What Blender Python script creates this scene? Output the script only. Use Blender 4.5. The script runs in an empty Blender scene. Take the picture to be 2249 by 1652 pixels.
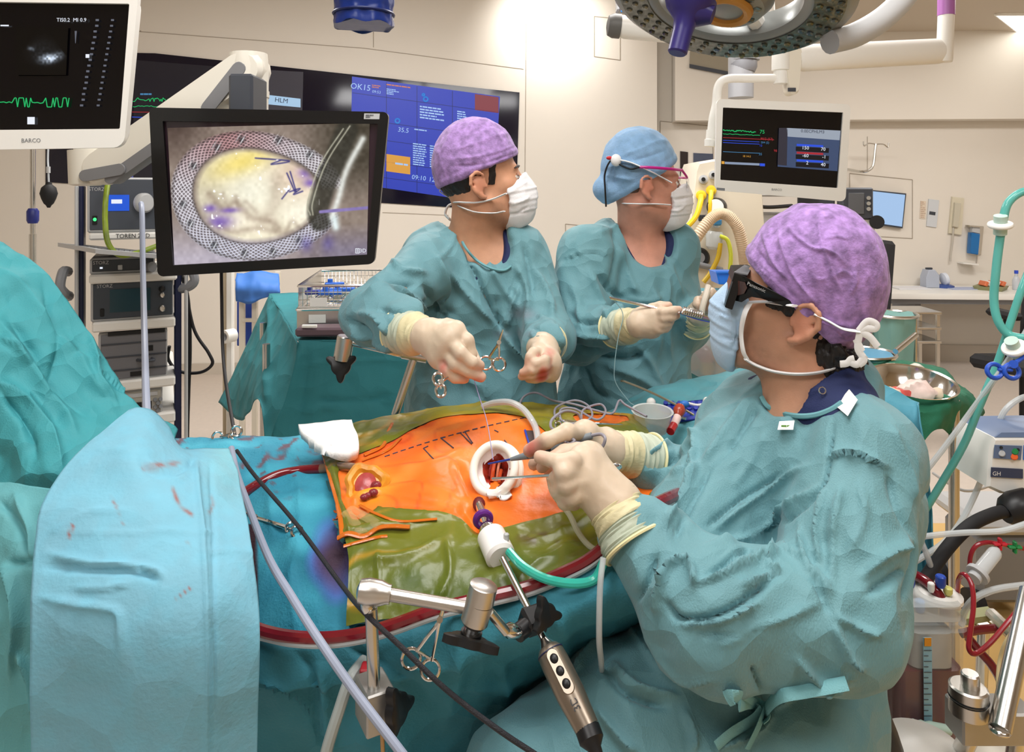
import bpy, bmesh, math
import numpy as np
from mathutils import Vector, Matrix
SC = bpy.context.scene
COL = SC.collection
PI = math.pi
# ---------------------------------------------------------------- camera, world, lights, exposure
F, CX, HY, CZ = 1600.0, 1124.5, 420.0, 1.65          # focal length in px, centre column, horizon row, eye height
cd = bpy.data.cameras.new('camera'); cam = bpy.data.objects.new('camera', cd); COL.objects.link(cam)
cam.location = (0, 0, CZ); cam.rotation_euler = (PI/2, 0, 0)
cd.sensor_width = 36.0; cd.lens = 36.0*F/2249.0; cd.shift_y = -(826.0-HY)/2249.0
cd.clip_start = 0.05; cd.clip_end = 60
SC.camera = cam
wd = bpy.data.worlds.new('world'); SC.world = wd; wd.use_nodes = True
wd.node_tree.nodes['Background'].inputs[0].default_value = (0.95, 0.97, 1.0, 1)
wd.node_tree.nodes['Background'].inputs[1].default_value = 0.14
def area(name, loc, target, sx, sy, power, col=(1, .97, .92), spread=PI):
    l = bpy.data.lights.new(name, 'AREA'); l.shape = 'RECTANGLE'; l.size = sx; l.size_y = sy
    l.energy = power; l.color = col; l.spread = spread
    o = bpy.data.objects.new(name, l); COL.objects.link(o); o.location = loc
    o.rotation_euler = (Vector(target)-Vector(loc)).to_track_quat('-Z', 'Y').to_euler()
    return o
area('ceiling_light_over_table', (0.1, 0.9, 3.42), (0.1, 1.3, 0), 1.6, 0.9, 50, (1, .99, .98))
area('ceiling_light_near', (-1.2, -0.6, 3.42), (-0.9, 0.6, 0), 1.2, 0.6, 32, (1, .99, .98))  # unseen fill lamp, added to lift the light from the camera side
area('fill_light_near_b', (1.6, -0.5, 3.42), (1.6, 0.4, 0), 1.2, 0.6, 28, (1, .99, .98))  # second added fill, behind the camera on the right, no fitting modelled
area('ceiling_light_back', (-1.3, 3.9, 3.42), (-1.3, 4.2, 0), 1.6, 0.6, 82, (1, .975, .94))
area('ceiling_light_mid', (0.9, 3.6, 3.42), (0.9, 4.0, 0), 1.6, 0.6, 60, (1, .975, .95))
area('ceiling_light_right', (3.6, 4.6, 3.1), (3.6, 4.8, 0), 1.2, 0.6, 56, (1, .975, .95))
area('wall_washer', (0.36, 6.35, 3.45), (0.39, 6.95, 3.1), 0.5, 0.2, 9, (1, .98, .95), 2.0)
SC.view_settings.view_transform = 'Standard'
SC.view_settings.look = 'None'
SC.view_settings.gamma = 1.0
SC.view_settings.use_curve_mapping = False
SC.view_settings.exposure = 0.0
# ---------------------------------------------------------------- helpers
def W(px, py, d):
    return np.array([(px-CX)/F*d, d, CZ-(py-HY)/F*d])
def PXY(V):
    d = np.maximum(V[:, 1], .05)
    return V[:, 0]/d*F+CX, (CZ-V[:, 2])/d*F+HY
CAM = np.array([0, 0, CZ])
class Plane:
    def __init__(s, p0, n):
        s.p = np.array(p0, float); s.n = np.array(n, float)/np.linalg.norm(n)
    def at(s, px, py, off=0.0):
        d = W(px, py, 1.0)-CAM
        t = np.dot(s.n, s.p+off*s.n-CAM)/np.dot(s.n, d)
        return CAM+d*t
def nrm(v):
    v = np.array(v, float); return v/max(np.linalg.norm(v), 1e-9)
def frame(ax, up=(0, 0, 1)):
    z = nrm(ax); u = np.array(up, float)
    if abs(np.dot(z, u)) > .95: u = np.array([1., 0, 0]) if abs(z[0]) < .9 else np.array([0, 1., 0])
    x = nrm(np.cross(u, z)); y = np.cross(z, x)
    return x, y, z
def rotm(axis, a):
    return np.array(Matrix.Rotation(a, 3, Vector(axis)))
def smooth(pts, n=8):
    P = np.array(pts, float)
    if len(P) < 3: return P
    E = np.vstack([2*P[0]-P[1], P, 2*P[-1]-P[-2]]); out = []
    for i in range(len(P)-1):
        a, b, c, d = E[i:i+4]
        for k in range(n):
            t = k/n
            out.append(.5*((2*b)+(-a+c)*t+(2*a-5*b+4*c-d)*t*t+(-a+3*b-3*c+d)*t**3))
    out.append(P[-1]); return np.array(out)
def lin(c):
    c = np.asarray(c, float)/255.0
    return np.where(c <= .04045, c/12.92, ((c+.055)/1.055)**2.4)
class MB:
    def __init__(s): s.v = []; s.f = []
    def add(s, V, Fs):
        o = len(s.v); s.v.extend([tuple(map(float, p)) for p in V]); s.f.extend([tuple(int(i)+o for i in f) for f in Fs]); return s
    def box(s, c, size, R=None, bev=0.0):
        c = np.array(c, float); h = np.array(size, float)/2
        R = np.eye(3) if R is None else np.array(R)
        b = min(bev, h.min()*.9)
        if b <= 0:
            V = [R@(np.array([x, y, z])*h)+c for x in (-1, 1) for y in (-1, 1) for z in (-1, 1)]
            return s.add(V, [(0, 1, 3, 2), (4, 6, 7, 5), (0, 4, 5, 1), (2, 3, 7, 6), (0, 2, 6, 4), (1, 5, 7, 3)])
        V = []; ix = {}
        for x in (-1, 1):
            for y in (-1, 1):
                for z in (-1, 1):
                    for k in range(3):
                        q = np.array([x, y, z], float)*(h-b); q[k] += np.array([x, y, z])[k]*b
                        ix[(x, y, z, k)] = len(V); V.append(R@q+c)
        Fs = []
        def q4(l): Fs.append(l)
        for k in range(3):
            a, d = (k+1) % 3, (k+2) % 3
            for sg in (-1, 1):
                cyc = []
                for (p, q) in ((-1, -1), (1, -1), (1, 1), (-1, 1)):
                    t = [0, 0, 0]; t[k] = sg; t[a] = p; t[d] = q; cyc.append(ix[(t[0], t[1], t[2], k)])
                q4(cyc if sg > 0 else cyc[::-1])
        for k in range(3):
            a, d = (k+1) % 3, (k+2) % 3
            for p in (-1, 1):
                for q in (-1, 1):
                    def g(sg, face):
                        t = [0, 0, 0]; t[k] = sg; t[a] = p; t[d] = q; return ix[(t[0], t[1], t[2], face)]
                    l = [g(-1, a), g(1, a), g(1, d), g(-1, d)]
                    q4(l if p*q > 0 else l[::-1])
        for x in (-1, 1):
            for y in (-1, 1):
                for z in (-1, 1):
                    l = [ix[(x, y, z, k)] for k in range(3)]
                    q4(l if x*y*z > 0 else l[::-1])
        return s.add(V, Fs)
    def rings(s, R, cap=True, closed=False):
        m, n = len(R), len(R[0]); V = np.vstack(R); Fs = []
        for i in range(m-1 if not closed else m):
            for j in range(n):
                a, b = i*n+j, i*n+(j+1) % n; i2 = (i+1) % m
                Fs.append((a, b, i2*n+(j+1) % n, i2*n+j))
        if cap and not closed:
            Fs.append(tuple(range(n))[::-1]); Fs.append(tuple((m-1)*n+j for j in range(n)))
        return s.add(V, Fs)
    def cyl(s, a, b, r0, r1=None, n=16, cap=True):
        return s.lathe([(r0, 0.0), (r0 if r1 is None else r1, 1.0)], a, b, n, cap)
    def lathe(s, prof, a, b, n=20, cap=True):
        a = np.array(a, float); b = np.array(b, float); x, y, z = frame(b-a)
        L = np.linalg.norm(b-a); t = np.arange(n)*2*PI/n
        R = [a+z*(h*L)+max(r, 1e-4)*(np.outer(np.cos(t), x)+np.outer(np.sin(t), y)) for r, h in prof]
        return s.rings(R, cap)
    def tube(s, pts, r, n=8, sm=6, cap=True, closed=False, flat=None):
        P = smooth(pts, sm) if sm else np.array(pts, float)
        if closed and sm:
            q = [np.array(p, float) for p in pts]; P = smooth(q[-2:]+q+q[:2], sm)[2*sm-sm*0:-(2*sm)-0]
            P = P[:-1] if np.linalg.norm(P[0]-P[-1]) < 1e-6 else P
        m = len(P); rr = np.interp(np.linspace(0, 1, m), np.linspace(0, 1, len(r)), r) if hasattr(r, '__len__') else np.full(m, r)
        T = np.gradient(P, axis=0); T /= np.maximum(np.linalg.norm(T, axis=1)[:, None], 1e-9)
        x, y, z = frame(T[0]); t = np.arange(n)*2*PI/n; R = []
        for i in range(m):
            x = nrm(x-T[i]*np.dot(x, T[i])); y = np.cross(T[i], x)
            fx, fy = (1, 1) if flat is None else flat
            R.append(P[i]+rr[i]*(fx*np.outer(np.cos(t), x)+fy*np.outer(np.sin(t), y)))
        return s.rings(R, cap, closed)
    def ell(s, c, r, R=None, nu=16, nv=10):
        c = np.array(c, float); R = np.eye(3) if R is None else np.array(R); t = np.arange(nu)*2*PI/nu; out = []
        for i in range(nv+1):
            a = PI*(i/nv) ; rr = max(math.sin(a), 1e-3); q = np.stack([rr*np.cos(t), rr*np.sin(t), np.full(nu, -math.cos(a))], 1)*np.array(r)
            out.append(q@R.T+c)
        return s.rings(out)
    def torus(s, c, ax, R, r, n=28, m=8, sx=1.0, sy=1.0, up=(0, 0, 1)):
        x, y, z = frame(ax, up); c = np.array(c, float)
        pts = [c+R*(sx*math.cos(2*PI*i/n)*x+sy*math.sin(2*PI*i/n)*y) for i in range(n)]
        out = []
        for i in range(n):
            o = nrm(pts[i]-c); t = np.arange(m)*2*PI/m
            out.append(pts[i]+r*(np.outer(np.cos(t), o)+np.outer(np.sin(t), z)))
        return s.rings(out, closed=True)
    def slab(s, pts, back, bev=0.0):
        P = np.array(pts, float); c = P.mean(0); back = np.array(back, float)
        if bev > 0:
            k = 1-bev/np.linalg.norm(P-c, axis=1)[:, None]; u = nrm(back)*bev
            R = [c+(P-c)*k, P+u, P+back-u, c+(P-c)*k+back]
        else: R = [P, P+back]
        return s.rings(R)
    def ring(s, outer, inner, back):
        O_, I = np.array(outer, float), np.array(inner, float); b = np.array(back, float); n = len(O_)
        V = np.vstack([O_, I, I+b, O_+b]); Fs = []
        for a, e in ((0, 1), (1, 2), (2, 3), (3, 0)):
            for j in range(n):
                Fs.append((a*n+j, a*n+(j+1) % n, e*n+(j+1) % n, e*n+j))
        return s.add(V, Fs)
    def grid(s, P, thick=0.0, nrmdir=None):
        P = np.array(P, float); m, n = P.shape[:2]; V = P.reshape(-1, 3)
        ij = np.arange(m*n).reshape(m, n)
        q = np.stack([ij[:-1, :-1], ij[:-1, 1:], ij[1:, 1:], ij[1:, :-1]], -1).reshape(-1, 4)
        if thick == 0: return s.add(V, q)
        N = gridn(P).reshape(-1, 3)
        rim = list(ij[0, :])+list(ij[1:, -1])+list(ij[-1, -2::-1])+list(ij[-2:0:-1, 0])
        Fs = [tuple(f) for f in q]+[tuple(np.array(f[::-1])+m*n) for f in q]
        for a, b in zip(rim, rim[1:]+rim[:1]): Fs.append((b, a, a+m*n, b+m*n))
        return s.add(np.vstack([V, V-N*thick]), Fs)
def gridn(P):
    du = np.gradient(P, axis=0); dv = np.gradient(P, axis=1); N = np.cross(du, dv)
    N /= np.maximum(np.linalg.norm(N, axis=2)[..., None], 1e-12)
    if np.mean(np.sum(N*(P-CAM), axis=2)) > 0: N = -N
    return N
# ---- materials
MATS = {}
def mat(name, rgb=(200, 200, 200), rough=.5, metal=0.0, bump=0.0, bsc=200.0, var=0.0, vsc=8.0, trans=0.0, alpha=1.0, emis=0.0, attr=False, ior=1.45, spec=None, sheen=0.0, stretch=None, sss=0.0, crease=None):
    if name in MATS: return MATS[name]
    m = bpy.data.materials.new(name); m.use_nodes = True; nt = m.node_tree; b = nt.nodes['Principled BSDF']
    L = nt.links.new; c = tuple(lin(rgb))+(1.0,)
    b.inputs['Base Color'].default_value = c; b.inputs['Roughness'].default_value = rough; b.inputs['Metallic'].default_value = metal
    b.inputs['IOR'].default_value = ior
    if spec is not None: b.inputs['Specular IOR Level'].default_value = spec
    if trans: b.inputs['Transmission Weight'].default_value = trans
    if alpha < 1: b.inputs['Alpha'].default_value = alpha
    if sheen: b.inputs['Sheen Weight'].default_value = sheen
    if sss:
        b.inputs['Subsurface Weight'].default_value = sss; b.inputs['Subsurface Radius'].default_value = (.012, .005, .003)
    src = None
    if attr:
        a = nt.nodes.new('ShaderNodeAttribute'); a.attribute_name = 'Col'; src = a.outputs['Color']
    tc = nt.nodes.new('ShaderNodeTexCoord'); co = tc.outputs['Object']
    if stretch:
        mp = nt.nodes.new('ShaderNodeMapping'); mp.inputs['Scale'].default_value = stretch; L(co, mp.inputs[0]); co = mp.outputs[0]
    if var:
        n = nt.nodes.new('ShaderNodeTexNoise'); n.inputs['Scale'].default_value = vsc; n.inputs['Detail'].default_value = 4; L(co, n.inputs['Vector'])
        mr = nt.nodes.new('ShaderNodeMapRange'); mr.inputs[3].default_value = 1-var; mr.inputs[4].default_value = 1+var*.6; mr.inputs[1].default_value = .3; mr.inputs[2].default_value = .7
        L(n.outputs['Fac'], mr.inputs[0])
        mx = nt.nodes.new('ShaderNodeMix'); mx.data_type = 'RGBA'; mx.blend_type = 'MULTIPLY'; mx.inputs[0].default_value = 1
        if src: L(src, mx.inputs[6])
        else: mx.inputs[6].default_value = c
        L(mr.outputs[0], mx.inputs[7]); src = mx.outputs[2]
    if src: L(src, b.inputs['Base Color'])
    if emis:
        b.inputs['Emission Strength'].default_value = emis
        if src: L(src, b.inputs['Emission Color'])
        else: b.inputs['Emission Color'].default_value = c
        b.inputs['Base Color'].default_value = (0.002, 0.002, 0.002, 1)
        if src:
            for l in list(nt.links):
                if l.to_socket == b.inputs['Base Color']: nt.links.remove(l)
    if bump:
        n = nt.nodes.new('ShaderNodeTexNoise'); n.inputs['Scale'].default_value = bsc; n.inputs['Detail'].default_value = 3; L(co, n.inputs['Vector'])
        bp = nt.nodes.new('ShaderNodeBump'); bp.inputs['Strength'].default_value = bump; bp.inputs['Distance'].default_value = .002
        L(n.outputs['Fac'], bp.inputs['Height']); L(bp.outputs[0], b.inputs['Normal'])
    if crease:                                           # faint pressed creases, relief only
        w = nt.nodes.new('ShaderNodeTexNoise'); w.inputs['Scale'].default_value = 5; L(tc.outputs['Object'], w.inputs['Vector'])
        va = nt.nodes.new('ShaderNodeVectorMath'); va.operation = 'MULTIPLY_ADD'; va.inputs[1].default_value = (.16, .16, .16); L(w.outputs['Color'], va.inputs[0]); L(tc.outputs['Object'], va.inputs[2])
        vo = nt.nodes.new('ShaderNodeTexVoronoi'); vo.inputs['Scale'].default_value = crease[0]; L(va.outputs[0], vo.inputs['Vector'])
        b2 = nt.nodes.new('ShaderNodeBump'); b2.inputs['Strength'].default_value = crease[1]; b2.inputs['Distance'].default_value = .35/crease[0]
        L(vo.outputs['Distance'], b2.inputs['Height'])
        if bump: L(bp.outputs[0], b2.inputs['Normal'])
        L(b2.outputs[0], b.inputs['Normal'])
    MATS[name] = m; return m
# ---- objects
NAMES = {}
def _nm(name):
    return name
ALLT = []
def T(name, label, cat, group=None):
    o = bpy.data.objects.new(name, None); COL.objects.link(o); o.empty_display_size = .05
    o['label'] = label; o['category'] = cat
    if group: o['group'] = group
    ALLT.append(o); return o
def O(name, mb, m, parent=None, label=None, cat=None, group=None, kind=None, ang=35, attr=None, flat=False):
    me = bpy.data.meshes.new(name)
    if isinstance(mb, MB): V, Fs = mb.v, mb.f
    else: V, Fs = mb
    if isinstance(Fs, np.ndarray):
        V = np.asarray(V, np.float32); me.vertices.add(len(V)); me.vertices.foreach_set('co', V.ravel())
        k = Fs.shape[1]; me.loops.add(Fs.size); me.loops.foreach_set('vertex_index', Fs.astype(np.int32).ravel())
        me.polygons.add(len(Fs)); me.polygons.foreach_set('loop_start', np.arange(0, Fs.size, k, dtype=np.int32))
        me.update(calc_edges=True)
    else:
        me.from_pydata(V, [], Fs); me.update()
        if not flat and len(Fs) < 90000:
            b = bmesh.new(); b.from_mesh(me); bmesh.ops.recalc_face_normals(b, faces=b.faces); b.to_mesh(me); b.free()
    if not flat:
        me.shade_smooth()
        if ang < 180: me.set_sharp_from_angle(angle=math.radians(ang))
    if attr is not None:
        ca = me.color_attributes.new('Col', 'FLOAT_COLOR', 'POINT')
        A = np.ones((len(me.vertices), 4), np.float32); A[:, :3] = attr; ca.data.foreach_set('color', A.ravel())
    me.materials.append(m)
    o = bpy.data.objects.new(name, me); COL.objects.link(o)
    if parent is not None: o.parent = parent
    if label: o['label'] = label
    if cat: o['category'] = cat
    if group: o['group'] = group
    if kind: o['kind'] = kind
    if parent is None and kind != 'structure': ALLT.append(o)
    return o
def kids(o):
    out = []
    for c in o.children: out.append(c); out += kids(c)
    return out
DONE = set()
def fin(t):
    if t.name in DONE: return
    DONE.add(t.name)
    ms = [o for o in [t]+kids(t) if o.type == 'MESH']
    if not ms: return
    A = []
    for o in ms:
        a = np.empty(len(o.data.vertices)*3, np.float32); o.data.vertices.foreach_get('co', a); A.append(a.reshape(-1, 3))
    lo = np.min([a.min(0) for a in A if len(a)], 0); hi = np.max([a.max(0) for a in A if len(a)], 0)
    b = np.array([(lo[0]+hi[0])/2, (lo[1]+hi[1])/2, lo[2]], np.float32)
    for o, a in zip(ms, A):
        o.data.vertices.foreach_set('co', (a-b).ravel()); o.data.update()
    t.location = b.tolist()
def dup(t, loc, label=None, rz=0.0):
    fin(t)
    def cp(o, par):
        c = o.copy(); COL.objects.link(c); c.parent = par
        for k in o.children: cp(k, c)
        return c
    c = cp(t, None); DONE.add(c.name); c.location = [float(x) for x in loc]; c.rotation_euler = (0, 0, rz)
    if label: c['label'] = label
    return c
def spin(roots, piv, a, sx=1.0):
    c, s_ = math.cos(a), math.sin(a)
    for r in roots:
        fin(r); x, y = (r.location[0]-piv[0])*sx, r.location[1]-piv[1]
        r.location = (piv[0]+c*x-s_*y, piv[1]+s_*x+c*y, r.location[2]); r.rotation_euler = (0, 0, a); r.scale = (sx, 1, 1)
def inset(P, k):
    c = np.mean(P, 0); return [c+(np.array(p)-c)*k for p in P]
def S(name, mb, m, ang=35, parent=None, label=None):
    return O(name, mb, m, parent, label, kind='structure' if parent is None else None, ang=ang)
def txt(name, body, pos, right, up, size, m, parent, align='CENTER', label=None):
    cu = bpy.data.curves.new('lettering', 'FONT'); cu.body = body; cu.size = size; cu.align_x = align; cu.align_y = 'CENTER'; cu.resolution_u = 2
    ob = bpy.data.objects.new('lettering', cu)
    me = bpy.data.meshes.new_from_object(ob)
    bpy.data.objects.remove(ob)
    r = nrm(right); u = nrm(np.array(up)-r*np.dot(up, r)); n = np.cross(r, u)
    V = np.array([v.co[:] for v in me.vertices]) if len(me.vertices) else np.zeros((0, 3))
    V = np.array(pos)+np.outer(V[:, 0], r)+np.outer(V[:, 1], u)+np.outer(V[:, 2], n)
    Fs = [tuple(p.vertices) for p in me.polygons]; bpy.data.meshes.remove(me)
    return O(name, (V.tolist(), Fs), m, parent, label, flat=True)
def rquad(c4, r, n=4):
    c = [np.array(p, float) for p in c4]; out = []
    for i in range(4):
        p, a, b = c[i], nrm(c[i-1]-c[i]), nrm(c[(i+1) % 4]-c[i])
        s, e = p+a*r, p+b*r; m = p+(a+b)*r
        for k in range(n+1):
            t = k/n*PI/2; out.append(m-b*r*math.cos(t)-a*r*math.sin(t) if False else m+(s-m)*math.cos(t)+(e-m)*math.sin(t))
    return out
def resamp(c4, n, r):
    return rquad(c4, r, n)
# ---- noise
RS = np.random.RandomState(7)
_NT = RS.rand(32, 32, 32).astype(np.float32)
def noise(P, sc=1.0, off=0.0):
    q = np.asarray(P, np.float32)*sc+off*7.13; i = np.floor(q).astype(np.int32); f = q-i; f = f*f*(3-2*f)
    def g(a, b, c): return _NT[(i[:, 0]+a) & 31, (i[:, 1]+b) & 31, (i[:, 2]+c) & 31]
    x, y, z = f[:, 0], f[:, 1], f[:, 2]
    return ((g(0, 0, 0)*(1-x)+g(1, 0, 0)*x)*(1-y)+(g(0, 1, 0)*(1-x)+g(1, 1, 0)*x)*y)*(1-z)+((g(0, 0, 1)*(1-x)+g(1, 0, 1)*x)*(1-y)+(g(0, 1, 1)*(1-x)+g(1, 1, 1)*x)*y)*z
def ridge(P, sc, off=0.0):
    return 1-np.abs(2*noise(P, sc, off)-1)*1.6
_HC = RS.rand(32, 32, 32, 3).astype(np.float32)
def facet(P, sc, off=0.0):
    """piecewise bulges with sharp creases between them, like pressed cloth"""
    q = np.asarray(P, np.float32)*sc+off*3.7; i0 = np.floor(q-.5).astype(np.int32); best = np.full(len(q), 9., np.float32)
    for a in (0, 1):
        for b in (0, 1):
            for c in (0, 1):
                j = i0+np.array([a, b, c]); p = j+.5+(_HC[j[:, 0] & 31, j[:, 1] & 31, j[:, 2] & 31]-.5)*.8; best = np.minimum(best, ((q-p)**2).sum(1))
    return best
def crease(P, amp, sc, off=0.0, st=(1, 1, .6)):
    Q = np.asarray(P)*np.array(st); Q = Q+.05*np.stack([noise(Q, 5, off+3), noise(Q, 5, off+5), noise(Q, 5, off+9)], 1)
    return amp*((facet(Q, sc, off)-.3)+.45*(facet(Q, sc*2.1, off+4)-.3))
def crumple(P, amp, sc=9.0, off=0.0, st=(1, 1, .55)):
    Q = np.asarray(P)*np.array(st)
    Q = Q+.035*np.stack([noise(Q, 6, off+3), noise(Q, 6, off+5), noise(Q, 6, off+9)], 1)
    a = ridge(Q, sc, off)-.5; b = ridge(Q, sc*2.3, off+2)-.5
    return amp*(a+.42*b)
def folds(V, N, L, dlim=None):
    """raise (+) or sink (-) creases along lines given as seen in the photograph; (points, width_px, height_m[, kind])"""
    x, y = PXY(V); fac = np.clip(-np.sum(N*(V-CAM), 1)/np.maximum(np.linalg.norm(V-CAM, axis=1), .01)*3, 0, 1)
    H = np.zeros(len(V))
    for fo in L:
        pts, w, a = fo[:3]; P = smooth(np.array([(p[0], p[1], 0) for p in pts], float), 5)[:, :2]
        lo = P.min(0)-4*w; hi = P.max(0)+4*w
        k = np.where((x > lo[0]) & (x < hi[0]) & (y > lo[1]) & (y < hi[1]))[0]
        if len(k) == 0: continue
        best = np.full(len(k), 1e9); bt = np.zeros(len(k)); sg = np.zeros(len(k)); n = len(P)-1
        for i in range(n):
            d = P[i+1]-P[i]; L2 = max(d@d, 1e-6); ex, ey = x[k]-P[i][0], y[k]-P[i][1]
            t = np.clip((ex*d[0]+ey*d[1])/L2, 0, 1); q = np.hypot(ex-t*d[0], ey-t*d[1])
            m = q < best; best[m] = q[m]; bt[m] = (i+t[m])/n; sg[m] = np.sign(ex*d[1]-ey*d[0])[m]
        tp = np.clip(np.minimum(bt, 1-bt)*5+.15, 0, 1)
        if len(fo) > 3 and fo[3] == 's':            # one-sided step: a flap that ends along the line
            H[k] += a*tp*np.where(sg > 0, np.exp(-best/(w*1.0)), -0.35*np.exp(-best/(w*.5)))
        else:
            H[k] += a*tp*(.5*np.exp(-(best/w)**2)+.5*np.exp(-best/(w*.6)))
    return H*fac
# ---- sheets of cloth through control points (px, py, depth)
def ctrl(rows, nu=10, nv=10):
    R = [smooth([W(*p) for p in r], nv) for r in rows]
    R = np.array(R); out = [smooth(R[:, j], nu) for j in range(R.shape[1])]
    return np.stack(out, 1)
def cloth(name, rows, m, parent=None, nu=10, nv=10, fl=(), amp=.004, sc=9, thick=.003, colf=None, off=0.0, st=(1, 1, .55), post=None, **kw):
    P = ctrl(rows, nu, nv); s = P.shape; N = gridn(P); V = P.reshape(-1, 3); Nf = N.reshape(-1, 3)
    h = crumple(V, amp*.7, sc, off, st)+crease(V, amp*1.5, sc*1.1, off, st) if amp else 0
    V = V+Nf*(h+folds(V, Nf, fl))[:, None]
    if post is not None: V = post(V)
    P = V.reshape(s); mb = MB().grid(P, thick)
    A = None
    if colf is not None:
        x, y = PXY(V); a = colf(x, y, V); A = lin(np.vstack([a, a]) if thick else a)
    return O(name, mb, m, parent, ang=180, attr=A, **kw)
# ---- implicit bodies
def rc(a, b, ra, rb):
    a = np.array(a, np.float32); b = np.array(b, np.float32); ab = b-a; L2 = float(ab@ab)+1e-12
    def f(P):
        t = np.clip((P-a)@ab/L2, 0, 1); return np.linalg.norm(P-a-t[:, None]*ab, axis=1)-(ra+(rb-ra)*t)
    return f
def el(c, r, R=None):
    c = np.array(c, np.float32); r = np.array(r, np.float32)
    def f(P):
        q = P-c
        if R is not None: q = q@np.array(R, np.float32)
        k0 = np.linalg.norm(q/r, axis=1); k1 = np.linalg.norm(q/(r*r), axis=1); return k0*(k0-1)/np.maximum(k1, 1e-6)
    return f
def smin(a, b, k):
    h = np.clip(.5+.5*(b-a)/k, 0, 1); return b+(a-b)*h-k*h*(1-h)
def smax(a, b, k): return -smin(-a, -b, k)
def U(fs, k=.02):
    def f(P):
        d = fs[0](P)
        for g in fs[1:]: d = smin(d, g(P), k)
        return d
    return f
def chain(pts, rs):
    return [rc(pts[i], pts[i+1], rs[i], rs[i+1]) for i in range(len(pts)-1)]
def nets(f, lo, hi, h, B=8):
    lo = np.array(lo, np.float32); n = np.maximum(np.ceil((np.array(hi)-lo)/h/B).astype(int), 1); cs = h*B
    bi = np.stack(np.meshgrid(*[np.arange(k) for k in n], indexing='ij'), -1).reshape(-1, 3)
    bv = f((lo+(bi+.5)*cs).astype(np.float32)); keep = np.abs(bv) < cs*1.35
    val = np.repeat(np.repeat(np.repeat(bv.reshape(n), B, 0), B, 1), B, 2).astype(np.float32)
    lc = np.stack(np.meshgrid(*[np.arange(B)]*3, indexing='ij'), -1).reshape(-1, 3); kb = bi[keep]
    for c0 in range(0, len(kb), 400):
        g = (kb[c0:c0+400, None, :]*B+lc[None]).reshape(-1, 3)
        val[g[:, 0], g[:, 1], g[:, 2]] = f((lo+g*h).astype(np.float32))
    s = val < 0; D = s.shape
    c = np.zeros(tuple(k-1 for k in D), np.int8); off = [(i, j, k) for i in (0, 1) for j in (0, 1) for k in (0, 1)]
    sl = lambda o: tuple(slice(o[a], D[a]-1+o[a]) for a in range(3))
    for o in off: c += s[sl(o)]
    act = (c > 0) & (c < 8); idx = np.full(act.shape, -1, np.int32); ijk = np.argwhere(act); idx[act] = np.arange(len(ijk))
    cv = {o: val[ijk[:, 0]+o[0], ijk[:, 1]+o[1], ijk[:, 2]+o[2]] for o in off}
    acc = np.zeros((len(ijk), 3)); cnt = np.zeros(len(ijk))
    for a in off:
        for b in off:
            if sum(b)-sum(a) == 1 and all(y >= x for x, y in zip(a, b)):
                va, vb = cv[a], cv[b]; m = (va < 0) != (vb < 0); t = np.where(m, va/np.where(m, va-vb, 1), 0)
                acc += np.where(m[:, None], np.array(a)+t[:, None]*(np.array(b)-np.array(a)), 0); cnt += m
    V = lo+h*(ijk+acc/cnt[:, None]); Q = []
    for ax in range(3):
        o = [0, 0, 0]; o[ax] = 1; A = s[tuple(slice(0, D[k]-o[k]) for k in range(3))]; Bv = s[tuple(slice(o[k], D[k]) for k in range(3))]
        e = np.argwhere(A != Bv); b1, b2 = (ax+1) % 3, (ax+2) % 3
        e = e[(e[:, b1] > 0) & (e[:, b2] > 0) & (e[:, b1] < D[b1]-1) & (e[:, b2] < D[b2]-1)]
        def cell(d1, d2):
            q = e.copy(); q[:, b1] += d1; q[:, b2] += d2; return idx[q[:, 0], q[:, 1], q[:, 2]]
        q = np.stack([cell(-1, -1), cell(0, -1), cell(0, 0), cell(-1, 0)], 1)
        fl = ~s[e[:, 0], e[:, 1], e[:, 2]]; q[fl] = q[fl][:, ::-1]; Q.append(q)
    Q = np.vstack(Q); return V, Q[(Q >= 0).all(1)]
def vnorm(V, Q):
    n = np.cross(V[Q[:, 2]]-V[Q[:, 0]], V[Q[:, 3]]-V[Q[:, 1]]); N = np.zeros_like(V)
    for k in range(Q.shape[1]):
        for a in range(3): N[:, a] += np.bincount(Q[:, k], n[:, a], len(V))
    return N/np.maximum(np.linalg.norm(N, axis=1)[:, None], 1e-12)
def relax(V, Q, it=1, k=.5):
    for _ in range(it):
        S_ = np.zeros_like(V); c = np.zeros(len(V)); m = Q.shape[1]
        for j in range(m):
            a, b = Q[:, j], Q[:, (j+1) % m]
            for x in range(3): S_[:, x] += np.bincount(a, V[b, x], len(V))+np.bincount(b, V[a, x], len(V))
            c += np.bincount(a, minlength=len(V))+np.bincount(b, minlength=len(V))
        V = V+k*(S_/np.maximum(c, 1)[:, None]-V)
    return V
# ================================================================ the room
m_wall = mat('wall_paint', (228, 221, 210), .55, bump=.05, bsc=60, var=.02, vsc=1.2)
m_ceil = mat('ceiling_paint', (205, 193, 176), .7)
m_line = mat('panel_joint', (176, 166, 152), .7)
m_white = mat('white_enamel', (238, 236, 230), .35)
m_cream = mat('cream_enamel', (226, 219, 203), .4)
m_grey = mat('grey_plastic', (128, 130, 134), .45)
m_dgrey = mat('dark_grey_plastic', (62, 66, 74), .45)
m_black = mat('black_plastic', (20, 20, 22), .4)
m_rub = mat('black_rubber', (24, 24, 26), .7)
m_steel = mat('brushed_steel', (205, 203, 198), .25, 1.0, bump=.03, bsc=90)
m_chrome = mat('polished_steel', (225, 224, 222), .12, 1.0)
m_navy = mat('navy_metal', (28, 34, 66), .4)
m_lgrey = mat('light_grey_plastic', (186, 187, 188), .45)
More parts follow.
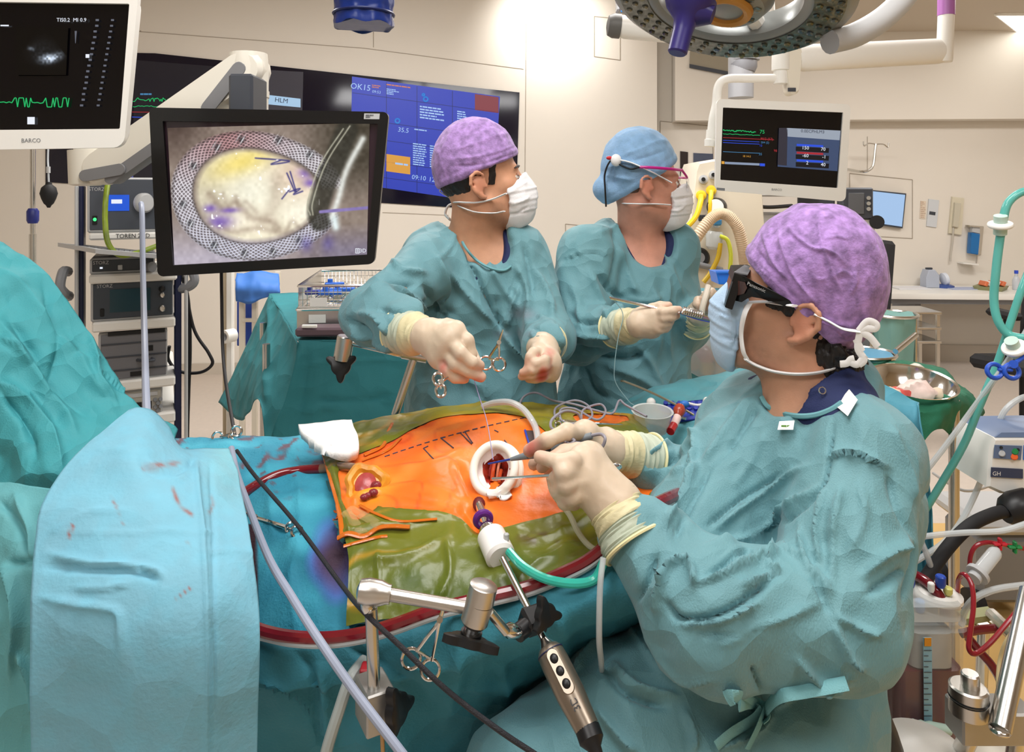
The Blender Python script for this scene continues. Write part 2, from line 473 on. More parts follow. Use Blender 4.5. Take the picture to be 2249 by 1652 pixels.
# floor with the ochre zone near the operating table
m_floor = mat('floor_vinyl', (206, 193, 181), .32, var=.04, vsc=30)
nt = m_floor.node_tree; bs = nt.nodes['Principled BSDF']
tcn = nt.nodes.new('ShaderNodeTexCoord'); sx = nt.nodes.new('ShaderNodeSeparateXYZ'); nt.links.new(tcn.outputs['Object'], sx.inputs[0])
lt = nt.nodes.new('ShaderNodeMath'); lt.operation = 'LESS_THAN'; lt.inputs[1].default_value = 3.62; nt.links.new(sx.outputs['Y'], lt.inputs[0])
gx = nt.nodes.new('ShaderNodeMath'); gx.operation = 'GREATER_THAN'; gx.inputs[1].default_value = .75; nt.links.new(sx.outputs['X'], gx.inputs[0])
ml = nt.nodes.new('ShaderNodeMath'); ml.operation = 'MULTIPLY'; nt.links.new(lt.outputs[0], ml.inputs[0]); nt.links.new(gx.outputs[0], ml.inputs[1])
mx = nt.nodes.new('ShaderNodeMix'); mx.data_type = 'RGBA'; nt.links.new(ml.outputs[0], mx.inputs[0])
old = bs.inputs['Base Color'].links[0].from_socket; nt.links.new(old, mx.inputs[6]); mx.inputs[7].default_value = tuple(lin((214, 176, 112)))+(1,)
nt.links.new(mx.outputs[2], bs.inputs['Base Color'])
S('floor', MB().box((.5, 2.4, -.05), (11.4, 12.2, .1)), m_floor)
# walls: the screen wall (left of the corner) and the desk wall (right of the corner)
cornX, cornY = (1443-CX)/F*7.0, 7.0
PL = Plane((cornX, cornY, 0), (.105, -1, 0))            # screen wall
PR = Plane((cornX, cornY+.25, 0), (-.06, -1, 0))        # desk wall
nL = PL.n; nR = PR.n; tL = np.array([-nL[1], nL[0], 0])*-1; tR = np.array([-nR[1], nR[0], 0])
def wallbox(a, b, n, z0, z1, th=.12):
    a = np.array(a, float); b = np.array(b, float)
    return MB().slab([(a[0], a[1], z0), (b[0], b[1], z0), (b[0], b[1], z1), (a[0], a[1], z1)], -np.array(n)*th)
cL = np.array([cornX, cornY, 0.]); eL = cL-np.array([1, .105, 0])*6.8
cR = np.array([cornX, cornY, 0.]); tRr = nrm([1, -.06, 0]); sR = np.array([cornX, PR.p[1], 0]); eR = sR+tRr*4.4
S('wall_back', wallbox(eL, cL, nL, 0, 3.52), m_wall)
S('wall_desk', wallbox(sR, eR, nR, 0, 3.52), m_wall)
S('wall_left', MB().box((-5.1, 2, 1.76), (.12, 9.4, 3.52)), m_wall)
S('wall_right', MB().box((6.1, 2.2, 1.76), (.12, 9.9, 3.52)), m_wall)
S('wall_front', MB().box((.5, -2.6, 1.76), (11.2, .12, 3.52)), m_wall)
S('ceiling', MB().box((.5, 2.4, 3.58), (11.4, 12.2, .12)), m_ceil)
S('ceiling_lower', MB().box((2.28+1.9, 5.9, 3.33), (3.8, 3.4, .34)), m_ceil)
# upper part of the desk wall stands proud (its underside shades the wall below)
u0 = PR.at(1690, 250); u1 = PR.at(2420, 250)
zu = 1.65+.155*7.1/1.6*1.0
def prow(px0, px1, z0, z1, out):
    a, b = PR.at(px0, 420), PR.at(px1, 420)
    return MB().slab([(a[0], a[1], z0), (b[0], b[1], z0), (b[0], b[1], z1), (a[0], a[1], z1)], nR*out)
S('wall_desk_upper', prow(1475, 2450, 2.33, 3.5, .22), m_wall)
mb = MB()
for pl, (x0, y0, x1, y1) in ((PL, (1305, 36, 1362, 132)), (PL, (1242, 492, 1420, 640)), (PR, (1450, 266, 1566, 520)), (PR, (1866, 381, 2004, 524))):
    for (a, b) in (((x0, y0), (x1, y0+ (x1-x0)*.1)), ((x1, y0+(x1-x0)*.1), (x1, y1)), ((x1, y1), (x0, y1-8)), ((x0, y1-8), (x0, y0))):
        p, q = pl.at(*a, .003), pl.at(*b, .003); mb.tube([p, q], .004, n=4, sm=0)
S('trim_panel_joints', mb, m_line)
mb = MB()
for pl, pts in ((PL, [(-60, 62), (310, 68)]), (PL, [(300, 69), (800, 106), (1150, 152)]), (PL, [(840, 467), (985, 473)]), (PL, [(1156, 40), (1152, 480)]), (PL, [(820, 12), (820, 104)]), (PR, [(1905, 300), (1905, 372)])):
    mb.tube([pl.at(*p, .002) for p in pts], .0035, n=4, sm=0)
S('trim_wall_joints', mb, m_line)
mb = MB()
a, b = eL+nL*.004, cL+nL*.004
mb.slab([(a[0], a[1], 0), (b[0], b[1], 0), (b[0], b[1], .1), (a[0], a[1], .1)], nL*.012)
S('baseboard_back', mb, mat('baseboard', (196, 186, 172), .5))
a, b = sR+nR*.004, eR+nR*.004
S('baseboard_desk', MB().slab([(a[0], a[1], 0), (b[0], b[1], 0), (b[0], b[1], .16), (a[0], a[1], .16)], nR*.012), mat('baseboard', (196, 186, 172), .5))
# recess (window slot) high on the desk wall
mb = MB().slab([PR.at(1516, 104, .225), PR.at(1640, 128, .225), PR.at(1612, 166, .225), PR.at(1514, 147, .225)], nR*.01)
S('window_1', mb, mat('recess_shade', (158, 150, 132), .6))
O('sill', MB().slab([PR.at(1514, 141, .24), PR.at(1612, 160, .24), PR.at(1612, 168, .24), PR.at(1514, 149, .24)], nR*.012), m_dgrey, bpy.data.objects['window_1'])
# lit panel in the lower ceiling, seen at the top right
t = T('ceiling_light_panel', 'square lit ceiling panel at the top right above the desk', 'ceiling light')
def cz(px, py, z):
    d = W(px, py, 1)-CAM; k = (z-CZ)/d[2]; return CAM+d*k
q = [cz(2188, 32, 3.155), cz(2300, 32, 3.155), cz(2330, 79, 3.155), cz(2248, 79, 3.155)]
O('diffuser', MB().slab(q, (0, 0, -.006)), mat('lamp_panel', (255, 252, 244), .5, emis=5.0), t)
c = np.mean(q, 0); qo = [c+(np.array(p)-c)*1.06 for p in q]
O('frame', MB().ring(qo, q, (0, 0, -.012)), m_white, t)
# ================================================================ left side: screens, spring arm, video tower
m_scr = mat('screen_black', (7, 6, 9), .12)
def emi(name, rgb, e=1.0): return mat(name, rgb, .4, emis=e)
e_white, e_green, e_blue, e_red, e_cyan, e_yel, e_grey = emi('glow_white', (235, 240, 250)), emi('glow_green', (30, 200, 110), .8), emi('glow_blue', (40, 80, 220)), emi('glow_red', (170, 40, 50)), emi('glow_cyan', (80, 150, 200), .7), emi('glow_amber', (220, 160, 60)), emi('glow_grey', (120, 125, 140), .6)
def quadpx(L, off=0.0, pl=None, d=None):
    return [pl.at(*p, off) if pl else W(p[0], p[1], d-off) for p in L]
def flat(mb, L, off, pl=None, d=None, th=.0012):
    P = quadpx(L, off, pl, d); n = pl.n if pl else np.array([0, -1., 0]); mb.slab(P, -n*th); return mb
def dashes(mb, x0, y0, x1, y1, rows, pl=None, d=None, off=.003, seed=0, hf=.45, skew=0.0, minw=.3):
    rs = np.random.RandomState(seed); h = (y1-y0)/rows
    for i in range(rows):
        y = y0+i*h; x = x0; xe = x1-(x1-x0)*rs.rand()*(1-minw)
        while x < xe:
            w = (1.5+rs.rand()*3.5)*h*.5; w = min(w, xe-x)
            s0, s1 = skew*(x-x0), skew*(x+w-x0)
            flat(mb, [(x, y+s0), (x+w, y+s1), (x+w, y+h*hf+s1), (x, y+h*hf+s0)], off, pl, d, .0004); x += w+h*.22
    return mb
def wave(mb, pts, w, pl=None, d=None, off=.003):
    for a, b in zip(pts[:-1], pts[1:]):
        nx, ny = -(b[1]-a[1]), b[0]-a[0]; L = max(math.hypot(nx, ny), 1e-6); nx, ny = nx/L*w/2, ny/L*w/2
        flat(mb, [(a[0]+nx, a[1]+ny), (b[0]+nx, b[1]+ny), (b[0]-nx, b[1]-ny), (a[0]-nx, a[1]-ny)], off, pl, d, .0004)
    return mb
# ---- white ultrasound display, top left
d = 1.5
t = T('ultrasound_monitor', 'white framed display at the top left showing a black heart ultrasound picture', 'monitor')
out = rquad([W(-330, -30, d), W(305, -26, d), W(272, 324, d), W(-330, 334, d)], .022)
inn = rquad([W(-300, 0, d), W(284, 8, d), W(263, 283, d), W(-300, 288, d)], .003)
O('bezel', MB().ring(out, inn, (0, .012, 0)), m_white, t)
back = [p+np.array([0, .013, 0]) for p in inset(out, .93)]
O('back_cover', MB().slab(back, (0, .05, 0), .008), m_white, t)
scr = O('screen', MB().slab([p+np.array([0, .008, 0]) for p in inn], (0, .004, 0)), m_scr, t)
d2 = d+.006
mb = MB(); rs = np.random.RandomState(3); x = -40; pts = []
while x < 152:
    hi = (28 < x < 70) or (95 < x < 152); pts.append((x, 226+(rs.choice([-11, 9]) if hi else rs.rand()*5-2.5))); x += 3.2 if hi else 6
wave(mb, pts, 2.0, d=d2); O('heart_trace', mb, e_green, scr)
def dots(name, L, m, parent, d):
    mb = MB()
    for (x, y, w, h) in L: flat(mb, [(x-w, y-h), (x+w, y-h), (x+w, y+h), (x-w, y+h)], .003, None, d, .0004)
    O(name, mb, m, parent, kind='stuff')
rs = np.random.RandomState(5)
icons = [(213+rs.rand()*2-(i*2.3), 44+i*12.5, 3.5, 2.2) for i in range(16)]+[(247-(i*2.1), 44+i*12.5, 3.2, 2.0) for i in range(16)]
dots('icons', icons, e_grey, scr, d2)
# ultrasound fan: emitting picture built as a fine grid with its own colours
def picture(name, fn, quad, nx, ny, parent, e=1.0, off=0.0, mname='picture_light'):
    q = [np.array(p, float) for p in quad]; u, v = np.meshgrid(np.linspace(0, 1, nx), np.linspace(0, 1, ny))
    P = (q[0]*(1-u[..., None])+q[1]*u[..., None])*(1-v[..., None])+(q[3]*(1-u[..., None])+q[2]*u[..., None])*v[..., None]
    col = fn(u.ravel(), v.ravel())
    ij = np.arange(nx*ny).reshape(ny, nx); Q = np.stack([ij[:-1, :-1], ij[1:, :-1], ij[1:, 1:], ij[:-1, 1:]], -1).reshape(-1, 4)
    return O(name, (P.reshape(-1, 3), Q), mat(mname, emis=e, attr=True, rough=.12), parent, attr=lin(np.clip(col, 0, 255)), flat=True)
def n2(u, v, sc, o=0.0): return noise(np.stack([u, v, np.zeros_like(u)], 1), sc, o)
def us(u, v):
    x, y = u-.52, v+.05; r = np.hypot(x, y); a = np.arctan2(x, y)
    g = np.exp(-((r-.72)/.09)**2)*np.exp(-((a-.22)/.3)**2)*250+np.exp(-((r-.55)/.04)**2)*np.exp(-((a+.42)/.12)**2)*120+np.exp(-((r-.5)/.2)**2)*np.exp(-((a-.0)/.5)**2)*35
    g = g*(.45+.9*n2(u, v, 26)); g = np.where(np.abs(a) < .62, g, 0)
    return np.stack([g*.86, g*.92, g*1.0], 1)
picture('ultrasound_picture', us, [W(35, 60, d2-.002), W(150, 60, d2-.002), W(145, 165, d2-.002), W(35, 165, d2-.002)], 90, 80, scr, 1.0)
dots('markers', [(10, 56, 9, 1.5), (192, 123, 4, 4), (68, 265, 8, 8)], e_white, scr, d2)
mb = MB(); flat(mb, [(164, 68), (168.5, 68), (166, 95), (165, 95)], .003, None, d2, .0004); O('grey_scale', mb, e_grey, scr)
txt('lettering', 'TIS0.2  MI 0.9', W(157, 44, d2-.004), (1, 0, 0), (0, 0, 1), .011, e_white, scr)
txt('brand_lettering', 'BARCO', W(68, 309, d-.001), (1, 0, .01), (0, 0, 1), .012, mat('print_grey', (120, 122, 126), .6), t)
# ---- spring arm carrying the black screen
t = T('spring_arm', 'cream spring arm reaching over the black screen on the left', 'arm')
da = 1.86
m_arm = mat('arm_enamel', (226, 221, 208), .35)
mb = MB()
def lozenge(mb, a, b, wa, wb, dep, d, bev=.012):
    a, b = np.array(a, float), np.array(b, float); u = (b-a)/np.linalg.norm(b-a); n = np.array([-u[1], u[0]])
    L = []
    for t_ in np.linspace(PI/2, 3*PI/2, 8): L.append(a+wa*(math.cos(t_)*u+math.sin(t_)*n))
    for t_ in np.linspace(-PI/2, PI/2, 8): L.append(b+wb*(math.cos(t_)*u+math.sin(t_)*n))
    mb.slab([W(p[0], p[1], d) for p in L], (0, dep, 0), bev)
lozenge(mb, (205, 372), (535, 148), 34, 40, .085, da)
O('beam', mb, m_arm, t)
for A_ in (((185, 386), (262, 372), 13), ((455, 238), (524, 150), 15)):
    mb = MB(); lozenge(mb, A_[0], A_[1], A_[2], A_[2], .006, da-.006, .002); O('side_cover', mb, mat('arm_grey', (124, 124, 126), .5), t)
mb = MB(); lozenge(mb, (240, 392), (345, 318), 12, 12, .05, da-.001, .002); O('under_cover', mb, mat('arm_grey', (124, 124, 126), .5), t)
mb = MB(); mb.lathe([(.03, 0), (.047, .06), (.05, .8), (.047, 1)], W(548, 262, da+.045), W(546, 118, da+.045), 24); mb.cyl(W(546, 200, da+.045), W(546, 214, da+.045), .052, n=24)
O('wrist_post', mb, m_arm, t)
mb = MB(); mb.lathe([(.03, 0), (.044, .05), (.044, 1)], W(193, 408, da+.045), W(190, 330, da+.045), 24); mb.cyl(W(190, 330, da+.045), W(182, -420, da+.045), .03, n=16); O('drop_post', mb, m_arm, t)
mb = MB(); mb.box(W(550, 300, da)+np.array([0, -.015, 0]), (.06, .11, .3), bev=.006); O('mount_plate', mb, m_dgrey, t)
# ---- the black 3D screen with the valve repair
d = 1.72
t = T('endoscopy_monitor', 'black framed screen in front of the arm showing the enlarged valve ring', 'monitor')
out = rquad([W(327, 236, d), W(854, 246, d), W(822, 580, d), W(346, 608, d)], .014)
inn = rquad([W(357, 266, d), W(830, 272, d), W(806, 560, d), W(380, 583, d)], .002)
O('bezel', MB().ring(out, inn, (0, .014, 0)), mat('gloss_black', (13, 13, 15), .28), t)
O('back_cover', MB().slab([p+np.array([0, .0145, 0]) for p in inset(out, .86)], (0, .045, 0), .01), m_black, t)
mb = MB(); mb.slab([p+np.array([0, .009, 0]) for p in inn], (0, .004, 0))
scr = O('screen', mb, mat('screen_plum', (46, 30, 40), .15, emis=.0), t)
def poly_d(u, v, pts, closed=False):
    P = smooth([(a, b, 0) for a, b in pts], 6)[:, :2]; best = np.full(len(u), 9.); sg = np.zeros(len(u)); tt = np.zeros(len(u))
    for i in range(len(P)-1):
        e = P[i+1]-P[i]; L2 = max(e@e, 1e-9); t_ = np.clip(((u-P[i][0])*e[0]+(v-P[i][1])*e[1])/L2, 0, 1)
        q = np.hypot(u-P[i][0]-t_*e[0], v-P[i][1]-t_*e[1]); m = q < best; best[m] = q[m]; tt[m] = (i+t_[m])/(len(P)-1)
    return best, tt
def mixc(a, b, k): return a+(np.array(b, float)-a)*np.clip(k, 0, 1)[:, None]
def valve(u, v):
    A = 1.53; x = u*A; y = v
    wob = (n2(x, y, 3.0, 1)-.5)
    c = np.zeros((len(u), 3))+np.array([132, 118, 108.])
    c = mixc(c, (64, 58, 48), np.clip((u-.62)*4, 0, 1)*np.clip((.62-v)*3, 0, 1))                 # dark upper right
    c = mixc(c, (58, 42, 36), np.clip((.3-v)*3, 0, 1)*np.clip((.25-u)*5, 0, 1))
    c = mixc(c, (172, 164, 176), np.clip((v-.62)*3, 0, 1)*np.clip((.75-u)*3, 0, 1))
    c = mixc(c, (120, 112, 128), np.clip((v-.75)*5, 0, 1)*np.clip((u-.6)*4, 0, 1))
    # the leaflets inside the ring
    cx_, cy_ = .43*A, .52; ang = np.arctan2((y-cy_)/.95, (x-cx_)/1.27); rr = np.hypot((x-cx_)/1.27, (y-cy_)/.95)
    R0 = .40+.02*np.sin(2*ang+.6)+.012*np.cos(3*ang)
    inside = np.clip((R0-.02-rr)*25, 0, 1)
    tis = np.zeros_like(c)+np.array([222, 214, 190.])+(wob*60)[:, None]
    tis = mixc(tis, (226, 205, 110), np.exp(-(((x-.55)/.24)**2+((y-.27+.25*(x-.55))/.1)**2))*.95)
    tis = mixc(tis, (216, 190, 168), np.exp(-(((x-.98)/.18)**2+((y-.38)/.17)**2))*.8)
    tis = mixc(tis, (226, 224, 205), np.exp(-(((x-.62)/.2)**2+((y-.5)/.14)**2))*.8)
    tis = mixc(tis, (238, 233, 214), np.exp(-(((x-1.02)/.14)**2+((y-.66)/.1)**2))*.95)
    tis = mixc(tis, (224, 216, 190), np.exp(-(((x-.66)/.3)**2+((y-.86)/.09)**2))*.9)
    for pts, w, k in (([(.3, .5), (.42, .62), (.5, .56), (.62, .68), (.78, .72), (.86, .8), (1.02, .82), (1.14, .76)], .02, .6), ([(.36, .74), (.5, .78), (.66, .76), (.8, .79)], .016, .5), ([(.82, .42), (.8, .58), (.74, .68)], .03, .35), ([(.5, .52), (.52, .62)], .012, .4), ([(.4, .5), (.44, .6)], .012, .4), ([(.58, .56), (.66, .64)], .012, .4), ([(.9, .78), (.94, .72), (1.0, .78)], .012, .4), ([(.82, .92), (.84, .84)], .012, .35)):
        dd, _ = poly_d(x, y, pts); tis = mixc(tis, (120, 98, 84), np.exp(-(dd/(w*1.7))**2)*k*.7)
    for (px_, py_, sx_, sy_) in ((.37, .7, .1, .05), (.45, .62, .07, .02), (1.06, .36, .07, .045), (1.08, .44, .05, .03), (.3, .6, .05, .03)):
        tis = mixc(tis, (112, 84, 170), np.exp(-(((x-px_)/sx_)**2+((y-py_)/sy_)**2))*.85)
    c = c*(1-inside[:, None])+tis*inside[:, None]
    # woven ring
    band = np.clip((.074-np.abs(rr-R0-.05))*60, 0, 1)*np.clip(1-np.clip((ang+.15)*8, 0, 1)*np.clip((.42-ang)*8, 0, 1), 0, 1)
    k1 = ang*26+rr*78; k2 = ang*26-rr*78
    weave = np.maximum(np.abs(np.sin(k1*1.6)), np.abs(np.sin(k2*1.6)))**6
    rc_ = np.zeros_like(c)+np.array([96, 88, 92.])
    rc_ = mixc(rc_, (222, 218, 224), weave)
    pink = np.clip(1.1-np.abs(ang+1.9)*1.1, 0, 1); rc_ = rc_*(1-pink[:, None]*.55)+np.array([168, 92, 90.])*pink[:, None]*.55*(.4+.6*weave)[:, None]
    blu = np.clip((v-.5)*2.5, 0, 1); rc_ = mixc(rc_, (168, 180, 214), blu*.35*weave)
    c = c*(1-band[:, None])+rc_*band[:, None]
    edge = np.exp(-((np.abs(rr-R0-.045)-.06)/.008)**2)*.4; c = mixc(c, (50, 44, 42), edge*(1-np.clip((ang+.15)*8, 0, 1)*np.clip((.42-ang)*8, 0, 1)))
    # ties on the ring
    for a_ in (-2.55, -2.1, -1.75, -1.25, -.75, -.45, .62, .95, 1.35, 1.75, 2.2, 2.7, 3.05):
        ex, ey = cx_+1.27*.45*math.cos(a_), cy_+.95*.45*math.sin(a_); q = np.hypot(x-ex, y-ey)
        c = mixc(c, (38, 40, 44), np.exp(-(q/.028)**2)*.75); c = mixc(c, (235, 238, 240), np.clip(np.sin(140*(x-ex)+90*(y-ey))-.55, 0, 1)*np.exp(-(q/.04)**2)*2)
    # instrument sweeping in on the right
    dd, tt = poly_d(x, y, [(1.36, .05), (1.26, .3), (1.18, .5), (1.14, .66), (1.16, .72)])
    c = mixc(c, (44, 44, 38), np.clip((.1-dd)*30, 0, 1)*.8)
    dd, tt = poly_d(x, y, [(1.48, .12), (1.36, .35), (1.3, .56), (1.25, .7)]); c = mixc(c, (214, 216, 210), np.exp(-(dd/.026)**2)*.95)
    for pts in ([(1.38, .02), (1.2, .3), (1.1, .58), (1.1, .68)], [(1.33, .04), (1.16, .3), (1.06, .58), (1.08, .68)]):
        dd, _ = poly_d(x, y, pts); c = mixc(c, (170, 168, 150), np.exp(-(dd/.006)**2)*.9)
    dd, _ = poly_d(x, y, [(1.16, .66), (1.53, .645)]); c = mixc(c, (126, 112, 168), np.clip((.016-dd)*120, 0, 1))
    dd, _ = poly_d(x, y, [(1.27, .72), (1.28, .78)]); c = mixc(c, (210, 222, 222), np.exp(-(dd/.03)**2))
    # blue stitches
    for pts in ([(.66, .24), (.92, .27), (.78, .29), (.86, .26)], [(.9, .36), (.96, .5)], [(.925, .35), (.97, .5)], [(.92, .5), (1.0, .48), (.95, .52), (1.02, .5)], [(.86, .55), (.92, .48)]):
        dd, _ = poly_d(x, y, pts); c = mixc(c, (48, 46, 110), np.exp(-(dd/.006)**2)*.9)
    for (px_, py_) in ((1.22, .9), (1.05, .9)): c = mixc(c, (92, 82, 150), np.exp(-(((x-px_)/.05)**2+((y-py_)/.06)**2))*.6)
    c += ((n2(x, y, 40, 4)-.5)*26)[:, None]
    sp = np.clip(n2(x, y, 55, 6)*n2(x, y, 23, 8)-.62, 0, 1)*inside*8; c = mixc(c, (255, 255, 255), sp)
    return c
pq = [W(368, 281, d+.006), W(813, 270, d+.006), W(828, 568, d+.0062), W(383, 594, d+.0062)]
pq = [W(368, 281, d+.0065), W(812, 270, d+.0065), W(806, 559, d+.0065), W(383, 582, d+.0065)]
picture('valve_picture', valve, pq, 430, 285, scr, 1.2, mname='picture_light_b')
txt('lettering', '3D', W(797, 551, d+.004), (1, 0, 0), (0, 0, 1), .013, e_white, scr)
mb = MB()
for a, b in (((781, 546), (789, 546)), ((789, 546), (789, 556)), ((789, 556), (781, 556)), ((781, 556), (781, 546)), ((783, 548.5), (787, 548.5)), ((783, 551), (787, 551)), ((783, 553.5), (787, 553.5))): wave(mb, [a, b], 1.2, d=d+.006, off=.002)
O('logo_box', mb, e_white, scr)
mb = MB(); flat(mb, [(800, 249), (834, 249.5), (833, 262), (799, 261.5)], .001, None, d); st = O('sticker', mb, m_lgrey, t, 'pale asset sticker')
mb = MB(); dashes(mb, 803, 252, 831, 260, 2, None, d, .0022, 3); O('sticker_print', mb, m_dgrey, st, kind='stuff')
# ---- wall display behind
t = T('wall_display', 'long black glass panel on the wall holding three big screens', 'display')
P0 = PL
q = [P0.at(150, 108, .012), P0.at(560, 128, .012), P0.at(1141, 203, .012), P0.at(1131, 466, .012), P0.at(850, 430, .012), P0.at(150, 404, .012)]
q = [P0.at(100, 112, .012), P0.at(340, 117, .012), P0.at(1141, 203, .012), P0.at(1133, 464, .012), P0.at(100, 400, .012)]
O('glass_panel', MB().slab(q, -nL*.011), mat('dark_glass', (20, 17, 34), .08), t)
def wq(L, off): return [P0.at(*p, off) for p in L]
O('blue_screen', MB().slab(wq([(773, 168), (1098, 212), (1084, 448), (770, 402)], .016), -nL*.003), emi('wall_blue', (38, 62, 190), .85), t)
bsn = bpy.data.objects['blue_screen']
sk = .135
def wy(x, y): return y+sk*(x-773)
def wflat(mb, x0, y0, x1, y1, off=.018): mb.slab(wq([(x0, wy(x0, y0)), (x1, wy(x1, y0)), (x1, wy(x1, y1)), (x0, wy(x0, y1))], off), -nL*.001); return mb
mb = MB()
for yy in (203, 259, 298, 345, 380): wflat(mb, 774, yy, 1094, yy+1.3)
for xx in (848, 915, 993): wflat(mb, xx, 170, xx+1.4, 404)
O('grid_lines', mb, emi('wall_dark_blue', (20, 36, 120), .8), bsn, kind='stuff')
O('red_tile', wflat(MB(), 1043, 170, 1095, 205), emi('wall_red', (140, 48, 62), .8), bsn)
O('amber_tile', wflat(MB(), 848, 328, 901, 366), emi('wall_amber', (226, 160, 58), .9), bsn)
txtm = emi('wall_text', (170, 205, 250), .9)
R_ = nrm(P0.at(1098, 212)-P0.at(773, 168)); 
def wt(s, x, y, size, m=txtm): txt('lettering', s, P0.at(x, wy(x, y), .02), R_, (0, 0, 1), size, m, bsn)
wt('OK15', 792, 189, .075); wt('09:53', 827, 195, .036); wt('35.5', 886, 271, .06); wt('09:10', 920, 371, .06); wt('12:10', 957, 371, .06)
mb = MB()
def wd(x0, y0, x1, y1, rows, seed, **k): dashes(mb, x0, wy(x0, y0), x1, wy(x0, y1), rows, P0, None, .019, seed, .5, sk, **k)
wd(849, 184, 878, 198, 4, 1); wd(922, 212, 978, 242, 5, 2, minw=.6); wd(1004, 212, 1026, 242, 6, 3, minw=.7); wd(910, 264, 940, 269, 1, 4, minw=.9)
wd(907, 296, 938, 346, 10, 5, minw=.75); wd(944, 296, 974, 346, 10, 6, minw=.75); wd(868, 344, 896, 352, 1, 7, minw=.9); wd(985, 265, 1000, 270, 1, 8)
O('text_lines', mb, txtm, bsn, kind='stuff')
mb = MB(); wd(817, 180, 838, 188, 2, 11); wd(849, 174, 902, 179, 1, 12, minw=.9); O('orange_lines', mb, emi('wall_orange', (226, 130, 70), .8), bsn, kind='stuff')
mb = MB(); 
for (x, y, r) in ((935, 196, 5), (930, 187, 2.5), (873, 252, 5)): mb.torus(P0.at(x, wy(x, y), .02), nL, r/F*6.3, .008, 14, 5)
O('icons', mb, emi('wall_icon', (60, 140, 230), .8), bsn, kind='stuff')
O('dark_screen', MB().slab(wq([(296, 132), (500, 148), (500, 430), (290, 405)], .014), -nL*.002), mat('tv_off', (44, 44, 54), .1), t)
dk = bpy.data.objects['dark_screen']
O('grey_screen', MB().slab(wq([(560, 152), (666, 158), (664, 250), (560, 240)], .014), -nL*.002), mat('tv_grey', (74, 74, 84), .1), t)
mb = MB().slab(wq([(576, 207), (660, 217), (660, 236), (576, 228)], .016), -nL*.001); O('bright_banner', mb, emi('wall_pale', (170, 205, 235), .9), bpy.data.objects['grey_screen'])
txt('lettering', 'HLM', P0.at(618, 221, .018), R_, (0, 0, 1), .06, m_navy, bpy.data.objects['grey_screen'])
mb = MB(); rs = np.random.RandomState(8)
wave(mb, [(292+i*2.2, 219+rs.rand()*9-4.5) for i in range(45)], 1.6, P0, None, .016); O('green_trace', mb, e_green, dk); mb = MB(); wave(mb, [(292+i*4, 232+rs.rand()*3) for i in range(24)], 1.4, P0, None, .016); O('green_trace', mb, e_green, dk)
mb = MB(); wave(mb, [(290, 257), (380, 260)], 1.5, P0, None, .016); O('blue_trace', mb, e_blue, dk)
mb = MB(); wave(mb, [(290, 246), (380, 247)], 1.2, P0, None, .016); O('red_trace', mb, e_red, dk)
mb = MB(); dashes(mb, 308, 205, 385, 209, 1, P0, None, .016, 4, .9); O('header_dashes', mb, e_cyan, dk, kind='stuff')
# ---- video tower
dt = 2.55
t = T('video_tower', 'tall cart with navy posts and white shelves left of the wall screens', 'cart')
def bx(px0, py0, px1, py1, d0, dep, mb=None, bev=.004):
    a, b = W(px0, py0, d0), W(px1, py1, d0); c = (a+b)/2+np.array([0, dep/2, 0])
    return (mb or MB()).box(c, (abs(b[0]-a[0]), dep, abs(a[2]-b[2])), bev=bev)
zf = HY+1.65/dt*F
for px in (186, 398):
    O('post', bx(px-8, 408, px+8, 1380, dt+.02, .09), m_navy, t)
for px in (173, 411): O('post_trim', bx(px-4, 408, px+4, 1380, dt+.0, .04), m_lgrey, t)
O('base', bx(150, 1330, 420, 1378, dt-.02, .5), m_grey, t)
for px in (168, 402):
    for dd in (0, .42):
        c = W(px, 1395, dt); c[1] += dd; c[2] = .05; O('caster', MB().cyl(c-np.array([.02, 0, 0]), c+np.array([.02, 0, 0]), .05, n=16), m_rub, t)
for (y0, y1, x0, x1) in ((511, 526, 192, 396), (601, 620, 192, 384), (704, 726, 198, 380), (836, 858, 216, 380), (916, 940, 250, 380)):
    sh = O('shelf', bx(x0, y0, x1, y1, dt-.02, .46, bev=.006), m_white, t)
    if y0 == 511: txt('lettering', 'TOREN 2 3D', W(285, 518.5, dt-.0225), (1, 0, 0), (0, 0, 1), .021, mat('print_black', (40, 40, 44), .6), sh)
for sgn, cx_ in ((-1, 186), (1, 384)):
    mb = MB(); a = 1 if sgn > 0 else -1
    mb.tube([W(cx_, 590, dt+.1), W(cx_+a*34, 592, dt+.02), W(cx_+a*46, 622, dt+.0), W(cx_+a*30, 638, dt+.02), W(cx_-a*2, 642, dt+.1)], .018, 10)
    O('handle', mb, m_grey, t)
# devices on the shelves
def device(name, label, x0, y0, x1, y1, body, dep=.36, d0=None):
    d_ = d0 or dt
    tt = T(name, label, 'device')
    O('case', bx(x0, y0, x1, y1, d_, dep, bev=.006), m_lgrey, tt)
    O('front_panel', bx(x0+4, y0+4, x1-4, y1-6, d_-.004, .006, bev=.002), body, tt)
    return tt, d_-.0045
slate = mat('slate_panel', (72, 77, 86), .4)
tt, dv = device('light_source', 'dark grey light source with blue display on the top tower shelf', 195, 390, 381, 510, slate)
O('display', bx(230, 428, 282, 463, dv-.002, .003, bev=0), emi('panel_blue', (28, 90, 220), .9), tt)
dsp = [o for o in kids(tt) if o.name.startswith('display')][0]
O('display_bar', bx(243, 438, 266, 447, dv-.004, .002, bev=0), e_white, dsp)
txt('brand_lettering', 'STORZ', W(213, 416, dv-.001), (1, 0, 0), (0, 0, 1), .017, m_lgrey, tt)
O('cable_socket', MB().lathe([(.035, 0), (.035, .7), (.028, 1)], W(311, 446, dv), W(311, 446, dv-.03), 28), m_lgrey, tt)
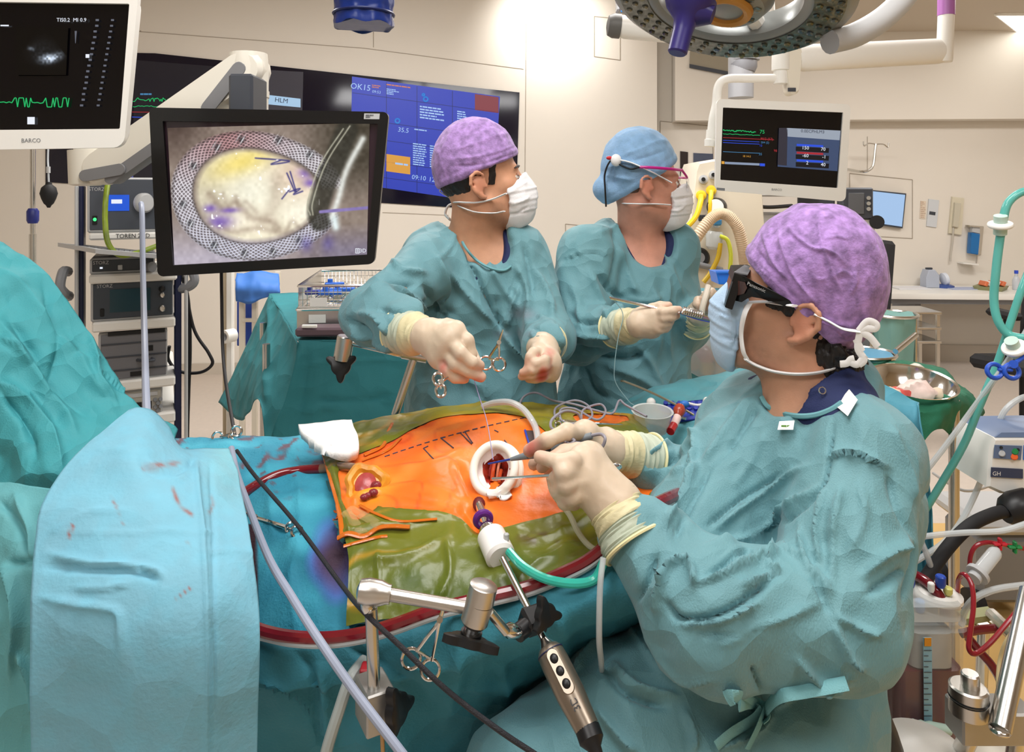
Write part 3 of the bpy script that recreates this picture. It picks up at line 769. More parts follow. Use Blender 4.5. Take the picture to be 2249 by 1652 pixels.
O('switch', bx(203, 473, 213, 492, dv-.004, .006, bev=.001), m_black, tt); O('power_light', MB().ell(W(208, 481, dv-.005), (.006, .004, .006)), emi('led_green', (60, 240, 120), 2.0), tt)
tt, dv = device('camera_control_unit', 'slim dark device between keyboard tray and second tower shelf', 200, 565, 340, 600, mat('slate_panel_b', (58, 62, 68), .4))
txt('brand_lettering', 'STORZ', W(222, 575, dv-.001), (1, 0, 0), (0, 0, 1), .017, m_lgrey, tt); O('button', bx(257, 581, 267, 592, dv-.003, .004), m_lgrey, tt)
O('knob', MB().cyl(W(327, 588, dv), W(327, 588, dv-.02), .018, n=20), m_grey, tt); dots('indicator', [(222, 586, 3, 2)], e_white, tt, dv)
tt, dv = device('insufflator', 'dark device with teal blank screen on the second tower shelf', 202, 617, 382, 703, mat('slate_panel_c', (66, 73, 82), .4))
O('display', bx(240, 634, 328, 684, dv-.002, .003, bev=0), mat('teal_glass', (44, 70, 80), .15), tt)
txt('brand_lettering', 'STORZ', W(230, 626, dv-.001), (1, 0, 0), (0, 0, 1), .017, m_lgrey, tt); O('switch', bx(219, 674, 228, 692, dv-.004, .006), m_black, tt)
for (x, y, r, m) in ((352, 638, 6, m_black), (352, 652, 6, m_steel), (352, 682, 7, m_steel)): O('port', MB().lathe([(r/F*dt, 0), (r/F*dt, .8), (r/F*dt*.5, 1)], W(x, y, dv), W(x, y, dv-.018), 16), m, tt)
tt, dv = device('recorder', 'grey recorder with drawer fronts on the third tower shelf', 218, 728, 368, 836, mat('recorder_grey', (112, 112, 116), .5))
for yy in (752, 780, 810): O('seam_strip', bx(222, yy, 364, yy+3, dv-.002, .004, bev=0), m_dgrey, tt)
for (x0, y0, x1, y1) in ((310, 762, 334, 774), (284, 817, 317, 827)): O('slot', bx(x0, y0, x1, y1, dv-.002, .004, bev=0), m_black, tt)
O('pull', MB().tube([W(300, 792, dv), W(306, 796, dv-.03), W(326, 796, dv-.03), W(332, 792, dv)], .006, 8), m_dgrey, tt)
O('vent_strip', bx(236, 727, 360, 735, dv-.003, .006, bev=0), m_black, tt)
tt, dv = device('printer', 'beige grey printer on the lowest visible tower shelf', 250, 858, 357, 915, mat('printer_beige', (172, 168, 158), .5))
O('display', bx(285, 886, 331, 902, dv-.002, .003, bev=0), m_black, tt); O('paper_slot', bx(268, 866, 344, 874, dv-.002, .004, bev=0), m_lgrey, tt)
for (x, y) in ((338, 884), (350, 884), (344, 892), (338, 900), (350, 900), (344, 908)): O('key', MB().cyl(W(x, y, dv), W(x, y, dv-.006), .007, n=10), m_grey, tt)
tt = T('keyboard_tray', 'pale grey keyboard tray sticking out left of the tower', 'tray')
q = [W(137, 546, dt-.22), W(338, 572, dt-.26), W(352, 552, dt+.15), W(180, 528, dt+.15)]
O('tray', MB().slab(q, (0, 0, -.014)), m_lgrey, tt)
mb = MB()
for i in range(4):
    for j in range(13):
        u0, v0 = .14+j*.058, .16+i*.17; f = lambda u, v: (np.array(q[0])*(1-u)+np.array(q[1])*u)*(1-v)+(np.array(q[3])*(1-u)+np.array(q[2])*u)*v
        mb.slab([f(u0, v0)+[0, 0, .004], f(u0+.046, v0)+[0, 0, .004], f(u0+.046, v0+.13)+[0, 0, .004], f(u0, v0+.13)+[0, 0, .004]], (0, 0, -.006))
O('keys', mb, m_grey, tt, kind='stuff')
# tape pack on the tower
tt = T('dressing_pack', 'flat round pack with white, blue and yellow bands on top of the tower', 'pack')
c = W(289, 404, dt+.12)
O('tray', MB().lathe([(.068, 0), (.078, .5), (.074, 1)], c, c+np.array([0, 0, .012]), 28), m_dgrey, tt)
O('yellow_band', MB().lathe([(.066, 0), (.068, 1)], c+[0, 0, .0125], c+[0, 0, .021], 28), mat('pack_yellow', (226, 170, 50), .5), tt)
O('blue_band', MB().lathe([(.066, 0), (.062, 1)], c+[0, 0, .0215], c+[0, 0, .038], 28), mat('pack_blue', (52, 60, 130), .5), tt)
O('white_top', MB().lathe([(.062, 0), (.05, .8), (.03, 1)], c+[0, 0, .0385], c+[0, 0, .056], 28), m_white, tt)
spin([o for o in ALLT if o.name.split('.')[0] in ('video_tower', 'light_source', 'camera_control_unit', 'insufflator', 'recorder', 'printer', 'keyboard_tray', 'dressing_pack')], W(290, 600, dt+.0), math.radians(26), .9)
# infusion pole and bulb at the left
tt = T('infusion_pole', 'thin grey pole with blue collar against the left wall', 'pole')
a, b = W(72, 320, 3.4), W(78, 590, 3.4)
O('lower_tube', MB().cyl([a[0], a[1], .04], [a[0], a[1], 1.45], .016), m_steel, tt); O('upper_tube', MB().cyl([a[0], a[1], 1.452], [a[0], a[1], 2.3], .012), m_steel, tt)
O('collar', MB().lathe([(.02, 0), (.026, .2), (.026, .8), (.018, 1)], [a[0], a[1], 1.5], [a[0], a[1], 1.57], 16), mat('collar_blue', (40, 48, 120), .4), tt)
O('base', MB().lathe([(.26, 0), (.26, .5), (.05, 1)], [a[0], a[1], 0], [a[0], a[1], .06], 24), m_grey, tt)
mb = MB()
for s_ in (-1, 1): mb.tube([[a[0], a[1], 2.29], [a[0]+s_*.09, a[1], 2.3], [a[0]+s_*.1, a[1], 2.34]], .006, 6)
O('hook', mb, m_steel, tt)
tt = T('inflation_bulb', 'black rubber bulb hanging on a clear line by the thin pole', 'bulb')
c = W(107, 428, 3.38)
O('bulb', MB().lathe([(.006, 0), (.012, .1), (.02, .16), (.03, .35), (.037, .55), (.03, .78), (.014, .9), (.012, 1)], c+[0, 0, -.06], c+[0, 0, .06], 20), m_rub, tt)
O('line', MB().tube([c+[0, 0, .06], W(106, 370, 3.38), W(106, 320, 3.39), [a[0]+.1, a[1], 2.31]], .004, 6), mat('clear_tube', (215, 220, 225), .2, alpha=.7), tt)
O('connector', MB().cyl(W(106, 380, 3.38), W(106, 366, 3.38), .009, n=10), m_lgrey, tt)
# ================================================================ right side and background
# ---- ceiling column and recessed far bits
t = T('ceiling_column', 'grey round ceiling column behind the small white display', 'column')
dc = 4.6
def cyl_px(mb, px, y0, y1, r_px, d, n=28, r1=None):
    return mb.cyl(W(px, y0, d), W(px, y1, d), r_px/F*d, None if r1 is None else r1/F*d, n)
m_cgrey = mat('column_grey', (150, 151, 155), .4)
mb = MB(); a = W(1627, 60, dc); mb.cyl([a[0], a[1], 3.5], [a[0], a[1], W(0, 215, dc)[2]], 27/F*dc, n=32); O('tube', mb, m_cgrey, t)
O('upper_sleeve', MB().lathe([(33/F*dc, 0), (33/F*dc, 1)], W(1634, 133, dc), [W(1634, 0, dc)[0], dc, 3.45], 32), m_cgrey, t)
O('collar', MB().lathe([(30/F*dc, 0), (31/F*dc, .5), (27/F*dc, 1)], W(1632, 134, dc), W(1630, 157, dc), 32), mat('column_dark', (126, 127, 132), .4), t)
for (x, y) in ((1607, 110),): O('blue_tape', MB().box(W(x, y, dc-.1), (.022, .012, .05), bev=.003), mat('tape_blue', (30, 130, 210), .5), t)
# ---- white display on the right with its ceiling arm
d = 3.0
t = T('anaesthesia_monitor', 'white framed display above the purple capped surgeon showing traces', 'monitor')
out = rquad([W(1574, 217, d), W(1869, 229, d), W(1857, 443, d), W(1571, 418, d)], .022)
inn = rquad([W(1588, 236, d), W(1852, 247, d), W(1840, 413, d), W(1582, 395, d)], .003)
O('bezel', MB().ring(out, inn, (0, .014, 0)), m_white, t)
O('back_cover', MB().slab([p+np.array([0, .015, 0]) for p in inset(out, .95)], (0, .06, 0), .01), m_white, t)
scr = O('screen', MB().slab([p+np.array([0, .009, 0]) for p in inn], (0, .004, 0)), m_scr, t)
ds = d+.006
def sy(x, y): return y+.045*(x-1585)
mb = MB(); rs = np.random.RandomState(2)
wave(mb, [(1588+i*1.6, sy(1588+i*1.6, 284+rs.rand()*5)) for i in range(46)], 1.6, d=ds); O('green_trace', mb, e_green, scr)
mb = MB(); wave(mb, [(1588+i*3, sy(1588+i*3, 293+rs.rand()*1.5)) for i in range(28)], 1.2, d=ds); O('green_trace', mb, e_green, scr)
for yy, m, x1 in ((302, e_red, 1700), (308, e_blue, 1668), (313, e_blue, 1668), (333, e_cyan, 1668)):
    mb = MB(); wave(mb, [(1588, sy(1588, yy)), (x1, sy(x1, yy))], 1.1, d=ds); O('trace', mb, m, scr)
mb = MB(); flat(mb, [(1592, sy(1592, 355)), (1668, sy(1668, 355)), (1668, sy(1668, 360)), (1592, sy(1592, 360))], .003, None, ds); O('status_bar', mb, emi('status_pale', (150, 165, 190), .8), scr)
mb = MB(); flat(mb, [(1585, sy(1585, 354)), (1591, sy(1591, 354)), (1591, sy(1591, 360)), (1585, sy(1585, 360))], .003, None, ds); O('status_mark', mb, e_yel, scr)
mb = MB(); flat(mb, [(1669, sy(1669, 355)), (1680, sy(1680, 355)), (1680, sy(1680, 361)), (1669, sy(1669, 361))], .003, None, ds); O('status_mark', mb, e_blue, scr)
for s_, x, y, sz, m in (('75', 1674, 286, .022, e_green), ('90/2 (57)', 1684, 301, .014, e_red), ('204 (2)', 1680, 309, .012, e_cyan), ('12', 1671, 316, .012, e_blue), ('98', 1703, 326, .014, e_red), ('35', 1670, 335, .014, e_cyan), ('18 14-2', 1640, 341, .011, e_yel)):
    txt('lettering', s_, W(x, sy(x, y), ds-.004), (1, 0, -.045), (0, 0, 1), sz, m, scr)
O('camera_picture', flat(MB(), [(1711, 284), (1846, 291), (1839, 376), (1708, 366)], .002, None, ds), emi('video_blue', (66, 84, 120), .8), scr)
O('case_band', flat(MB(), [(1728, 281), (1846, 287), (1844, 308), (1730, 300)], .0035, None, ds), emi('video_pale', (170, 180, 195), .8), scr)
O('case_side', flat(MB(), [(1711, 281), (1730, 281), (1728, 364), (1708, 362)], .0035, None, ds), emi('video_dark', (60, 58, 72), .6), scr)
txt('lettering', '0.0ECPHLM3', W(1785, 289, ds-.006), (1, 0, -.05), (0, 0, 1), .018, m_navy, scr)
for i, (y, m) in enumerate(((316, e_blue), (333, e_red), (350, e_blue))):
    O('value_field', flat(MB(), [(1748, y+6), (1821, y+9.5), (1820, y+20), (1748, y+16)], .0035, None, ds), emi('video_black', (16, 18, 30), .5), scr)
    O('value_strip', flat(MB(), [(1750, y), (1808, y+3), (1808, y+7.5), (1750, y+4.5)], .0045, None, ds), m, scr)
for s_, x, y in (('150', 1769, 325), ('70', 1808, 328), ('-60', 1769, 342), ('-1', 1810, 345), ('2', 1773, 358), ('40', 1808, 362)):
    txt('lettering', s_, W(x, y, ds-.006), (1, 0, -.05), (0, 0, 1), .02, e_white, scr)
txt('brand_lettering', 'BARCO', W(1706, 417, d-.001), (1, 0, -.06), (0, 0, 1), .013, mat('print_grey', (120, 122, 126), .6), t)
O('sticker', flat(MB(), [(1574, 412), (1592, 413.5), (1592, 419), (1574, 417.5)], .001, None, d), m_grey, t)
t = T('display_arm', 'white ceiling arm with purple banded post holding the small right display', 'arm')
dm = 3.1
mb = MB(); mb.tube([W(1722, 172, dm), W(1640, 172, dm), W(1596, 174, dm), W(1578, 190, dm), W(1573, 230, dm), W(1566, 262, dm), W(1562, 300, dm)], .019, 12); O('bent_tube', mb, m_white, t)
O('tube_end', MB().lathe([(.025, 0), (.027, .4), (.022, .45), (.022, 1)], W(1560, 322, dm), W(1563, 286, dm), 16), m_white, t)
O('bracket', MB().tube([W(1561, 300, dm), W(1575, 305, dm+.03), W(1600, 312, dm+.03)], .016, 10), m_white, t)
O('knuckle', MB().lathe([(16/F*dm, 0), (16/F*dm, .42), (20/F*dm, .45), (20/F*dm, 1)], W(1715, 184, dm), W(1716, 118, dm), 24), m_white, t)
mb = MB(); lozenge(mb, (1742, 116), (1745, 196), 22, 11, .08, dm-.03, .008); O('drop_bracket', mb, m_cream, t)
O('bracket_slot', MB().box(W(1739, 197, dm-.031), (.022*1.5, .004, .016)), m_dgrey, t)
mb = MB(); A_, B_ = W(1752, 128, dm), W(2070, 112, dm+.1); x, y, z = frame(B_-A_); R = []
for k, r in ((0, .052), (.03, .058), (.97, .056), (1, .05)):
    c_ = A_+(B_-A_)*k; tt_ = np.arange(20)*2*PI/20; R.append(c_+r*(.62*np.outer(np.cos(tt_), x)+np.outer(np.sin(tt_), y)))
mb.rings(R); O('spring_beam', mb, m_white, t)
O('end_post', MB().lathe([(16/F*dm, 0), (17/F*dm, .05), (17/F*dm, 1)], W(2074, 136, dm+.1), W(2078, 34, dm+.1), 24), m_white, t)
O('purple_band', MB().lathe([(18/F*dm, 0), (18/F*dm, 1)], W(2078, 34, dm+.1), W(2079, -40, dm+.1), 24), mat('band_purple', (170, 108, 176), .4), t)
a = W(2079, -40, dm+.1); O('drop_tube', MB().cyl(a, [a[0], a[1], 3.5], 14/F*dm, n=20), m_white, t)
# ---- surgical lamp
t = T('surgical_lamp', 'large ring shaped surgical lamp head with dark purple grip at top', 'lamp')
dl = 1.75
C0 = W(1592, 8, dl); ax = nrm([.22, -.60, .72])
ax = nrm([.22, .27, .9])
ux, uy, uz = frame(ax); 
# ring centred slightly up; radius so that its rim meets the photographed outline
Rr = .275
C0 = W(1600, -8, 1.72)
def ringpt(a, r, h): return C0+r*(math.cos(a)*ux+math.sin(a)*uy)+h*uz
n = 72; prof = [(.285, .03), (.27, .065), (.22, .075), (.175, .06), (.165, .02), (.168, -.004), (.186, -.012), (.262, -.012), (.283, .002)]
R = [[ringpt(2*PI*i/n, r, h) for r, h in prof] for i in range(n)]
m_lamp = mat('lamp_shell', (142, 145, 143), .3, .3)
O('ring_shell', MB().rings([np.array(q) for q in R], closed=True), m_lamp, t)
mb = MB(); R = [[ringpt(2*PI*i/n, r, h) for r, h in ((.258, -.0135), (.19, -.0135), (.19, -.016), (.258, -.016))] for i in range(n)]; mb.rings([np.array(q) for q in R], closed=True)
lens = O('lens_ring', mb, mat('lens_grey', (112, 116, 110), .15, .4, bump=.6, bsc=55, var=.5, vsc=60), t)
rs = np.random.RandomState(4)
lm = [mat('lens_'+c, rgb, .08, .35) for c, rgb in (('smoke', (78, 84, 80)), ('steel', (128, 132, 126)), ('blue', (96, 114, 128)), ('olive', (112, 112, 90)))]
for row, (r, k) in enumerate(((.202, 34), (.224, 38), (.246, 42))):
    for i in range(k):
        a_ = 2*PI*(i+.5*row)/k; c_ = ringpt(a_, r, -.016)
        O('lens', MB().lathe([(.0085, 0), (.0085, .5), (.005, 1)], c_, c_-uz*.006, 6), lm[rs.choice(4, p=[.45, .3, .12, .13])], lens)
mb = MB()
for k in range(3):
    a_ = 2*PI*k/3+.5; mb.tube([ringpt(a_, .06, .03), ringpt(a_, .17, .03)], .022, 10, 0)
O('spokes', mb, m_white, t, kind='stuff')
mb = MB(); mb.lathe([(.02, -.3), (.085, -.15), (.105, .2), (.1, .8), (.05, 1)], C0-uz*.02, C0+uz*.06, 36); hub = O('hub', mb, m_lamp, t)
for k in range(9):
    a_ = 2*PI*k/9; c_ = ringpt(a_, .066, -.0325); O('lens', MB().lathe([(.014, 0), (.014, .6), (.008, 1)], c_, c_-uz*.006, 6), lm[k % 2], lens)
m_pur = mat('grip_purple', (46, 38, 106), .35, bump=.25, bsc=25, alpha=1)
g0 = W(1518, -4, 1.62); g1 = W(1487, 118, 1.60)
gd = nrm(g1-g0)
O('grip_cover', MB().lathe([(.02, 0), (.058, .05), (.05, .2), (.036, .32), (.026, .42), (.022, .6), (.0215, .97), (.018, 1)], g0, g1, 28), m_pur, t)
O('grip_flange', MB().lathe([(.03, 0), (.034, .5), (.02, 1)], W(1510, 20, 1.62), W(1566, 34, 1.6), 16), m_pur, t)
O('amber_ring', MB().torus(C0-uz*.04, uz, .05, .012, 24, 8), mat('amber_rubber', (196, 140, 60), .4), t)
mb = MB(); mb.tube([W(1822, 92, 1.74), W(1880, 76, 1.77), W(1945, 36, 1.83), W(1998, -22, 1.9), W(2030, -90, 1.96), W(2040, -160, 2.0)], .03, 14); O('yoke', mb, m_lgrey, t)
mb = MB(); mb.tube([ringpt(PI*1.02, .27, .03), W(1330, -60, 1.85), W(1500, -260, 1.9), W(2000, -260, 2.0), W(2040, -160, 2.0)], .03, 14); O('yoke_far', mb, m_lgrey, t)
a = W(2040, -160, 2.0); O('ceiling_post', MB().cyl(a, [a[0], a[1], 3.5], .035, n=20), m_white, t)
t = T('lamp_arm', 'white lamp arm with dark grey end cap passing behind the ring lamp', 'arm')
dr = 3.2
A_, B_ = W(1362, 58, dr), W(1640, 92, dr); 
mb = MB(); mb.lathe([(24/F*dr, 0), (26/F*dr, .05), (22/F*dr, .5), (17/F*dr, 1)], A_, B_, 24); O('beam', mb, m_white, t)
mb = MB(); mb.lathe([(8/F*dr, -.35), (22/F*dr, -.2), (27/F*dr, .3), (27/F*dr, 1)], W(1340, 56, dr), A_, 24); O('end_cap', mb, mat('cap_grey', (96, 95, 92), .5), t)
a = W(1640, 92, dr); O('drop_tube', MB().tube([a, W(1680, 60, dr+.2), W(1682, -20, dr+.2), W(1682, -280, dr+.2)], .04, 12), m_white, t)
t = T('far_column', 'grey block with blue tape near the lamp arm end, up by the ceiling', 'column')
a = W(1372, 20, 4.4); O('body', MB().box([a[0], a[1], (a[2]+3.5)/2-.02], (.1, .1, 3.5-a[2]), bev=.01), m_cgrey, t); O('blue_tape', MB().box(W(1369, 14, 4.33), (.03, .012, .07), bev=.003), mat('tape_blue', (30, 130, 210), .5), t)
t = T('grip_bag', 'dark blue sterile bag cover hanging from the top edge of the picture', 'cover')
db = 1.9
c0, c1 = W(801, -40, db), W(799, 58, db)
m_bag = mat('bag_blue', (14, 40, 110), .3, bump=.4, bsc=18)
mb = MB(); R = []
for k in np.linspace(0, 1, 16):
    c_ = c0+(c1-c0)*k; a_ = np.arange(48)*2*PI/48; r = (.079-.004*k)*(1+.018*np.sin(a_*9+k*5)+.015*np.sin(a_*14-k*9)+.03*(k > .9)-.02*(abs(k-.62) < .06)); R.append(c_+np.stack([r*np.cos(a_), r*np.sin(a_), .004*np.sin(a_*6)], 1))
mb.rings(R); O('bag', mb, m_bag, t)
O('band', MB().torus(W(799, 32, db), (0, 0, 1), .077, .004, 40, 6), mat('bag_blue_dark', (10, 28, 84), .4), t)
a = W(801, -40, db); O('lamp_post', MB().cyl(a, [a[0], a[1], 3.5], .03, n=16), m_white, t)
# ---- anaesthesia machine
t = T('anaesthesia_machine', 'cream anaesthesia column with yellow gas hoses behind the blue capped person', 'machine')
dn = 4.3
def bxn(name, x0, y0, x1, y1, d0, dep, m, par, bev=.01): return O(name, bx(x0, y0, x1, y1, d0, dep, bev=bev), m, par)
m_mach = mat('machine_cream', (222, 214, 196), .4)
mb = MB(); mb.slab([W(1530, 372, dn), W(1536, 356, dn), W(1566, 350, dn), W(1670, 352, dn), W(1690, 640, dn), W(1660, 880, dn), W(1480, 880, dn), W(1500, 620, dn)], (0, .4, 0), .012); O('body', mb, m_mach, t)
for x in (1500, 1650): O('foot', MB().box([W(x, 0, dn)[0], dn+.2, (W(0, 880, dn)[2])/2], (.12, .36, W(0, 880, dn)[2]), bev=.01), m_grey, t)
for (x, y) in ((1545, 394), (1567, 384)): 
    O('socket', MB().lathe([(.026, 0), (.026, .6), (.016, .62), (.016, 1)], W(x, y, dn), W(x, y, dn-.03), 20), m_lgrey, t); O('socket_hole', MB().cyl(W(x, y, dn-.03), W(x, y, dn-.034), .012), m_black, t)
m_yel = mat('gas_yellow', (238, 200, 40), .4)
for (x, y) in ((1540, 429), (1562, 418)):
    O('gas_plug', MB().lathe([(.03, 0), (.03, .35), (.018, .4), (.018, 1)], W(x, y, dn), W(x, y, dn-.05), 20), m_yel, t)
O('yellow_hose', MB().tube([W(1540, 430, dn-.05), W(1538, 446, dn-.09), W(1527, 478, dn-.12), W(1496, 512, dn-.12), W(1484, 532, dn-.1)], .016, 10), m_yel, t)
O('yellow_hose', MB().tube([W(1562, 420, dn-.05), W(1561, 440, dn-.08), W(1559, 480, dn-.08)], .014, 10), m_yel, t)
O('yellow_hose', MB().tube([W(1582, 534, dn-.1), W(1577, 566, dn-.1), W(1560, 600, dn-.1), W(1545, 620, dn-.1)], .014, 10), mat('gas_amber', (204, 172, 40), .4), t)
O('lime_hose', MB().tube([W(1580, 518, dn-.1), W(1598, 528, dn-.1), W(1605, 560, dn-.1), W(1603, 594, dn-.1)], .012, 10), mat('gas_lime', (206, 214, 70), .4), t)
O('gauge', MB().lathe([(.055, 0), (.055, .8), (.048, 1)], W(1576, 455, dn-.02), W(1572, 455, dn-.1), 28), m_black, t)
O('gauge_dial', MB().cyl(W(1572, 455, dn-.1), W(1571.6, 455, dn-.104), .046, n=28), m_white, t)
O('regulator', MB().lathe([(.02, 0), (.035, .2), (.03, .5), (.04, .7), (.025, 1)], W(1573, 500, dn-.05), W(1574, 468, dn-.05), 16), m_steel, t)
O('flow_cup', MB().lathe([(.03, 0), (.045, .15), (.052, .8), (.04, 1)], W(1567, 548, dn-.06), W(1571, 508, dn-.06), 20), mat('cup_clear', (200, 205, 205), .15, alpha=.75), t)
O('valve_cap', MB().box(W(1575, 488, dn-.1), (.05, .03, .04), bev=.008), mat('valve_blue', (60, 130, 180), .5), t)
O('suction_knob', MB().lathe([(.06, 0), (.06, .5), (.05, 1)], W(1536, 566, dn), W(1536, 566, dn-.03), 28), m_black, t); O('knob_face', MB().cyl(W(1536, 566, dn-.03), W(1536, 566, dn-.034), .032, n=24), m_grey, t)
O('rail', MB().cyl(W(1525, 579, dn-.04), W(1586, 594, dn-.04), .018), m_grey, t)
hp = [W(1500, 580, dn-.16), W(1522, 534, dn-.2), W(1560, 482, dn-.2), W(1590, 470, dn-.2), W(1618, 496, dn-.2), W(1632, 545, dn-.18), W(1636, 580, dn-.16)]
P_ = smooth(hp, 24); O('corrugated_hose', MB().tube(P_, [.034 if i % 2 else .03 for i in range(len(P_))], 12, 0), mat('hose_beige', (214, 192, 164), .5), t)
O('vent_grille', bx(1534, 472, 1560, 486, dn-.004, .01), m_dgrey, t)
# dark screens behind that machine
t = T('far_wall_screen', 'dark upright window slits in the wall right of the blue capped head', 'window')
for (x0, y0, x1, y1) in ((1494, 332, 1511, 398), (1523, 336, 1566, 402)):
    q = [PR.at(x0, y0, .01), PR.at(x1, y0+2, .01), PR.at(x1, y1+2, .01), PR.at(x0, y1, .01)]
    O('dark_pane', MB().slab(q, -nR*.009), mat('slit_dark', (52, 44, 44) if x0 < 1500 else (84, 92, 112), .2) if x0 < 1500 else mat('slit_blue', (84, 92, 112), .2), t)
# basket with wire at 1490,480
t = T('wire_basket', 'small wire basket standing behind the neck of the blue capped person', 'basket')
mb = MB(); db_ = 4.9
for x in range(1462, 1528, 8): mb.tube([W(x, 460, db_), W(x+3, 505, db_)], .003, 4, 0)
for y in range(460, 508, 7): mb.tube([W(1462, y, db_), W(1528, y+2, db_)], .003, 4, 0)
O('wire_front', mb, m_steel, t, kind='stuff')
mb = MB(); mb.box(W(1495, 508, db_+.12), (.2, .24, .012)); O('shelf_board', mb, m_lgrey, t); a = W(1495, 508, db_+.12); O('stand', MB().cyl([a[0], a[1], .02], a, .025), m_grey, t); O('foot', MB().box([a[0], a[1], .015], (.3, .3, .03), bev=.01), m_grey, t)
# ---- anaesthesia workstation with screens behind the surgeon's cap
t = T('monitor_workstation', 'grey equipment trolley with dark screens behind the purple cap', 'trolley')
dw = 4.86
bxn('body', 1640, 470, 1920, 700, dw, .5, m_lgrey, t); bxn('shelf', 1620, 425, 1800, 432, dw-.1, .5, m_lgrey, t); bxn('top_tray', 1820, 480, 1925, 510, dw-.08, .4, m_white, t)
bxn('plinth', 1640, 701, 1920, 960, dw, .5, m_grey, t)
bxn('dark_screen', 1755, 430, 1835, 470, dw-.06, .04, m_dgrey, t)
sc_ = bxn('console_screen', 1850, 412, 1919, 482, dw-.1, .09, m_dgrey, t); bxn('screen_glass', 1864, 424, 1898, 470, dw-.105, .006, mat('glass_slate', (92, 94, 98), .2), sc_, .001)
for y in (435, 447, 459): O('dial', MB().cyl(W(1908, y, dw-.1), W(1908, y, dw-.115), .013), m_steel, sc_)
O('absorber', MB().lathe([(.05, 0), (.05, .3), (.055, .35), (.055, .7), (.04, 1)], W(1924, 580, dw-.12), W(1920, 520, dw-.12), 20), mat('cup_clear', (200, 205, 205), .15, alpha=.75), t)
O('bellows', MB().lathe([(.06, 0), (.07, .2), (.06, .4), (.07, .6), (.05, 1)], W(1905, 566, dw-.1), W(1900, 516, dw-.1), 20), m_dgrey, t)
O('round_knob', MB().cyl(W(1926, 488, dw-.085), W(1926, 488, dw-.12), .045, n=20), m_black, t)
O('black_arm', MB().lathe([(.09, 0), (.1, .1), (.03, .2), (.028, 1)], W(1638, 424, dw-.2), W(1638, 470, dw-.2), 20), m_black, t)
O('cable', MB().tube([W(1640, 445, dw-.15), W(1680, 455, dw-.15), W(1740, 452, dw-.12)], .012, 8), m_black, t)
O('lime_hose', MB().tube([W(1922, 640, dw-.15), W(1938, 650, dw-.15), W(1942, 675, dw-.15), W(1926, 700, dw-.15)], .016, 10), mat('gas_lime', (206, 214, 70), .4), t)
# ---- pale blue computer screen on the desk wall
t = T('desk_screen', 'thin screen with pale blue page on the desk wall', 'monitor')
q = [PR.at(1916, 420, .06), PR.at(1988, 428, .06), PR.at(1981, 498, .06), PR.at(1912, 488, .06)]
O('frame', MB().slab([PR.at(1913, 417, .05), PR.at(1991, 425, .05), PR.at(1983, 502, .05), PR.at(1909, 491, .05)], -nR*.04, .004), m_dgrey, t)
O('page', MB().slab(q, -nR*.008), emi('page_blue', (168, 200, 238), .95), t)
# ---- desk
t = T('wall_desk_unit', 'white worktop running along the far right wall', 'desk')
def PRd(px, y, out, z):
    p = PR.at(px, y, out); return np.array([p[0], p[1], z])
zt = W(0, 632, 6.9)[2]
q = [PRd(1955, 600, .02, zt), PRd(2420, 600, .02, zt), PRd(2420, 600, .62, zt), PRd(1955, 600, .62, zt)]
O('worktop', MB().slab(q, (0, 0, -.05), .004), m_white, t)
q2 = [PRd(1955, 600, .02, zt-.051), PRd(2420, 600, .02, zt-.051), PRd(2420, 600, .58, zt-.051), PRd(1955, 600, .58, zt-.051)]
O('apron', MB().slab(q2, (0, 0, -.045)), m_grey, t)
for px in (1990, 2380):
    a = PRd(px, 600, .3, 0); O('support', MB().box([a[0], a[1], (zt-.1)/2], (.05, .4, zt-.1)), m_grey, t)
def on_desk(px, out): return PRd(px, 600, out, zt)
t = T('nebuliser', 'small pale grey pump with blue wheel on the white worktop', 'device')
a = on_desk(2055, .22); O('body', MB().slab([a+[-.085, 0, 0], a+[.04, 0, 0], a+[.04, 0, .12], a+[.0, 0, .17], a+[-.06, 0, .17], a+[-.085, 0, .1]], (0, .12, 0), .008), mat('pump_pale', (176, 184, 200), .4), t)
O('handle', MB().box(a+[-.03, .06, .179], (.06, .03, .018), bev=.005), m_dgrey, t)
a2 = a+np.array([.11, .04, .0]); O('wheel_base', MB().lathe([(.08, 0), (.08, .6), (.05, 1)], a2, a2+[0, 0, .03], 24), mat('pump_blue', (60, 84, 150), .4), t); O('wheel', MB().lathe([(.03, 0), (.06, .2), (.06, .7), (.03, 1)], a2+[-.03, .0, .075], a2+[.03, 0, .085], 24), mat('pump_white', (214, 220, 232), .4), t)
t = T('paper_sheets', 'flat pale blue papers on the worktop right of the small pump', 'papers')
a = on_desk(2122, .25); O('sheet', MB().box(a+[0, 0, .004], (.34, .16, .006)), mat('paper_blue', (176, 186, 214), .6), t)
t = T('paper_stack', 'white papers on the worktop at the left end beside the chair', 'papers')
a = on_desk(1998, .25); O('sheet', MB().box(a+[0, 0, .005], (.3, .2, .008)), mat('paper_white', (226, 226, 230), .6), t)
t = T('specimen_tray', 'olive tray with white and orange packs on the worktop', 'tray')
a = on_desk(2176, .3); O('tray', MB().lathe([(.15, 0), (.17, 1)], a, a+[0, 0, .035], 4), mat('tray_olive', (140, 140, 100), .5), t)
for i in range(5): O('pack', MB().box(a+[-.08+i*.04, -.02+.02*(i % 2), .06], (.03, .1, .045), rotm((0, 1, 0), .4), bev=.004), m_white if i % 2 else mat('pack_orange', (220, 120, 80), .5), t)
t = T('water_bottle', 'clear bottle with blue cap at the right end of the worktop', 'bottle')
a = on_desk(2232, .3); O('bottle', MB().lathe([(.03, 0), (.033, .1), (.033, .6), (.02, .8), (.014, .85), (.014, 1)], a, a+[0, 0, .15], 18), mat('bottle_clear', (214, 222, 232), .1, alpha=.6), t)
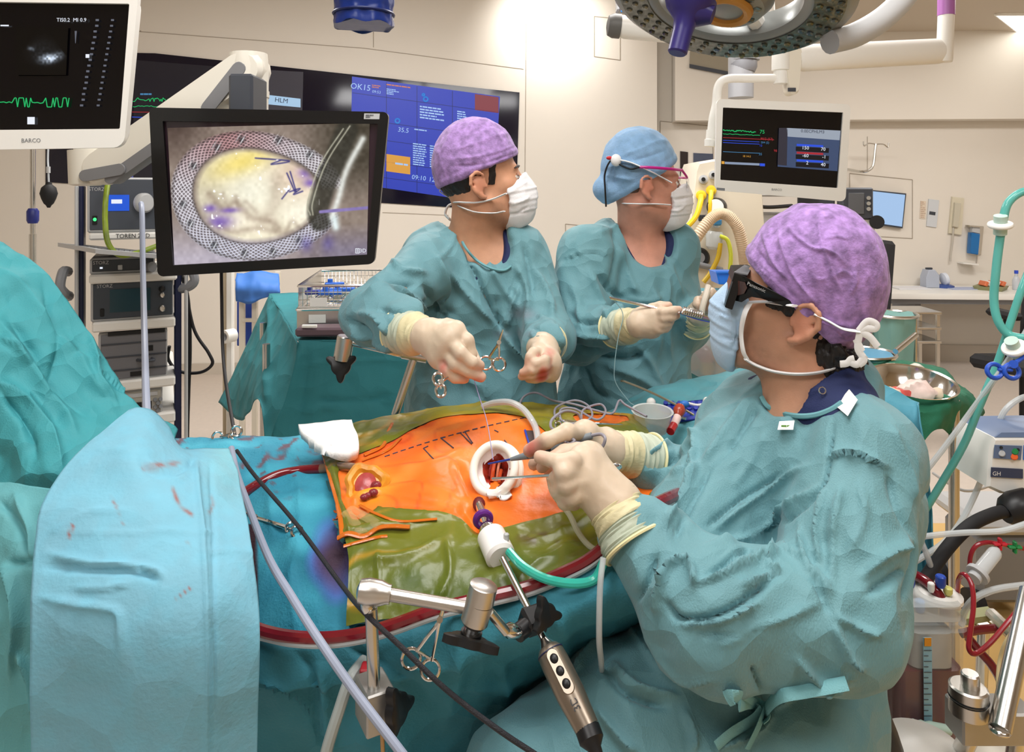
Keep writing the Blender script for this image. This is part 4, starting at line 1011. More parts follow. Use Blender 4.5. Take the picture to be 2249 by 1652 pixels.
O('cap', MB().cyl(a+[0, 0, .1505], a+[0, 0, .18], .017, n=16), mat('cap_blue', (50, 80, 200), .4), t)
# wall bits
t = T('notice_strip', 'narrow pale notice on the wall left of the slim control panel', 'notice')
q = [PR.at(2022, 441, .006), PR.at(2034, 442, .006), PR.at(2032, 481, .006), PR.at(2020, 480, .006)]; O('paper', MB().slab(q, -nR*.004), mat('notice', (222, 206, 186), .6), t)
mb = MB(); dashes(mb, 2022, 443, 2033, 480, 9, PR, None, .0075, 3, .4, .05); O('print', mb, mat('notice_print', (186, 160, 140), .6), t, kind='stuff')
t = T('wall_control_panel', 'slim light grey control panel with small dark display on the wall', 'panel')
q = [PR.at(2040, 437, .014), PR.at(2063, 440, .014), PR.at(2057, 500, .014), PR.at(2035, 497, .014)]; O('plate', MB().slab(q, -nR*.012, .002), mat('plate_grey', (206, 210, 214), .35), t)
O('display', MB().slab([PR.at(2042, 464, .018), PR.at(2055, 466, .018), PR.at(2054, 473, .018), PR.at(2041, 471, .018)], -nR*.004), m_dgrey, t)
t = T('wall_telephone', 'beige wall telephone with hanging handset and cord', 'telephone')
q = [PR.at(2092, 432, .03), PR.at(2118, 435, .03), PR.at(2112, 517, .03), PR.at(2084, 513, .03)]; O('body', MB().slab(q, -nR*.027, .006), mat('phone_beige', (214, 206, 184), .4), t)
O('handset', MB().slab([PR.at(2098, 445, .06), PR.at(2111, 447, .06), PR.at(2105, 500, .06), PR.at(2093, 498, .06)], -nR*.03, .006), mat('phone_beige_b', (196, 190, 172), .4), t)
O('cord', MB().tube([PR.at(2094, 500, .04), PR.at(2092, 530, .04), PR.at(2088, 560, .04), PR.at(2087, 574, .04)], .008, 6), mat('phone_cord', (190, 184, 172), .5), t)
t = T('sanitiser_dispenser', 'steel wall dispenser with a blue hand gel bottle', 'dispenser')
q = [PR.at(2138, 496, .02), PR.at(2161, 498, .02), PR.at(2155, 560, .02), PR.at(2134, 557, .02)]; O('back_plate', MB().slab(q, -nR*.018, .003), m_steel, t)
q = [PR.at(2134, 511, .09), PR.at(2153, 514, .09), PR.at(2149, 560, .09), PR.at(2131, 557, .09)]; O('gel_bottle', MB().slab(q, -nR*.068, .008), mat('gel_blue', (30, 110, 176), .2), t)
O('bottle_neck', MB().slab([PR.at(2137, 497, .08), PR.at(2153, 499, .08), PR.at(2153, 513.5, .08), PR.at(2135, 510.5, .08)], -nR*.05, .006), m_lgrey, t)
O('lever', MB().slab([PR.at(2130, 495, .1), PR.at(2160, 497, .1), PR.at(2160, 500, .1), PR.at(2130, 498, .1)], -nR*.08), m_steel, t)
O('drip_stem', MB().cyl(PR.at(2147, 558, .015), PR.at(2144, 578, .015), .006), m_steel, t); O('drip_tray', MB().slab([PR.at(2116, 577, .12), PR.at(2150, 580, .12), PR.at(2150, 583, .12), PR.at(2116, 580, .12)], -nR*.11, .002), m_white, t)
t = T('drip_hook', 'bent steel hook arm with two prongs on the wall above the desk screen', 'hook')
O('arm', MB().tube([PR.at(1862, 372, .03), PR.at(1890, 377, .25), PR.at(1908, 374, .27), PR.at(1918, 362, .27), PR.at(1922, 330, .27), PR.at(1924, 316, .27)], .013, 8), m_steel, t)
for s_ in (-1, 1): O('prong', MB().tube([PR.at(1924, 317, .27), PR.at(1924+s_*16, 316+s_*1, .27), PR.at(1924+s_*26, 322+s_*1.5, .27), PR.at(1924+s_*28, 312+s_*1.5, .27)], .006, 8), m_steel, t)
# ---- chairs
def seatback(name, label, px, y0, y1, wpx, d, col=m_black, tilt=0.0):
    tt = T(name, label, 'chair')
    c = W(px, (y0+y1)/2, d); h = (y1-y0)/F*d; w = wpx/F*d
    R = rotm((0, 0, 1), .5)@rotm((0, 1, 0), tilt)
    O('backrest', MB().box(c, (w, .09, h), R, .03), mat('chair_fabric', (40, 40, 43), .8), tt)
    sz = max(min(c[2]-h/2-.12, .62), .42)
    O('seat', MB().box([c[0]-.12, c[1]-.05, sz], (.46, .46, .09), R, .03), mat('chair_fabric', (40, 40, 43), .8), tt)
    O('back_bar', MB().tube([[c[0]+.0, c[1]+.07, c[2]], [c[0]+.03, c[1]+.09, sz], [c[0]-.08, c[1]-.03, sz-.08]], .02, 8), m_black, tt)
    O('column', MB().cyl([c[0]-.12, c[1]-.05, .12], [c[0]-.12, c[1]-.05, sz-.046], .028), m_black, tt)
    for k in range(5):
        a_ = 2*PI*k/5+.3; e = np.array([c[0]-.12+.3*math.cos(a_), c[1]-.05+.3*math.sin(a_), .085])
        lg = O('leg', MB().tube([[c[0]-.12, c[1]-.05, .13], e], .02, 8, 0), m_lgrey if name == 'office_chair' else m_black, tt)
        O('caster', MB().cyl(e+[-.012, -.0, -.05], e+[.012, 0, -.05], .034, n=14), m_rub, lg)
    return tt
seatback('desk_chair', 'black tall backed chair by the desk right of the purple cap', 1940, 528, 700, 46, 5.95, tilt=.12)
t = seatback('office_chair', 'black office chair on casters at the right edge under the worktop', 2278, 600, 760, 90, 4.75, tilt=.1)
O('armrest', MB().box(W(2205, 690, 4.7), (.1, .25, .05), bev=.02), m_rub, t); O('armrest_post', MB().cyl(W(2209, 700, 4.7), W(2214, 790, 4.7), .015), m_rub, t)
# ---- steel steps and waste bag
t = T('steel_step_stack', 'stack of three steel foot stools below the worktop', 'stools')
for i, y in enumerate((688, 722, 752)):
    dd = 5.9; a = W(2022, y, dd); O('step_top', MB().box(a+[0, .15, 0], (.34, .32, .022), bev=.005), m_steel, t)
    for sx_ in (-.15, .15):
        for sy_ in (.02, .28):
            zb = W(0, (722, 752, 0)[i], dd)[2]+.012 if i < 2 else 0.0
            O('leg', MB().box([a[0]+sx_, a[1]+sy_, (a[2]-.012+zb)/2], (.024, .024, a[2]-.012-zb)), m_steel, t)
t = T('waste_bag', 'pale green plastic bag in a bin stand behind the purple cap', 'bag')
dd = 4.6; a = W(1962, 690, dd); b = W(1966, 800, dd); R = []
for k in np.linspace(0, 1, 12):
    z = a[2]+(0.12-a[2])*k; r = .075*dd/4.9*(1.25-.35*k); th = np.arange(32)*2*PI/32; rr = r*1.45*(1+.05*np.sin(th*6+k*3)+.03*np.sin(th*11)); R.append(np.stack([a[0]+rr*np.cos(th), a[1]+rr*np.sin(th), z+.012*np.sin(th*5)*(1-k)], 1))
O('bag', MB().rings(R), mat('bag_mint', (128, 178, 174), .4, alpha=.85), t); O('hoop', MB().torus([a[0], a[1], a[2]], (0, 0, 1), .14, .01, 28, 6), m_steel, t)
for s_ in (-1, 1): O('leg', MB().cyl([a[0]+s_*.14, a[1], 0], [a[0]+s_*.14, a[1], a[2]], .012), m_steel, t)
O('bottom_plate', MB().cyl([a[0], a[1], .085], [a[0], a[1], .11], .15, n=24), m_steel, t)
# ================================================================ operating table, patient, drapes and instruments
m_teal = mat('drape_teal', (84, 152, 162), .72, bump=.35, bsc=420, var=.07, vsc=5, sheen=.1, crease=(16, .5))
m_turq = mat('drape_turquoise', (46, 146, 172), .75, bump=.8, bsc=260, var=.1, vsc=9)
m_lblue = mat('drape_light_blue', (124, 190, 210), .7, bump=.35, bsc=300, var=.05, vsc=6)
m_deep = mat('drape_deep_teal', (46, 124, 132), .75, bump=.4, bsc=300, var=.08, vsc=5, crease=(8, .35))
m_blood = mat('blood_dry', (104, 24, 26), .5)
m_attr = mat('iodine_skin', attr=True, rough=.33, bump=.25, bsc=120, var=.07, vsc=26)
def depth_of(V):
    x, y = PXY(V); d = V[:, 1]
    def f(px, py):
        q = (x-px)**2+(y-py)**2; k = np.argsort(q)[:4]; w = 1/(q[k]+1); return float((d[k]*w).sum()/w.sum())
    return f
def on(f, pts, lift=.003): return [W(x, y, f(x, y)-lift) for x, y in pts]
t = T('operating_table', 'operating table base and padded top hidden under the blue drapes', 'table')
O('mattress', MB().box((-.32, 1.34, .9), (.86, .34, .08), bev=.02), m_black, t); O('table_frame', MB().box((-.32, 1.34, .84), (.82, .32, .04)), m_steel, t)
O('column', MB().box((-.4, 1.34, .45), (.3, .25, .74), bev=.02), m_lgrey, t); O('base', MB().box((-.4, 1.34, .04), (.7, .34, .08), bev=.02), m_lgrey, t)
# ---- patient
xs = [700, 800, 900, 1000, 1100, 1200, 1320, 1420, 1495]
ys = [([960, 928, 908, 894, 886, 893, 906, 914, 925], 1.52), ([987, 958, 940, 924, 912, 918, 935, 945, 955], 1.42), ([1030, 1010, 995, 985, 978, 978, 985, 990, 1000], 1.31),
      ([1080, 1065, 1055, 1045, 1040, 1040, 1040, 1040, 1050], 1.22), ([1140, 1135, 1130, 1125, 1120, 1115, 1105, 1095, 1090], 1.13), ([1220, 1215, 1210, 1205, 1195, 1185, 1165, 1140, 1130], 1.06),
      ([1300, 1295, 1290, 1280, 1262, 1240, 1205, 1165, 1150], 1.01), ([1376, 1368, 1355, 1335, 1305, 1268, 1225, 1180, 1165], .985)]
xo = [[5, 0, 0, 0, 0, 0, 0, -40, -80], [8]+[0]*6+[-30, -70], [18]+[0]*6+[-20, -45], [30]+[0]*7+[-15], [44]+[0]*8, [66]+[0]*8, [66]+[0]*8, [62]+[0]*8]
rows = [[(x+o, y, d) for x, y, o in zip(xs, yy, oo)] for (yy, d), oo in zip(ys, xo)]
P = ctrl(rows, 20, 18); NP = gridn(P); sh = P.shape; V = P.reshape(-1, 3); Nv = NP.reshape(-1, 3)
pf = [([(1010, 1100), (1035, 1130), (1050, 1180)], 16, -.016), ([(760, 1160), (830, 1120), (900, 1112), (1000, 1122)], 9, -.004), ([(860, 1000), (930, 955), (1000, 925), (1090, 912)], 10, -.003),
      ([(770, 1110), (800, 1085), (850, 1075)], 7, .008), ([(700, 960), (790, 990), (870, 950)], 8, .008), ([(725, 1010), (750, 1100), (775, 1200)], 7, .006), ([(745, 1175), (800, 1165), (860, 1158), (940, 1145)], 7, .008),
      ([(800, 1240), (900, 1225), (980, 1180)], 12, .008), ([(980, 1180), (990, 1260), (960, 1330)], 10, .007), ([(830, 1210), (835, 1340)], 6, .006), ([(1140, 1200), (1240, 1170), (1330, 1120)], 12, .006), ([(1130, 1280), (1200, 1230), (1280, 1190)], 12, .006),
      ([(1000, 1010), (1020, 1060), (1045, 1110)], 12, -.008), ([(900, 1060), (960, 1075), (1020, 1100)], 8, .003), ([(880, 1090), (950, 1100), (1010, 1112)], 6, -.003), ([(870, 1030), (960, 1010), (1020, 985)], 7, .0025),
      ([(1180, 925), (1250, 945), (1330, 950), (1400, 945)], 8, .006), ([(1200, 910), (1290, 900), (1380, 912)], 7, -.006)]
hb = folds(V, Nv, pf)+crumple(V, .0015, 22, 3)
x0, y0 = PXY(V)
opoly = np.array([(742, 1035), (760, 1010), (800, 996), (850, 975), (900, 945), (960, 920), (1030, 910), (1090, 907), (1150, 914), (1185, 935), (1215, 962), (1300, 985), (1400, 1000), (1500, 1020), (1500, 1072), (1370, 1108), (1240, 1130), (1150, 1152), (1060, 1176), (1010, 1142), (960, 1126), (870, 1120), (830, 1117), (775, 1150), (750, 1110)], float)
opoly2 = np.array([(1250, 912), (1320, 908), (1378, 914), (1384, 930), (1330, 938), (1262, 930)], float)
def inpoly(x, y, Pg):
    r = np.zeros(len(x), bool); n = len(Pg)
    for i in range(n):
        (xa, ya), (xb, yb) = Pg[i], Pg[(i+1) % n]
        c = ((ya > y) != (yb > y)) & (x < (xb-xa)*(y-ya)/(yb-ya+1e-12)+xa); r ^= c
    return r
skin = inpoly(x0, y0, opoly) | inpoly(x0, y0, opoly2)
green = ~skin; hb = hb+np.where(green, crumple(V, .004, 16, 8)+crease(V, .006, 13, 5)+.002, 0)
Vb = V+Nv*hb[:, None]
dpat = depth_of(Vb)
k1 = noise(V, 9, 1); k2 = noise(V, 30, 2); k3 = ridge(V, 22, 5)
colS = np.zeros((len(V), 3))+np.array([238, 116, 34.])
colS = mixc(colS, (240, 88, 52), np.clip((1020-x0)/260, 0, .75)*k1*1.3); colS = mixc(colS, (246, 150, 70), np.clip((k2-.5)*1.5, 0, .6)); colS = mixc(colS, (222, 104, 26), np.clip((x0-1130)/150, 0, .7))
colS = mixc(colS, (206, 70, 30), np.clip((k3-.86)*5, 0, .8)*np.clip((1080-x0)/200, 0, 1)); colS = mixc(colS, (252, 170, 40), np.exp(-(((x0-810)/52)**2+((y0-1065)/48)**2))*.9)
colS[green] = (48, 116, 126)
t = T('patient', 'patient lying on the table, chest stained orange, with an open groin wound', 'person')
mb = MB().grid(Vb.reshape(sh), .025); O('body', mb, m_attr, t, ang=180, attr=lin(np.vstack([colS, colS])))
patient = t
# pen marks on the skin
m_pen = mat('pen_mark', (70, 66, 84), .6)
pen = [[(845+i*17.5, 1003-i*4.9-(6*math.sin(i/17*PI))), (845+i*17.5+11, 1003-(i+.6)*4.9-(6*math.sin((i+.6)/17*PI)))] for i in range(18)]
pen += [[(930, 985), (952, 1008)], [(930, 985), (940, 980)], [(968, 962), (996, 984)], [(968, 962), (976, 960)], [(1012, 952), (1036, 975)], [(1022, 950), (1038, 973)], [(1016, 950), (1024, 949)], [(1108, 967), (1121, 983)], [(1086, 945), (1094, 949)]]
for pts in pen: O('pen_mark', MB().tube(on(dpat, [pts[0], ((pts[0][0]+pts[1][0])/2, (pts[0][1]+pts[1][1])/2), pts[1]], .0015), .0012, 5, 2), m_pen, t)
# groin wound
c = W(803, 1066, dpat(803, 1066)-.004); ax_ = nrm([.05, -.62, .78]); X_, Y_, Z_ = frame(ax_); R_w = np.stack([X_, Y_, Z_], 1)
m_flesh = mat('wound_flesh', (176, 74, 74), .25, bump=.4, bsc=90, var=.25, vsc=60)
mb = MB(); R = []
for k, (r, h) in enumerate(((.036, .003), (.03, .009), (.024, .007), (.02, .001))):
    a_ = np.arange(40)*2*PI/40; rr = r*(1+.1*np.sin(a_*3+1)+.05*np.sin(a_*7)); R.append(c+np.outer(rr*np.cos(a_), X_)+np.outer(rr*np.sin(a_)*1.1, Y_)+np.outer(np.full(40, h), Z_))
mb.rings(R, cap=False); mb.add(R[-1], [tuple(range(40))]); O('wound_edge', mb, mat('wound_edge', (226, 150, 40), .3, bump=.3, bsc=70, var=.2, vsc=40), t)
O('wound_bed', MB().ell(c-Z_*.002, (.019, .024, .011), R_w, 24, 14), m_flesh, t)
for i, (x, y, r) in enumerate(((818, 1052, .008), (826, 1066, .009), (820, 1082, .008), (800, 1092, .007), (808, 1088, .006))): O('wound_tissue', MB().ell(W(x, y, dpat(x, y)-.008), (r, r*.8, r*.7), R_w, 12, 8), mat('wound_dark', (140, 50, 56), .25, bump=.4, bsc=120, var=.3, vsc=90), t)
# small side wound where the scope enters
O('scope_wound', MB().ell(W(1052, 1108, dpat(1052, 1108)-.003), (.01, .013, .006), R_w, 14, 8), m_blood, t)
# ---- green film over the surrounding drape
gm = green.reshape(sh[:2]); F_g = gm[:-1, :-1] | gm[1:, :-1] | gm[:-1, 1:] | gm[1:, 1:]
Pg = (Vb+Nv*.0025).reshape(sh)
use = np.zeros(sh[:2], bool); use[:-1, :-1] |= F_g; use[1:, :-1] |= F_g; use[:-1, 1:] |= F_g; use[1:, 1:] |= F_g
full = np.ones(sh[:2], bool); cnt = np.zeros(sh[:2], int)
for di, dj in ((0, 0), (1, 0), (0, 1), (1, 1)): cnt[di:sh[0]-1+di, dj:sh[1]-1+dj] += F_g
edge = use & (cnt < 4); edge[0, :] = edge[-1, :] = False; edge[:, 0] = edge[:, -1] = False
for _ in range(5):
    S_ = np.zeros(sh); n_ = np.zeros(sh[:2])
    for di in (-1, 0, 1):
        for dj in (-1, 0, 1):
            e = np.roll(np.roll(edge, di, 0), dj, 1); S_ += np.roll(np.roll(Pg*edge[..., None], di, 0), dj, 1); n_ += e
    Pg = np.where(edge[..., None], S_/np.maximum(n_, 1)[..., None], Pg)
ij = np.arange(sh[0]*sh[1]).reshape(sh[:2]); q = np.stack([ij[:-1, :-1], ij[1:, :-1], ij[1:, 1:], ij[:-1, 1:]], -1)[F_g]
uq, inv = np.unique(q, return_inverse=True); Vg = Pg.reshape(-1, 3)[uq]; xg, yg = x0[uq], y0[uq]
g1_, g2_, g3_ = noise(Vg, 8, 4), noise(Vg, 26, 5), ridge(Vg*np.array([1, 1, .5]), 13, 6)
cg = np.zeros((len(Vg), 3))+np.array([98, 104, 30.]); cg = mixc(cg, (126, 128, 44), np.clip(g1_*1.4-.4, 0, 1)); cg = mixc(cg, (70, 90, 30), np.clip((yg-1180)/120, 0, .8)*g2_*1.3)
cg = mixc(cg, (196, 140, 40), np.clip((g3_-.8)*4, 0, .75)*np.clip((980-xg)/200+np.clip((950-yg)/40, 0, 1), .12, 1)); cg = mixc(cg, (170, 150, 50), np.clip((940-yg)/40, 0, .6))
cg = mixc(cg, (70, 44, 30), np.clip((noise(Vg, 60, 9)-.62)*5, 0, .8)*np.exp(-(((xg-1200)/60)**2+((yg-1190)/14)**2)))
cg = mixc(cg, (232, 122, 34), np.exp(-(((xg-1330)/45)**2+((yg-922)/14)**2))*.8)
O('green_film', (Vg, inv.reshape(q.shape)), mat('green_film', attr=True, rough=.3, bump=.35, bsc=70, stretch=(1, 1, .5)), ang=180, attr=lin(cg), label='olive green adhesive film drape framing the orange chest', cat='drape')
# orange film ruffles at the lower left of the film
t = T('film_ruffle', 'crinkled orange edge of clear film bunched below the groin wound', 'film')
m_ruf = mat('film_amber', (214, 112, 30), .15, alpha=.85, bump=.4, bsc=80); m_ruf2 = mat('film_clear', (222, 196, 140), .1, alpha=.25, bump=.5, bsc=60)
for pts, r, m in (([(742, 1182), (765, 1172), (800, 1178), (830, 1160), (860, 1156), (900, 1158)], .006, m_ruf), ([(755, 1200), (790, 1190), (830, 1180), (850, 1178)], .004, m_ruf), ([(742, 1110), (748, 1140), (752, 1180)], .004, m_ruf), ([(790, 1110), (830, 1130), (880, 1145), (960, 1140)], .003, m_ruf), ([(760, 1125), (780, 1150), (800, 1175)], .009, m_ruf2), ([(770, 1118), (810, 1140), (836, 1158)], .009, m_ruf2), ([(708, 990), (722, 1040), (742, 1110)], .003, m_ruf), ([(800, 1000), (840, 980), (852, 950), (862, 930)], .004, m_ruf), ([(795, 1012), (850, 990), (880, 962)], .003, m_ruf)):
    O('fold', MB().tube(on(dpat, pts, .005), r, 8, 5, flat=(1, .5)), m, t)
# ---- drapes
def dr(name, label, rows, m, **k): return cloth(name, rows, m, label=label, cat='drape', **k)
lx = [385, 500, 600, 700, 800]
LR = [[(x, y+dy, d+do) for x, dy, do in zip(lx, (12, 4, 0, -2, -4), (0, 0, -.012, -.03, -.03))] for y, d in ((956, 1.53), (1030, 1.37), (1100, 1.25), (1180, 1.16), (1270, 1.09), (1350, 1.04), (1425, 1.01))]
def stain(x, y, V):
    c = np.zeros((len(x), 3))+np.array([40, 132, 158.]); n = noise(V, 22, 3); n2_ = noise(V, 60, 4)
    c = mixc(c, (78, 178, 200), np.clip(n*1.4-.5, 0, .8)); c = mixc(c, (30, 116, 140), np.clip((y-1150)/250, 0, .5))
    q = ((x-736)/62)**2+((y-1228)/92)**2; c = mixc(c, (88, 92, 190), np.clip(1.5-q-n*.6, 0, 1)*.9); c = mixc(c, (58, 38, 56), np.clip(1.25-q*1.5-n*.5, 0, 1))
    c = mixc(c, (52, 24, 34), np.clip((1.1-np.abs(x-556-(y-1200)*.06)/(9-np.clip((y-1180)/25, 0, 7)))*3, 0, 1)*((y > 1150) & (y < 1340)))
    c = mixc(c, (110, 60, 70), np.clip((n2_-.68)*8, 0, .8)*np.clip((1110-y)/60, 0, 1)); return c
o_ = cloth('turquoise_drape', LR, mat('drape_stained', attr=True, rough=.75, bump=.8, bsc=260), label='turquoise absorbent drape with purple and dark stains left of the green film', cat='drape', nu=16, nv=22, amp=.006, sc=12, colf=stain, off=2,
    fl=[([(640, 950), (655, 1040), (660, 1150), (640, 1290), (655, 1400)], 14, .006), ([(580, 955), (590, 1050), (600, 1200)], 14, .006), ([(400, 990), (500, 985), (600, 1000)], 10, .006), ([(560, 1000), (700, 1010)], 10, -.005)])
dturq = depth_of(np.array([v.co[:] for v in o_.data.vertices]))
fx = [380, 560, 700, 850, 1000, 1150, 1300, 1420, 1490]; fy = [1395, 1400, 1398, 1380, 1345, 1305, 1235, 1190, 1165]
FR = [[(x, y-14, 1.0) for x, y in zip(fx, fy)], [(x, y+30, .975) for x, y in zip(fx, fy)], [(x, y+110, .965) for x, y in zip(fx, fy)], [(x, y*.4+.6*1500+40, .985+max(0, x-1000)*.0004) for x, y in zip(fx, fy)], [(x, 1640, 1.01+max(0, x-900)*.0006) for x in fx], [(x, 1800, 1.03+max(0, x-900)*.0006) for x in fx]]
o_ = dr('front_drape', 'blue green drape hanging down the near side of the table under the red tube', FR, mat('drape_front', (54, 130, 148), .75, bump=.5, bsc=280, var=.12, vsc=8, crease=(14, .5)), nu=14, nv=16, amp=.008, sc=8, off=5,
    fl=[([(1000, 1350), (1010, 1450), (980, 1600)], 16, .012), ([(700, 1440), (720, 1540), (730, 1650)], 14, .014), ([(650, 1430), (690, 1490), (700, 1600), (720, 1650)], 10, -.01), ([(570, 1500), (640, 1520), (700, 1590)], 10, .012, 's'), ([(860, 1420), (1000, 1500), (1150, 1480), (1330, 1400)], 18, .01), ([(1100, 1440), (1110, 1560)], 12, .01), ([(760, 1420), (860, 1470), (960, 1560)], 14, -.01), ([(1200, 1330), (1240, 1400), (1230, 1500)], 14, .008)])
LB = [[(283, 902, 1.14), (308, 896, 1.15), (340, 903, 1.16), (372, 935, 1.16), (397, 980, 1.17), (450, 984, 1.18), (503, 983, 1.19)],
      [(170, 995, 1.03), (230, 985, 1.03), (300, 982, 1.03), (370, 1000, 1.06), (425, 1012, 1.08), (478, 1022, 1.1), (521, 1040, 1.12)],
      [(100, 1090, .97), (190, 1090, .96), (290, 1090, .96), (370, 1095, .97), (430, 1098, .99), (488, 1102, 1.02), (537, 1108, 1.04)],
      [(77, 1185, .92), (180, 1190, .91), (290, 1190, .91), (370, 1190, .92), (440, 1190, .93), (500, 1190, .96), (550, 1190, .98)],
      [(69, 1300, .88), (180, 1300, .87), (290, 1300, .87), (370, 1300, .87), (445, 1300, .88), (505, 1300, .9), (565, 1300, .93)],
      [(67, 1420, .86), (180, 1420, .855), (290, 1420, .85), (370, 1420, .85), (450, 1415, .86), (510, 1410, .88), (571, 1400, .9)],
      [(66, 1560, .86), (180, 1560, .86), (290, 1560, .85), (370, 1560, .85), (452, 1560, .86), (510, 1560, .88), (567, 1560, .9)],
      [(66, 1740, .87), (180, 1740, .87), (290, 1740, .86), (370, 1740, .86), (453, 1740, .87), (510, 1740, .89), (563, 1740, .91)]]
def lbst(x, y, V):
    c = np.zeros((len(x), 3))+np.array([117, 180, 202.]); n = noise(V, 70, 3); c = mixc(c, (134, 194, 204), np.clip((1150-y)/150, 0, 1)*np.clip((x-430)/60, 0, 1)*.7)
    for pts, w in (([(315, 1030), (345, 1022), (395, 1018)], 5), ([(460, 1125), (468, 1105), (462, 1090)], 4), ([(150, 1180), (160, 1155)], 3), ([(410, 1190), (418, 1196)], 3), ([(380, 1075), (395, 1110), (420, 1130)], 4), ([(240, 1080), (262, 1130), (268, 1150)], 2.5), ([(380, 1320), (420, 1290)], 2)):
        dd, _ = poly_d(x, y, pts); c = mixc(c, (150, 90, 84), np.exp(-(dd/w)**2)*np.clip(n*2.2-.5, 0, 1)*.9)
    return c
o_ = cloth('light_blue_drape', LB, mat('drape_lb_stained', attr=True, rough=.7, bump=.45, bsc=160, var=.03, vsc=14, crease=(9, .25)), label='light blue paper drape hanging in the left foreground with blood specks', cat='drape', nu=15, nv=15, amp=.0025, sc=9, off=8, colf=lbst,
    fl=[([(430, 985), (436, 1080), (447, 1200), (455, 1400), (455, 1700)], 6, .006), ([(462, 1000), (470, 1200), (472, 1650)], 5, -.004), ([(100, 1215), (180, 1235), (260, 1240), (330, 1250), (360, 1262)], 7, .010), ([(90, 1245), (200, 1252), (300, 1255), (350, 1275)], 7, -.008), ([(80, 1310), (180, 1330), (250, 1340), (265, 1370), (265, 1450)], 8, .007), ([(120, 1170), (250, 1172), (380, 1165), (540, 1180)], 4, .003), ([(200, 985), (280, 990), (360, 995)], 5, .003), ([(300, 1000), (340, 1040), (410, 1030), (430, 990)], 9, -.006), ([(320, 1010), (380, 1050), (430, 1020)], 7, .005), ([(110, 1180), (180, 1130), (280, 1120)], 8, .004), ([(455, 1210), (560, 1215)], 6, .004), ([(160, 1290), (230, 1290), (290, 1280)], 6, .005)])
BT = [[(-70, 492, 1.42), (10, 540, 1.40), (70, 583, 1.38), (125, 640, 1.36), (170, 697, 1.34), (210, 772, 1.32), (250, 842, 1.3), (310, 905, 1.27), (380, 960, 1.25)],
      [(-70, 610, 1.28), (0, 650, 1.27), (60, 700, 1.26), (110, 760, 1.25), (150, 830, 1.24), (190, 890, 1.23), (235, 935, 1.21), (300, 960, 1.2), (380, 990, 1.2)],
      [(-70, 740, 1.2), (-10, 780, 1.19), (40, 840, 1.18), (80, 890, 1.17), (120, 940, 1.16), (165, 985, 1.14), (210, 1005, 1.13), (290, 1020, 1.14), (380, 1030, 1.16)],
      [(-70, 900, 1.15), (-10, 930, 1.14), (40, 965, 1.13), (80, 1000, 1.12), (110, 1030, 1.1), (150, 1055, 1.1), (200, 1075, 1.1), (290, 1090, 1.12), (380, 1100, 1.14)],
      [(-70, 1090, 1.13), (-10, 1100, 1.12), (40, 1110, 1.11), (80, 1120, 1.1), (110, 1130, 1.1), (150, 1140, 1.1), (200, 1150, 1.1), (290, 1160, 1.12), (380, 1170, 1.14)]]
dr('left_tent_drape', 'large crumpled teal drape sloping down from the left edge', BT, mat('drape_tent', (62, 152, 160), .7, bump=.35, bsc=420, var=.05, vsc=5, crease=(16, .8)), nu=24, nv=20, amp=.014, sc=7, off=12,
   fl=[([(-20, 590), (60, 650), (130, 740), (200, 850), (260, 920)], 16, .014), ([(0, 700), (60, 790), (120, 880), (170, 960)], 16, .016), ([(20, 690), (80, 780), (140, 860), (200, 930)], 12, -.012), ([(90, 620), (130, 760), (110, 880)], 10, -.010), ([(-20, 830), (60, 870), (110, 960), (140, 1040)], 14, .014), ([(0, 860), (50, 920), (90, 1010)], 12, -.012), ([(150, 790), (220, 800)], 8, .006), ([(0, 740), (50, 770)], 6, .01), ([(190, 730), (215, 840), (260, 900)], 8, .01)])
LL = [[(-70, 1045, 1.09), (0, 1058, 1.08), (60, 1066, 1.07), (125, 1076, 1.05), (170, 1088, 1.03)], [(-70, 1120, 1.04), (0, 1130, 1.03), (50, 1140, 1.02), (90, 1150, 1.01), (130, 1160, 1.0)],
      [(-70, 1230, 1.0), (0, 1235, .99), (40, 1240, .98), (75, 1240, .98), (120, 1240, .98)], [(-70, 1400, .97), (0, 1400, .96), (40, 1400, .96), (75, 1400, .96), (120, 1400, .96)], [(-70, 1560, .96), (0, 1560, .95), (40, 1560, .95), (75, 1560, .95), (120, 1560, .95)], [(-70, 1760, .96), (0, 1760, .95), (40, 1760, .95), (75, 1760, .95), (120, 1760, .95)]]
dr('left_lower_drape', 'pale teal drape folds in the lower left corner', LL, mat('drape_pale', (98, 166, 172), .7, bump=.35, bsc=420, var=.05, vsc=5, crease=(16, .5)), nu=18, nv=14, amp=.010, sc=8, off=15,
   fl=[([(-10, 1245), (20, 1260), (38, 1330), (36, 1400), (10, 1500)], 12, .018), ([(0, 1250), (60, 1235), (100, 1250)], 10, -.012), ([(30, 1080), (60, 1160), (70, 1240)], 12, .01), ([(-10, 1090), (40, 1150), (60, 1230)], 10, -.01), ([(40, 1430), (60, 1500), (68, 1600)], 10, .014)])
HD = [[(1325, 905, 1.72), (1440, 850, 1.8), (1540, 826, 1.86), (1640, 806, 1.92), (1760, 800, 1.95), (1850, 800, 1.95)], [(1335, 925, 1.64), (1440, 885, 1.68), (1545, 865, 1.7), (1650, 850, 1.72), (1760, 850, 1.74), (1850, 850, 1.74)], [(1400, 950, 1.56), (1470, 925, 1.57), (1560, 905, 1.58), (1660, 895, 1.6), (1760, 900, 1.6), (1850, 900, 1.6)], [(1420, 1000, 1.5), (1490, 990, 1.5), (1570, 980, 1.5), (1670, 980, 1.5), (1760, 980, 1.52), (1850, 980, 1.52)]]
